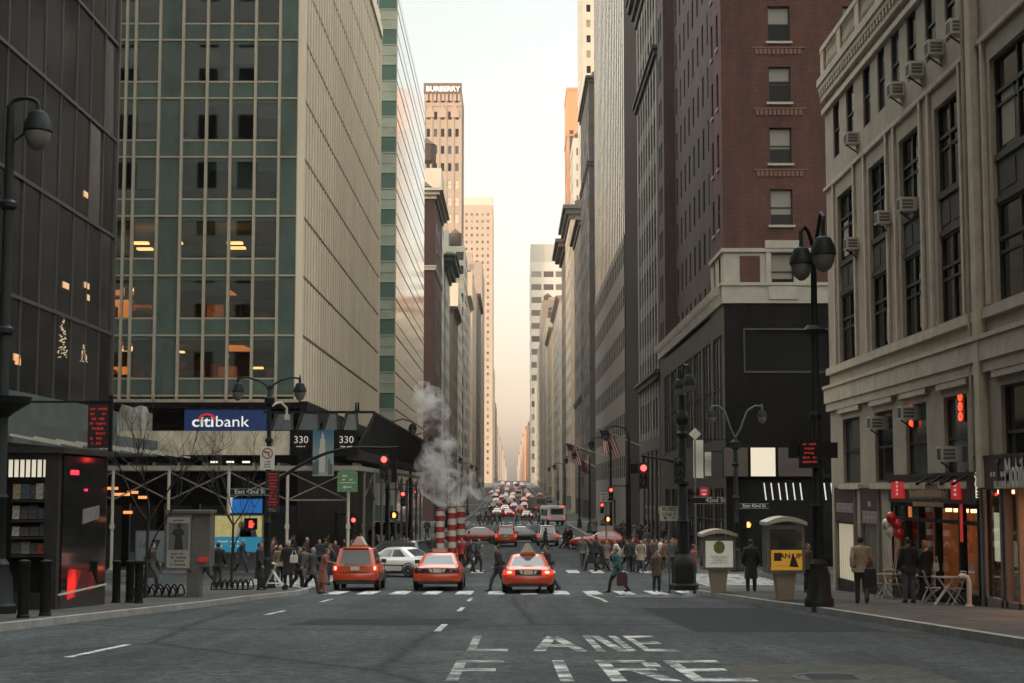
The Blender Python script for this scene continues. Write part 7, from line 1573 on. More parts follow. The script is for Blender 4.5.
for px, y, kd, pt, nm in ((497, 300, 'sedan', SILVER, 'silver sedan'), (520, 318, 'suv', TAXI, 'orange suv'), (505, 335, 'sedan', WHITEP, 'white sedan'), (531, 345, 'suv', SILVER, 'silver suv'), (493, 352, 'suv', BLACKP, 'dark suv'), (514, 362, 'sedan', REDP, 'red sedan'), (496, 418, 'sedan', WHITEP, 'white sedan'), (506, 425, 'suv', BLACKP, 'dark suv'), (524, 430, 'sedan', TAXI, 'orange sedan'), (532, 446, 'suv', REDP, 'red suv'), (512, 455, 'sedan', SILVER, 'silver sedan'), (527, 268, 'sedan', BLACKP, 'dark sedan')): add(kd, px, 490, '%s with glowing tail lamps in the middle of the avenue queue' % nm, 'car', pt, TL_ON if rr.random() < .7 else TL_DIM, Y=y, group=FARG)
yy = 470
while yy < 900:
    for X in (-5.2, -1.9, 1.6, 5.0):
        if rr.random() < .52:
            y = yy + rr.uniform(-4, 4); px = CX + X * F / y; p_ = rr.choice((TAXI, REDP, SILVER, WHITEP, BLACKP, TAXI)); nm = {TAXI: 'orange', REDP: 'red', SILVER: 'silver', WHITEP: 'white', BLACKP: 'dark'}[p_]
            add(rr.choice(('sedan', 'suv')), px, 490, '%s car with glowing tail lamps far up the hill' % nm, 'car', p_, TL_ON if rr.random() < .75 else TL_DIM, Y=y, group='tiny cars far up the hill')
    yy += rr.uniform(13, 20) * (1 + (yy - 470) / 500)
for (r, tp), kd in tops:
    if tp: topper(r, tp, 1.475 if kd == 'sedan' else 1.74)
def boxy(name, lb, cat, px, py, L, W, H, m, rz=0.0, Y=None, dark_rear=False, cab=True):
    p = onground(px, py) if Y is None else Vector((at(px, 500, Y).x, Y, G(Y))); t = thing(name, lb, cat, p, rz)
    b = MB(); z0 = .75; cb = .12
    def rr_(y, w=W / 2, z1=H): return [(w - cb, y, z0), (w, y, z0 + cb), (w, y, z1 - cb), (w - cb, y, z1), (-w + cb, y, z1), (-w, y, z1 - cb), (-w, y, z0 + cb), (-w + cb, y, z0)]
    b.loft([rr_(0, W / 2 - .05, H - .05), rr_(.06), rr_(L - (1.9 if cab else .1)), rr_(L - (1.86 if cab else .05), W / 2 - .06, H - .06)])
    fixn(b.build('body', m, t, (0, 0, 0)))
    if cab:
        c = MB(); c.loft([[(-W / 2 + .1, L - 1.8, .5), (W / 2 - .1, L - 1.8, .5), (W / 2 - .1, L, .5), (-W / 2 + .1, L, .5)], [(-W / 2 + .1, L - 1.8, 1.5), (W / 2 - .1, L - 1.8, 1.5), (W / 2 - .1, L, 1.4), (-W / 2 + .1, L, 1.4)], [(-W / 2 + .2, L - 1.8, 2.3), (W / 2 - .2, L - 1.8, 2.3), (W / 2 - .2, L - .7, 2.3), (-W / 2 + .2, L - .7, 2.3)]]); fixn(c.build('cab', m, t, (0, 0, 0)))
    w = MB(); w.box(-W * .36, W * .36, -.015, .04, H * .56, H * .86); w.build('rear_window', CARGL if not dark_rear else TRIM, t, (0, 0, 0))
    for s in (-1, 1):
        q = MB(); q.box(s * W * .36, s * W * .46, -.03, .05, 1.0, 1.25); q.build('tail_light', TL_DIM, t, (0, 0, 0)); 
        if not cab: q = MB(); q.box(s * (W / 2 - .02), s * (W / 2 + .012), .8, L - .6, H * .5, H * .82); q.build('side_window', CARGL, t, (0, 0, 0))
        wheel(t, s * (W / 2 - .2), 1.6, .48, .3); wheel(t, s * (W / 2 - .2), L - 1.2, .48, .3)
    q = MB(); q.box(-W * .48, W * .48, -.08, .3, .5, .74); q.build('rear_bumper', TRIM, t, (0, 0, 0)); return t
bw = boxy('bus', 'white shuttle bus with a red marker lamp on the right side of the avenue', 'bus', 557, 517, 6.5, 2.5, 2.75, WHITEP, rz=R(9), Y=226, cab=False, dark_rear=True)
q = MB(); q.box(.45, .95, -.04, .02, 2.55, 2.8); q.build('marker_lamp', mat('orange_marker', (.5, .1, .02), .4, emit=(1, .22, .06), es=.4), bw, (0, 0, 0))
boxy('van', 'white van driving in the middle of the far queue', 'van', 518.5, 499, 6, 2.2, 2.7, WHITEP)
boxy('van', 'white van high up the hill on the centre line', 'van', 517, 489, 6, 2.2, 2.8, WHITEP, Y=640)
boxy('trailer_truck', 'brownish trailer truck parked along the right kerb', 'truck', 541, 497, 12, 2.5, 3.2, mat('dull_brown_paint', (.16, .12, .09), .6), rz=R(7), Y=330)
# ================================================================== people (built facing -Y, feet on z = 0)
SKIN = mat('skin', (.36, .20, .13), .6); EYE = mat('dark_eyes', (.02, .015, .012), .3); LIP = mat('lips', (.26, .10, .08), .6); SHOE = mat('black_shoes', (.012, .011, .01), .5)
CL = {k: mat('cloth_' + k, c, .85, var=.3, scale=6) for k, c in dict(black=(.014, .014, .015), navy=(.018, .022, .034), charcoal=(.042, .042, .043), brown=(.085, .055, .036), tan=(.26, .20, .135), white=(.55, .52, .46), teal=(.018, .085, .09), rust=(.20, .075, .05), red=(.32, .025, .025), grey=(.10, .10, .10), jeans=(.055, .07, .10), greyjeans=(.085, .085, .085), maroon=(.055, .022, .022), olive=(.05, .05, .03), dustybrown=(.16, .12, .09)).items()}
HAIR = {k: mat('hair_' + k, c, .6) for k, c in dict(black=(.012, .01, .009), brown=(.045, .025, .015), grey=(.25, .24, .22), blond=(.22, .15, .08)).items()}
def remesh(mb, name, vox, mats, sm=True):
    o = mb.build(name, mats); md = o.modifiers.new('r', 'REMESH'); md.mode = 'VOXEL'; md.voxel_size = vox; m2 = o.modifiers.new('s', 'SMOOTH'); m2.iterations = 3; m2.factor = .5
    me = bpy.data.meshes.new_from_object(o.evaluated_get(bpy.context.evaluated_depsgraph_get())); bpy.data.objects.remove(o)
    me.materials.clear()
    for q in mats: me.materials.append(q)
    me.polygons.foreach_set('use_smooth', [True] * len(me.polygons)); me.name = name; return me
POSES = dict(
    stand=dict(kn=[(-.10, -.01), (.10, .0)], an=[(-.115, .03), (.11, .02)], el=[(-.27, .03, 1.13), (.27, .04, 1.13)], wr=[(-.27, -.09, .90), (.27, -.06, .89)], lean=0),
    walk=dict(kn=[(-.09, -.24), (.09, .10)], an=[(-.09, -.33), (.09, .42)], el=[(-.26, .13, 1.15), (.26, -.06, 1.14)], wr=[(-.25, .16, .91), (.26, -.24, .96)], lean=-.05),
    walk2=dict(kn=[(-.09, .02), (.09, -.18)], an=[(-.09, .30), (.09, -.16)], el=[(-.26, -.06, 1.14), (.26, .12, 1.15)], wr=[(-.25, -.24, .97), (.25, .14, .92)], lean=-.04),
    phone=dict(kn=[(-.10, -.02), (.11, -.01)], an=[(-.11, .03), (.12, .02)], el=[(-.30, -.06, 1.16), (.27, .03, 1.13)], wr=[(-.13, -.20, 1.42), (.26, -.12, .92)], lean=-.01),
    reach=dict(kn=[(-.10, -.06), (.10, .04)], an=[(-.10, -.08), (.10, .16)], el=[(-.25, -.20, 1.22), (.25, -.18, 1.2)], wr=[(-.19, -.44, 1.18), (.18, -.40, 1.12)], lean=-.12))
def build_person(pose, outfit):
    P = POSES[pose]; ln = P['lean']; b = MB(); tor = lambda z: ln * (z - .95) / .5
    hip = [(-.095, 0, .93), (.095, 0, .93)]; sh = [(-.185, tor(1.42), 1.42), (.185, tor(1.42), 1.42)]
    hy = tor(1.6) - .015; hc = (0, hy, 1.605)
    def legs(m, add=0, z0=.09):
        for s in (0, 1):
            k, a = P['kn'][s], P['an'][s]; lift = .05 if a[1] > .25 else 0
            m.tube([(hip[s][0], 0, .97), (hip[s][0] * 1.0, hip[s][1], .86), (k[0], k[1], .50), (a[0], (k[1] * .6 + a[1] * .4), .36 + lift), (a[0], a[1], z0 + lift)], [.10 + add, .092 + add, .062 + add, .058 + add, .040 + add * 1.3], 12)
    def torso(m, add=0, zb=.93):
        m.loft([[((w + add) * math.cos(th), tor(z) + (d + add) * math.sin(th), z) for th in [2 * math.pi * k / 16 for k in range(16)]] for w, d, z in ((.155, .105, zb), (.165, .115, .98), (.15, .105, 1.12), (.175, .12, 1.28), (.19, .115, 1.40), (.13, .085, 1.475))])
    def arms(m, add=0, full=True):
        for s in (0, 1): m.tube([(sh[s][0] * .75, sh[s][1], sh[s][2] - .01), sh[s], P['el'][s], tuple(P['el'][s][i] * .5 + P['wr'][s][i] * .5 for i in range(3)), P['wr'][s]], [.055 + add, .056 + add, .042 + add, .040 + add, .028 + add], 10)
    legs(b); torso(b); arms(b)
    b.tube([(0, tor(1.44), 1.44), (0, hy + .005, 1.56)], [.062, .055], 10)
    b.ball(hc, .074, .092, .115, 16, 12); b.ball((0, hy - .035, 1.555), .052, .058, .06, 12, 8)
    b.tube([(0, hy - .085, 1.615), (0, hy - .108, 1.585), (0, hy - .088, 1.578)], [.010, .017, .012], 6)
    for s in (-1, 1): b.ball((s * .076, hy + .005, 1.60), .012, .022, .032, 8, 6)
    for s in (0, 1):                                                       # hands: palm, four fingers, thumb
        w = Vector(P['wr'][s]); d = (w - Vector(P['el'][s])).normalized(); side = Vector((1, 0, 0)); fw = d.cross(side).normalized(); sgn = -1 if s == 0 else 1
        b.tube([w - d * .02, w + d * .05, w + d * .085], [.026, .034, .030], 8)
        for k, L in enumerate((.060, .072, .068, .052)):
            o = w + d * .07 + fw * (-.028 + .019 * k); c = -side * sgn
            b.tube([o, o + d * L * .55 + c * .006, o + d * L * .9 + c * .024], [.0115, .0105, .009], 6)
        o = w + d * .025 - fw * .03; b.tube([o, o - fw * .025 + d * .03, o - fw * .028 + d * .062 - side * sgn * .01], [.013, .012, .010], 6)
    for s in (0, 1):
        a = P['an'][s]; lift = .05 if a[1] > .25 else 0; b.tube([(a[0], a[1], .09 + lift), (a[0], a[1] - .02, .05 + lift), (a[0], a[1] - .15, .04)], [.04, .045, .035], 8)
    me = remesh(b, 'person', .0125, [SKIN, EYE, LIP])
    for p in me.polygons:
        c = p.center
        if c.y < hy - .06:
            if abs(abs(c.x) - .031) < .016 and abs(c.z - 1.622) < .010: p.material_index = 1
            elif abs(c.x) < .026 and abs(c.z - 1.545) < .008: p.material_index = 2
    parts = {}
    h = MB(); h.ball((0, hy + .018, 1.63), .083, .092, .105, 14, 10)
    if outfit in ('longhair', 'skirt'): h.loft([[((.085 - .02 * k) * math.cos(th), hy + .045 + .05 * math.sin(th), 1.62 - .075 * k) for th in [2 * math.pi * j / 12 for j in range(12)]] for k in range(4)])
    hm = remesh(h, 'hair', .016, [HAIR['black']])
    bm = bmesh.new(); bm.from_mesh(hm); bmesh.ops.delete(bm, geom=[f for f in bm.faces if f.calc_center_median().y < hy - .045 and f.calc_center_median().z < 1.655], context='FACES'); bm.to_mesh(hm); bm.free()
    parts['hair'] = hm
    j = MB(); torso(j, .028, .84 if outfit != 'none' else .93); arms(j, .018)
    j.tube([(0, tor(1.46), 1.44), (0, tor(1.5), 1.505)], [.085, .072], 12)
    hem = dict(jacket=.80, longhair=.78, coat=.42, skirt=.60, midcoat=.66)[outfit]
    ky = [P['kn'][0][1], P['kn'][1][1]]; fr = min(0, *ky); bk = max(0, *ky); u = (.93 - hem) / .45
    j.loft([[((.18 + .05 * q) * math.cos(th), (.13 + .06 * q) * math.sin(th) + (fr * .75 if math.sin(th) < 0 else bk * .75) * q * u * abs(math.sin(th)), 1.0 + (hem - 1.0) * q) for th in [2 * math.pi * k / 18 for k in range(18)]] for q in (0, .25, .5, .75, 1)])
    parts['coat'] = remesh(j, 'coat', .02, [CL['black']])
    t = MB(); legs(t, .016, .05); t.loft([[((.16 + .012) * math.cos(th), (.115) * math.sin(th), z) for th in [2 * math.pi * k / 14 for k in range(14)]] for z in (.84, .9, 1.0)])
    parts['trousers'] = remesh(t, 'trousers', .02, [CL['black']])
    for s in (0, 1):
        m = MB(); a = P['an'][s]; lift = .05 if a[1] > .25 else 0
        m.loft([[(a[0] + w * math.cos(th), a[1] + y + l * math.sin(th), z + lift * (1 if y > -.1 else 1)) for th in [2 * math.pi * k / 12 for k in range(12)]] for w, l, y, z in ((.046, .13, -.055, 0), (.052, .138, -.055, .02), (.050, .125, -.05, .05), (.048, .06, .0, .09), (.046, .05, .005, .12))]); parts['shoe%d' % s] = m.mesh('shoe', [SHOE], True)
    return me, parts
_PP = {}
def person(px, py, lb, pose='stand', outfit='coat', coat='black', legs='black', hair='black', rz=0.0, H=1.72, lift=0.0, Y=None, X=None, group=None, skin=None):
    key = (pose, outfit)
    if key not in _PP: _PP[key] = build_person(pose, outfit)
    me, parts = _PP[key]
    p = onground(px, py, lift) if Y is None else Vector((at(px, 500, Y).x if X is None else X, Y, G(Y) + lift))
    o = obj('person', me, None, p, R(rz)); k = H / 1.72; o.scale = (k, k, k); tag(o, lb, 'person', group)
    def ch(n, m, mt): 
        c = obj(n, m, o); c.material_slots[0].link = 'OBJECT'; c.material_slots[0].material = mt; return c
    ch('hair', parts['hair'], HAIR[hair]); ch('coat', parts['coat'], CL[coat]); ch('trousers', parts['trousers'], CL[legs]); ch('shoe', parts['shoe0'], SHOE); ch('shoe', parts['shoe1'], SHOE)
    return o, p
def bag(px, py, Y, w, h, m, lb, d=.12, name='bag'):
    c = at(px, py, Y); b = MB(); b.loft([[(c.x - w / 2 * q, Y - d / 2 * q, z), (c.x + w / 2 * q, Y - d / 2 * q, z), (c.x + w / 2 * q, Y + d / 2 * q, z), (c.x - w / 2 * q, Y + d / 2 * q, z)] for q, z in ((.85, c.z - h / 2), (1, c.z - h * .35), (.95, c.z + h * .3), (.8, c.z + h / 2))]); t = thing(name, lb, 'bag', (c.x, Y, c.z - h / 2)); b.build('pouch', m, t)
    s = MB(); s.tube([(c.x - w * .3, Y, c.z + h / 2 - .02), (c.x - w * .15, Y, c.z + h / 2 + .18), (c.x + w * .15, Y, c.z + h / 2 + .18), (c.x + w * .3, Y, c.z + h / 2 - .02)], .014, 5); s.build('strap', m, t)
W = WALK
# right pavement
person(860, 603, 'man in a tan coat walking away from the camera with a dark bag', 'walk2', 'jacket', 'tan', 'charcoal', 'black', 175, 1.82, W, Y=44.2); bag(870, 578, 44.0, .34, .5, CL['black'], 'dark shoulder bag at the side of the man in the tan coat', .16)
person(907, 600, 'man in a black jacket and grey jeans standing with his back turned', 'stand', 'jacket', 'black', 'greyjeans', 'black', 190, 1.80, W, Y=44.8); person(923, 600, 'woman in black facing the man in grey jeans by the café', 'phone', 'longhair', 'black', 'black', 'brown', 20, 1.74, W, Y=45.9); bag(936, 567, 45.7, .16, .24, CL['white'], 'small white bag held by the woman facing the man', .06)
person(750, 592, 'tall man in a long black coat facing away between the phone booths', 'stand', 'coat', 'black', 'black', 'black', 170, 1.86, W, Y=58.5)
person(807, 585, 'person in brown half hidden between the open booth and the lamp post', 'stand', 'jacket', 'brown', 'black', 'brown', 30, 1.7, W, Y=56.5)
person(693, 588, 'person in a rust jacket behind the corner lamp post', 'stand', 'jacket', 'rust', 'black', 'brown', 90, 1.7, W, Y=63.5)
# near zebra crossing
person(617, 594, 'woman in a teal coat striding across the near crosswalk', 'walk', 'midcoat', 'teal', 'black', 'brown', -82, 1.70, Y=62.5); bag(622, 579, 62.2, .42, .52, CL['maroon'], 'brown red bag swinging beside the woman in teal', .2)
person(656, 592.5, 'woman in a brown coat facing the camera near the right kerb', 'stand', 'midcoat', 'brown', 'black', 'black', 15, 1.62, Y=63.2)
person(499, 588, 'walker in black striding left behind the lit taxi', 'walk', 'jacket', 'black', 'charcoal', 'black', -80, 1.8, Y=64); person(548, 586, 'walker in a dark jacket and jeans on the right of the lit taxi', 'walk', 'jacket', 'navy', 'jeans', 'black', -70, 1.78, Y=64.5)
person(469, 567, 'man in black walking past the steam stacks, left of a pair', 'walk', 'jacket', 'black', 'black', 'black', 75, 1.76, Y=87.5); person(477.5, 567, 'man in a black suit walking past the steam stacks, right of a pair', 'walk2', 'jacket', 'charcoal', 'black', 'black', 75, 1.82, Y=87.8)
person(462, 560, 'person in red standing beside the steam stacks', 'stand', 'jacket', 'red', 'black', 'black', 0, 1.72, Y=93)
# far crossing, right group
person(591.5, 571, 'tall walker in a long black coat, left of two on the far crossing', 'walk', 'coat', 'black', 'black', 'black', -80, 1.78, Y=89.5); person(601.5, 570, 'woman in a flaring black coat following the tall walker', 'walk', 'coat', 'black', 'black', 'black', -75, 1.66, Y=88.5)
person(616.5, 571, 'person in a white jacket on the far crossing above the teal coat', 'walk2', 'jacket', 'white', 'black', 'brown', -80, 1.74, Y=88); person(625, 570, 'person in a dusty tan jacket on the far crossing', 'walk', 'jacket', 'tan', 'black', 'brown', 80, 1.7, Y=88.8)
grp = [(636, 88.5, 'black', 'walk', 'coat', 'dark coated walker beside the one carrying white'), (643, 89.5, 'white', 'stand', 'jacket', 'person in pale jacket in the crowd at the far crossing'), (649, 87.8, 'maroon', 'walk2', 'jacket', 'person in maroon in the crowd at the far crossing'), (655, 90, 'charcoal', 'stand', 'coat', 'grey coated person deep in the crowd at the far crossing'), (663, 88.5, 'rust', 'walk', 'jacket', 'person in rust red in the crowd at the far crossing'), (668.5, 87.5, 'dustybrown', 'stand', 'coat', 'person in a dusty brown coat in the crowd left of the lamp post'), (677, 88.5, 'black', 'walk', 'jacket', 'dark jacketed man in the crowd against the lamp post'), (673, 91, 'olive', 'stand', 'midcoat', 'person in olive at the back of the crowd by the lamp post'), (632, 92, 'navy', 'stand', 'coat', 'navy coated person at the back of the far crossing'), (609, 92.5, 'charcoal', 'walk', 'jacket', 'grey jacketed walker behind the white jacket')]
for px, Y, c, po, of, lb in grp: person(px, 570, lb, po, of, c, 'black', rnd.choice(('black', 'brown')), rnd.choice((-80, 80, 20, 170)), rnd.uniform(1.64, 1.8), Y=Y)
# left pavement
person(152, 582, 'dark figure walking behind the thin tree near the newsstand', 'walk', 'coat', 'charcoal', 'black', 'black', 80, 1.74, W, Y=62); person(219, 583, 'man in a dark jacket standing behind the tree near the crossing', 'stand', 'jacket', 'black', 'charcoal', 'black', 175, 1.78, W, Y=62.8); person(208, 578, 'person in dark brown walking left behind the phone kiosk', 'walk', 'jacket', 'maroon', 'black', 'black', -85, 1.7, 0, Y=70)
person(260.5, 588, 'bulky person in a long black coat beside the folding cart', 'stand', 'coat', 'black', 'black', 'brown', 100, 1.76, W, Y=60); person(289, 580, 'man in a black coat facing the camera among the left crowd', 'stand', 'coat', 'black', 'black', 'grey', 0, 1.8, W, Y=66); person(298.5, 586, 'person in black walking with a white bundle', 'walk2', 'jacket', 'black', 'black', 'black', 75, 1.74, 0, Y=64); bag(294, 559, 63.7, .3, .3, CL['white'], 'white bundle carried by the walker in black', .2, 'bundle'); person(312.5, 586, 'person in a dark coat stepping toward the suv taxi', 'walk', 'midcoat', 'charcoal', 'black', 'grey', 70, 1.72, 0, Y=63.5); person(323.5, 588, 'woman in a rust brown long coat reaching toward the suv taxi', 'reach', 'coat', 'rust', 'rust', 'brown', 85, 1.68, 0, Y=60.5)
person(417, 566, 'person in a rust coat standing left of the steam stacks', 'stand', 'coat', 'rust', 'black', 'black', 60, 1.7, 0, Y=90); person(407.5, 565, 'tall dark person beside the rust coat near the white sedan', 'stand', 'coat', 'black', 'black', 'black', 20, 1.8, 0, Y=91); person(401, 560, 'dark person at the back left of the rust coat', 'stand', 'jacket', 'navy', 'black', 'black', 0, 1.72, 0, Y=94); person(425, 560, 'dark dressed person right behind the rust coat', 'walk', 'jacket', 'black', 'black', 'black', 85, 1.74, 0, Y=96); person(432, 556, 'dark dressed person close to the leftmost steam stack', 'stand', 'coat', 'charcoal', 'black', 'black', 0, 1.74, 0, Y=99)
cr = random.Random(17)
for k, (px, Y, c, po, of, lb) in enumerate(((582, 93, 'grey', 'walk', 'jacket', 'grey jacketed walker ahead of the tall walker on the far crossing'), (606, 91, 'dustybrown', 'walk2', 'midcoat', 'person in a dusty mid length coat right of the flaring black coat'), (629, 87.5, 'black', 'walk', 'jacket', 'dark walker beside the tan jacket on the far crossing'), (640, 86.8, 'tan', 'walk2', 'midcoat', 'person in a tan mid length coat in the crowd at the far crossing'), (652, 91.5, 'red', 'stand', 'jacket', 'person in a red jacket deep in the crowd at the far crossing'), (659, 90.5, 'white', 'walk', 'jacket', 'person in white deep in the crowd left of the lamp post'), (665, 92, 'black', 'phone', 'coat', 'person on the phone at the back of the crowd left of the lamp post'), (646, 93, 'brown', 'walk', 'coat', 'brown coated walker at the back of the far crossing crowd'), (671, 86.8, 'charcoal', 'walk2', 'jacket', 'dark grey jacket at the front of the crowd by the lamp post'), (596, 94, 'navy', 'walk2', 'jacket', 'navy jacketed walker behind the two black coats'), (305, 68, 'grey', 'stand', 'coat', 'grey coated person between the left crowd and the suv taxi'), (281, 67, 'tan', 'walk', 'jacket', 'person in tan among the dark left crowd'), (333, 71, 'navy', 'walk2', 'coat', 'navy coated person behind the suv taxi on the left'), (272, 70, 'maroon', 'phone', 'midcoat', 'person in maroon on the phone by the folding cart'))):
    person(px, 570, lb, po, of, c, cr.choice(('black', 'jeans', 'charcoal')), cr.choice(('black', 'brown', 'blond')), cr.choice((-80, 80, 10, 175)), cr.uniform(1.62, 1.82), W if px < 300 else 0, Y=Y)
for k in range(16):                                                        # the crowd under the shed
    c = cr.choice(('black', 'charcoal', 'navy', 'black', 'maroon')); Y = cr.uniform(80, 91); px = 212 + k * 9.5 + cr.uniform(-4, 4)
    person(px, 560, 'person in %s among the crowd under the shed' % {'black': 'black', 'charcoal': 'dark grey', 'navy': 'navy', 'maroon': 'maroon'}[c], cr.choice(('stand', 'walk')), cr.choice(('coat', 'jacket')), c, 'black', cr.choice(('black', 'brown', 'grey')), cr.choice((-85, 85, 0, 180)), cr.uniform(1.6, 1.84), W, Y=Y, group='crowd under the sidewalk shed')
for k in range(26):                                                        # pavement crowd on the right, up the avenue
    c = cr.choice(('black', 'charcoal', 'navy', 'black', 'brown', 'grey')); Y = cr.uniform(94, 180); X = cr.uniform(8.3, 11.6)
    person(0, 0, 'person in %s in the crowd along the right pavement' % {'black': 'black', 'charcoal': 'dark grey', 'navy': 'navy', 'brown': 'brown', 'grey': 'grey'}[c], cr.choice(('stand', 'walk', 'walk2')), cr.choice(('coat', 'jacket')), c, 'black', 'black', cr.choice((0, 180, 0, 180, 80)), cr.uniform(1.6, 1.84), W, Y=Y, X=X, group='crowd along the right pavement')
for k in range(18):
    c = cr.choice(('black', 'charcoal', 'navy', 'black', 'brown')); Y = cr.uniform(96, 170); X = cr.uniform(-11.4, -8.2)
    person(0, 0, 'person in %s in the crowd along the left pavement' % {'black': 'black', 'charcoal': 'dark grey', 'navy': 'navy', 'brown': 'brown'}[c], cr.choice(('stand', 'walk')), 'jacket', c, 'black', 'black', cr.choice((0, 180, 80)), cr.uniform(1.6, 1.84), W, Y=Y, X=X, group='crowd along the left pavement')
for px, Y in ((485, 232), (489, 231), (490.5, 233), (495, 230), (499.5, 229), (517, 236), (529, 235), (536, 250), (539, 232), (486, 262), (491, 270), (478, 226), (481, 236), (565, 128), (569, 129), (545, 126), (571, 131)):
    person(px, 0, 'dark figure crossing at the far side street' if Y > 200 else 'dark figure walking between the far cars and the right kerb', cr.choice(('walk', 'walk2')), cr.choice(('coat', 'jacket')), cr.choice(('black', 'charcoal')), 'black', 'black', cr.choice((-85, 85)), 1.75, Y=Y, group='figures crossing at the far side street' if Y > 200 else 'figures by the far right kerb')
# folding cart by the bulky person
def cart():
    Y = 60.2; z0 = G(Y) + W; X = at(275, 580, Y).x; t = thing('folding_cart', 'pale metal folding cart on small wheels beside the bulky person', 'cart', (X, Y, z0)); f = MB()
    for dy in (-.16, .16):
        f.tube([(X - .38, Y + dy, z0 + .06), (X + .05, Y + dy, z0 + .95), (X - .1, Y + dy, z0 + 1.0)], .02, 6); f.tube([(X + .35, Y + dy, z0 + .06), (X - .12, Y + dy, z0 + .75)], .02, 6); f.tube([(X - .3, Y + dy, z0 + .25), (X + .28, Y + dy, z0 + .25)], .016, 6)
    for x, z in ((-.3, .25), (.28, .25), (-.1, 1.0)): f.tube([(X + x, Y - .16, z0 + z), (X + x, Y + .16, z0 + z)], .016, 6)
    f.build('frame', MET, t)
    for x in (-.4, .38):
        w = MB(); w.loft([[(X + x + .1 * math.cos(a), Y + d, z0 + .1 + .1 * math.sin(a)) for a in [2 * math.pi * k / 12 for k in range(12)]] for d in (-.2, -.16)]); w.loft([[(X + x + .1 * math.cos(a), Y + d, z0 + .1 + .1 * math.sin(a)) for a in [2 * math.pi * k / 12 for k in range(12)]] for d in (.16, .2)]); w.build('wheel', TYRE, t)
cart()
# ================================================================== air, light, camera
def haze():
    m = bpy.data.materials.new('haze_air'); m.use_nodes = True; nt = m.node_tree
    for n in list(nt.nodes): nt.nodes.remove(n)
    o = nt.nodes.new('ShaderNodeOutputMaterial'); v = nt.nodes.new('ShaderNodeVolumePrincipled'); v.inputs['Color'].default_value = (1.0, .96, .91, 1); v.inputs['Density'].default_value = HAZE; v.inputs['Anisotropy'].default_value = .0
    nt.links.new(v.outputs[0], o.inputs['Volume'])
    b = MB(); b.box(-170, 170, -160, 4600, -8, 240); h = b.build('haze', m); tag(h, 'thin warm haze filling the far end of the avenue', 'haze', None, 'stuff')
HAZE = 0.00007
EXPO = 1.5
ZEN = 8.6
haze()
SUN_EL, SUN_AZ = 7.0, 214.0            # degrees; azimuth clockwise from the avenue's direction (+Y)
w = bpy.data.worlds.new('World'); S.world = w; w.use_nodes = True; nt = w.node_tree
bg = nt.nodes['Background']; sky = nt.nodes.new('ShaderNodeTexSky'); sky.sky_type = 'NISHITA'; sky.sun_disc = False; sky.sun_elevation = R(SUN_EL); sky.sun_rotation = R(SUN_AZ); sky.air_density = 1.0; sky.dust_density = 4.0; sky.ozone_density = 1.0; sky.altitude = 0
hs = nt.nodes.new('ShaderNodeHueSaturation'); hs.inputs['Saturation'].default_value = .35
tc = nt.nodes.new('ShaderNodeTexCoord'); sp = nt.nodes.new('ShaderNodeSeparateXYZ'); rp = nt.nodes.new('ShaderNodeValToRGB'); mx = nt.nodes.new('ShaderNodeMix'); mx.data_type = 'RGBA'; mx.blend_type = 'MULTIPLY'; mx.inputs[0].default_value = 1
nt.links.new(tc.outputs['Generated'], sp.inputs[0]); nt.links.new(sp.outputs[2], rp.inputs[0])
e = rp.color_ramp.elements; e[0].position = 0.0; e[0].color = (2.0, 1.32, 1.0, 1); e[1].position = .32; e[1].color = (1.06, 1.03, .95, 1)
q = e.new(.045); q.color = (1.5, 1.14, .92, 1); q = e.new(.11); q.color = (1.12, 1.02, .93, 1)
nt.links.new(sky.outputs[0], hs.inputs['Color']); nt.links.new(hs.outputs[0], mx.inputs[6]); nt.links.new(rp.outputs[0], mx.inputs[7]); zr = nt.nodes.new('ShaderNodeMapRange'); zr.interpolation_type = 'SMOOTHSTEP'; zr.inputs[1].default_value = .29; zr.inputs[2].default_value = .72; zr.inputs[3].default_value = 0.0; zr.inputs[4].default_value = 1.0   # sky above the view brightened to light the street
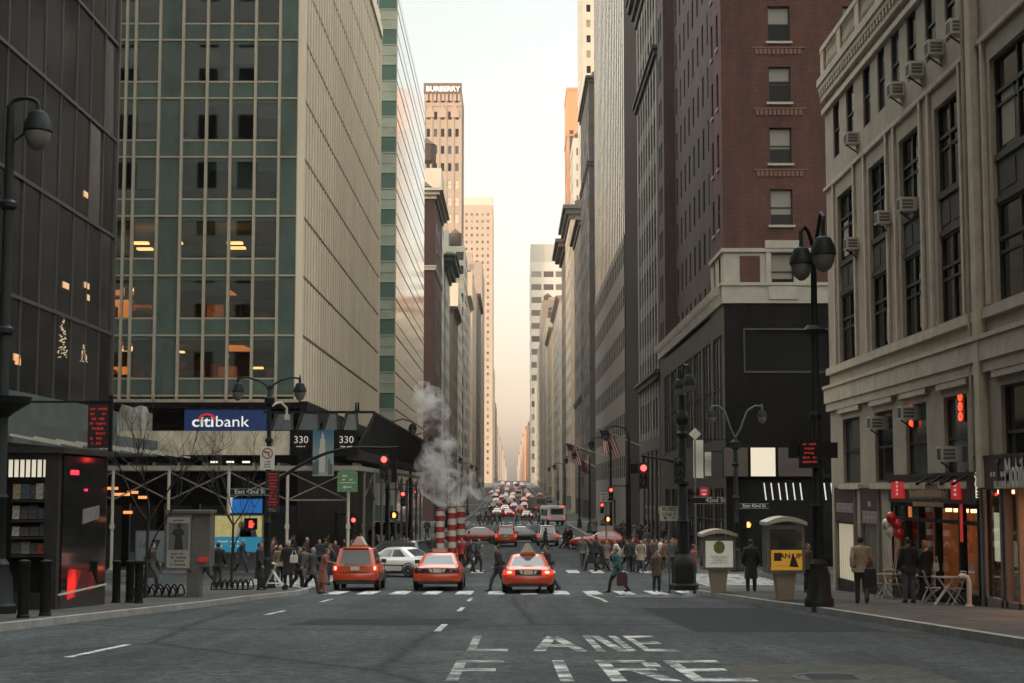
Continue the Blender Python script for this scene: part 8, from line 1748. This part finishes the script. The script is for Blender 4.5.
nt.links.new(sp.outputs[2], zr.inputs[0]); zm = nt.nodes.new('ShaderNodeMix'); zm.data_type = 'RGBA'; zm.clamp_factor = True; zm.inputs[6].default_value = (1, 1, 1, 1); zm.inputs[7].default_value = (ZEN * 1.0, ZEN * .98, ZEN * .93, 1)
nt.links.new(zr.outputs[0], zm.inputs[0]); vm = nt.nodes.new('ShaderNodeVectorMath'); vm.operation = 'MULTIPLY'; nt.links.new(mx.outputs[2], vm.inputs[0]); nt.links.new(zm.outputs[2], vm.inputs[1])
sb = nt.nodes.new('ShaderNodeMapRange'); sb.inputs[1].default_value = -.75; sb.inputs[2].default_value = .15; sb.inputs[3].default_value = .55; sb.inputs[4].default_value = 1.0; nt.links.new(sp.outputs[1], sb.inputs[0])   # sky behind the camera dimmed to deepen contrast
v2 = nt.nodes.new('ShaderNodeVectorMath'); v2.operation = 'SCALE'; nt.links.new(vm.outputs[0], v2.inputs[0]); nt.links.new(sb.outputs[0], v2.inputs['Scale']); nt.links.new(v2.outputs[0], bg.inputs['Color'])
bg.inputs['Strength'].default_value = .15
l = bpy.data.lights.new('sun', 'SUN'); l.energy = 2.0; l.angle = R(.5); l.color = (.26, .175, .115); so = bpy.data.objects.new('sun', l); COL.objects.link(so)
az, el = R(SUN_AZ), R(SUN_EL); d = Vector((math.sin(az) * math.cos(el), math.cos(az) * math.cos(el), math.sin(el))); so.rotation_euler = d.to_track_quat('Z', 'Y').to_euler(); so.location = (0, -50, 120)
cam = bpy.data.cameras.new('camera'); cam.sensor_width = 36; cam.lens = F / 1024 * 36; cam.clip_end = 9000; cam.clip_start = .5
co = bpy.data.objects.new('camera', cam); COL.objects.link(co); co.location = (0, 0, CAMZ); co.rotation_euler = (R(90) + PITCH, 0, 0); S.camera = co
S.render.resolution_x, S.render.resolution_y = 1024, 683
vs = S.view_settings; vs.view_transform = 'Standard'; vs.look = 'None'; vs.gamma = 1; vs.use_curve_mapping = False; vs.exposure = EXPO
S.cycles.use_denoising = True; S.cycles.max_bounces = 8; S.cycles.transparent_max_bounces = 12; S.cycles.volume_bounces = 4; S.cycles.volume_step_rate = 2.0; S.cycles.sample_clamp_indirect = 4
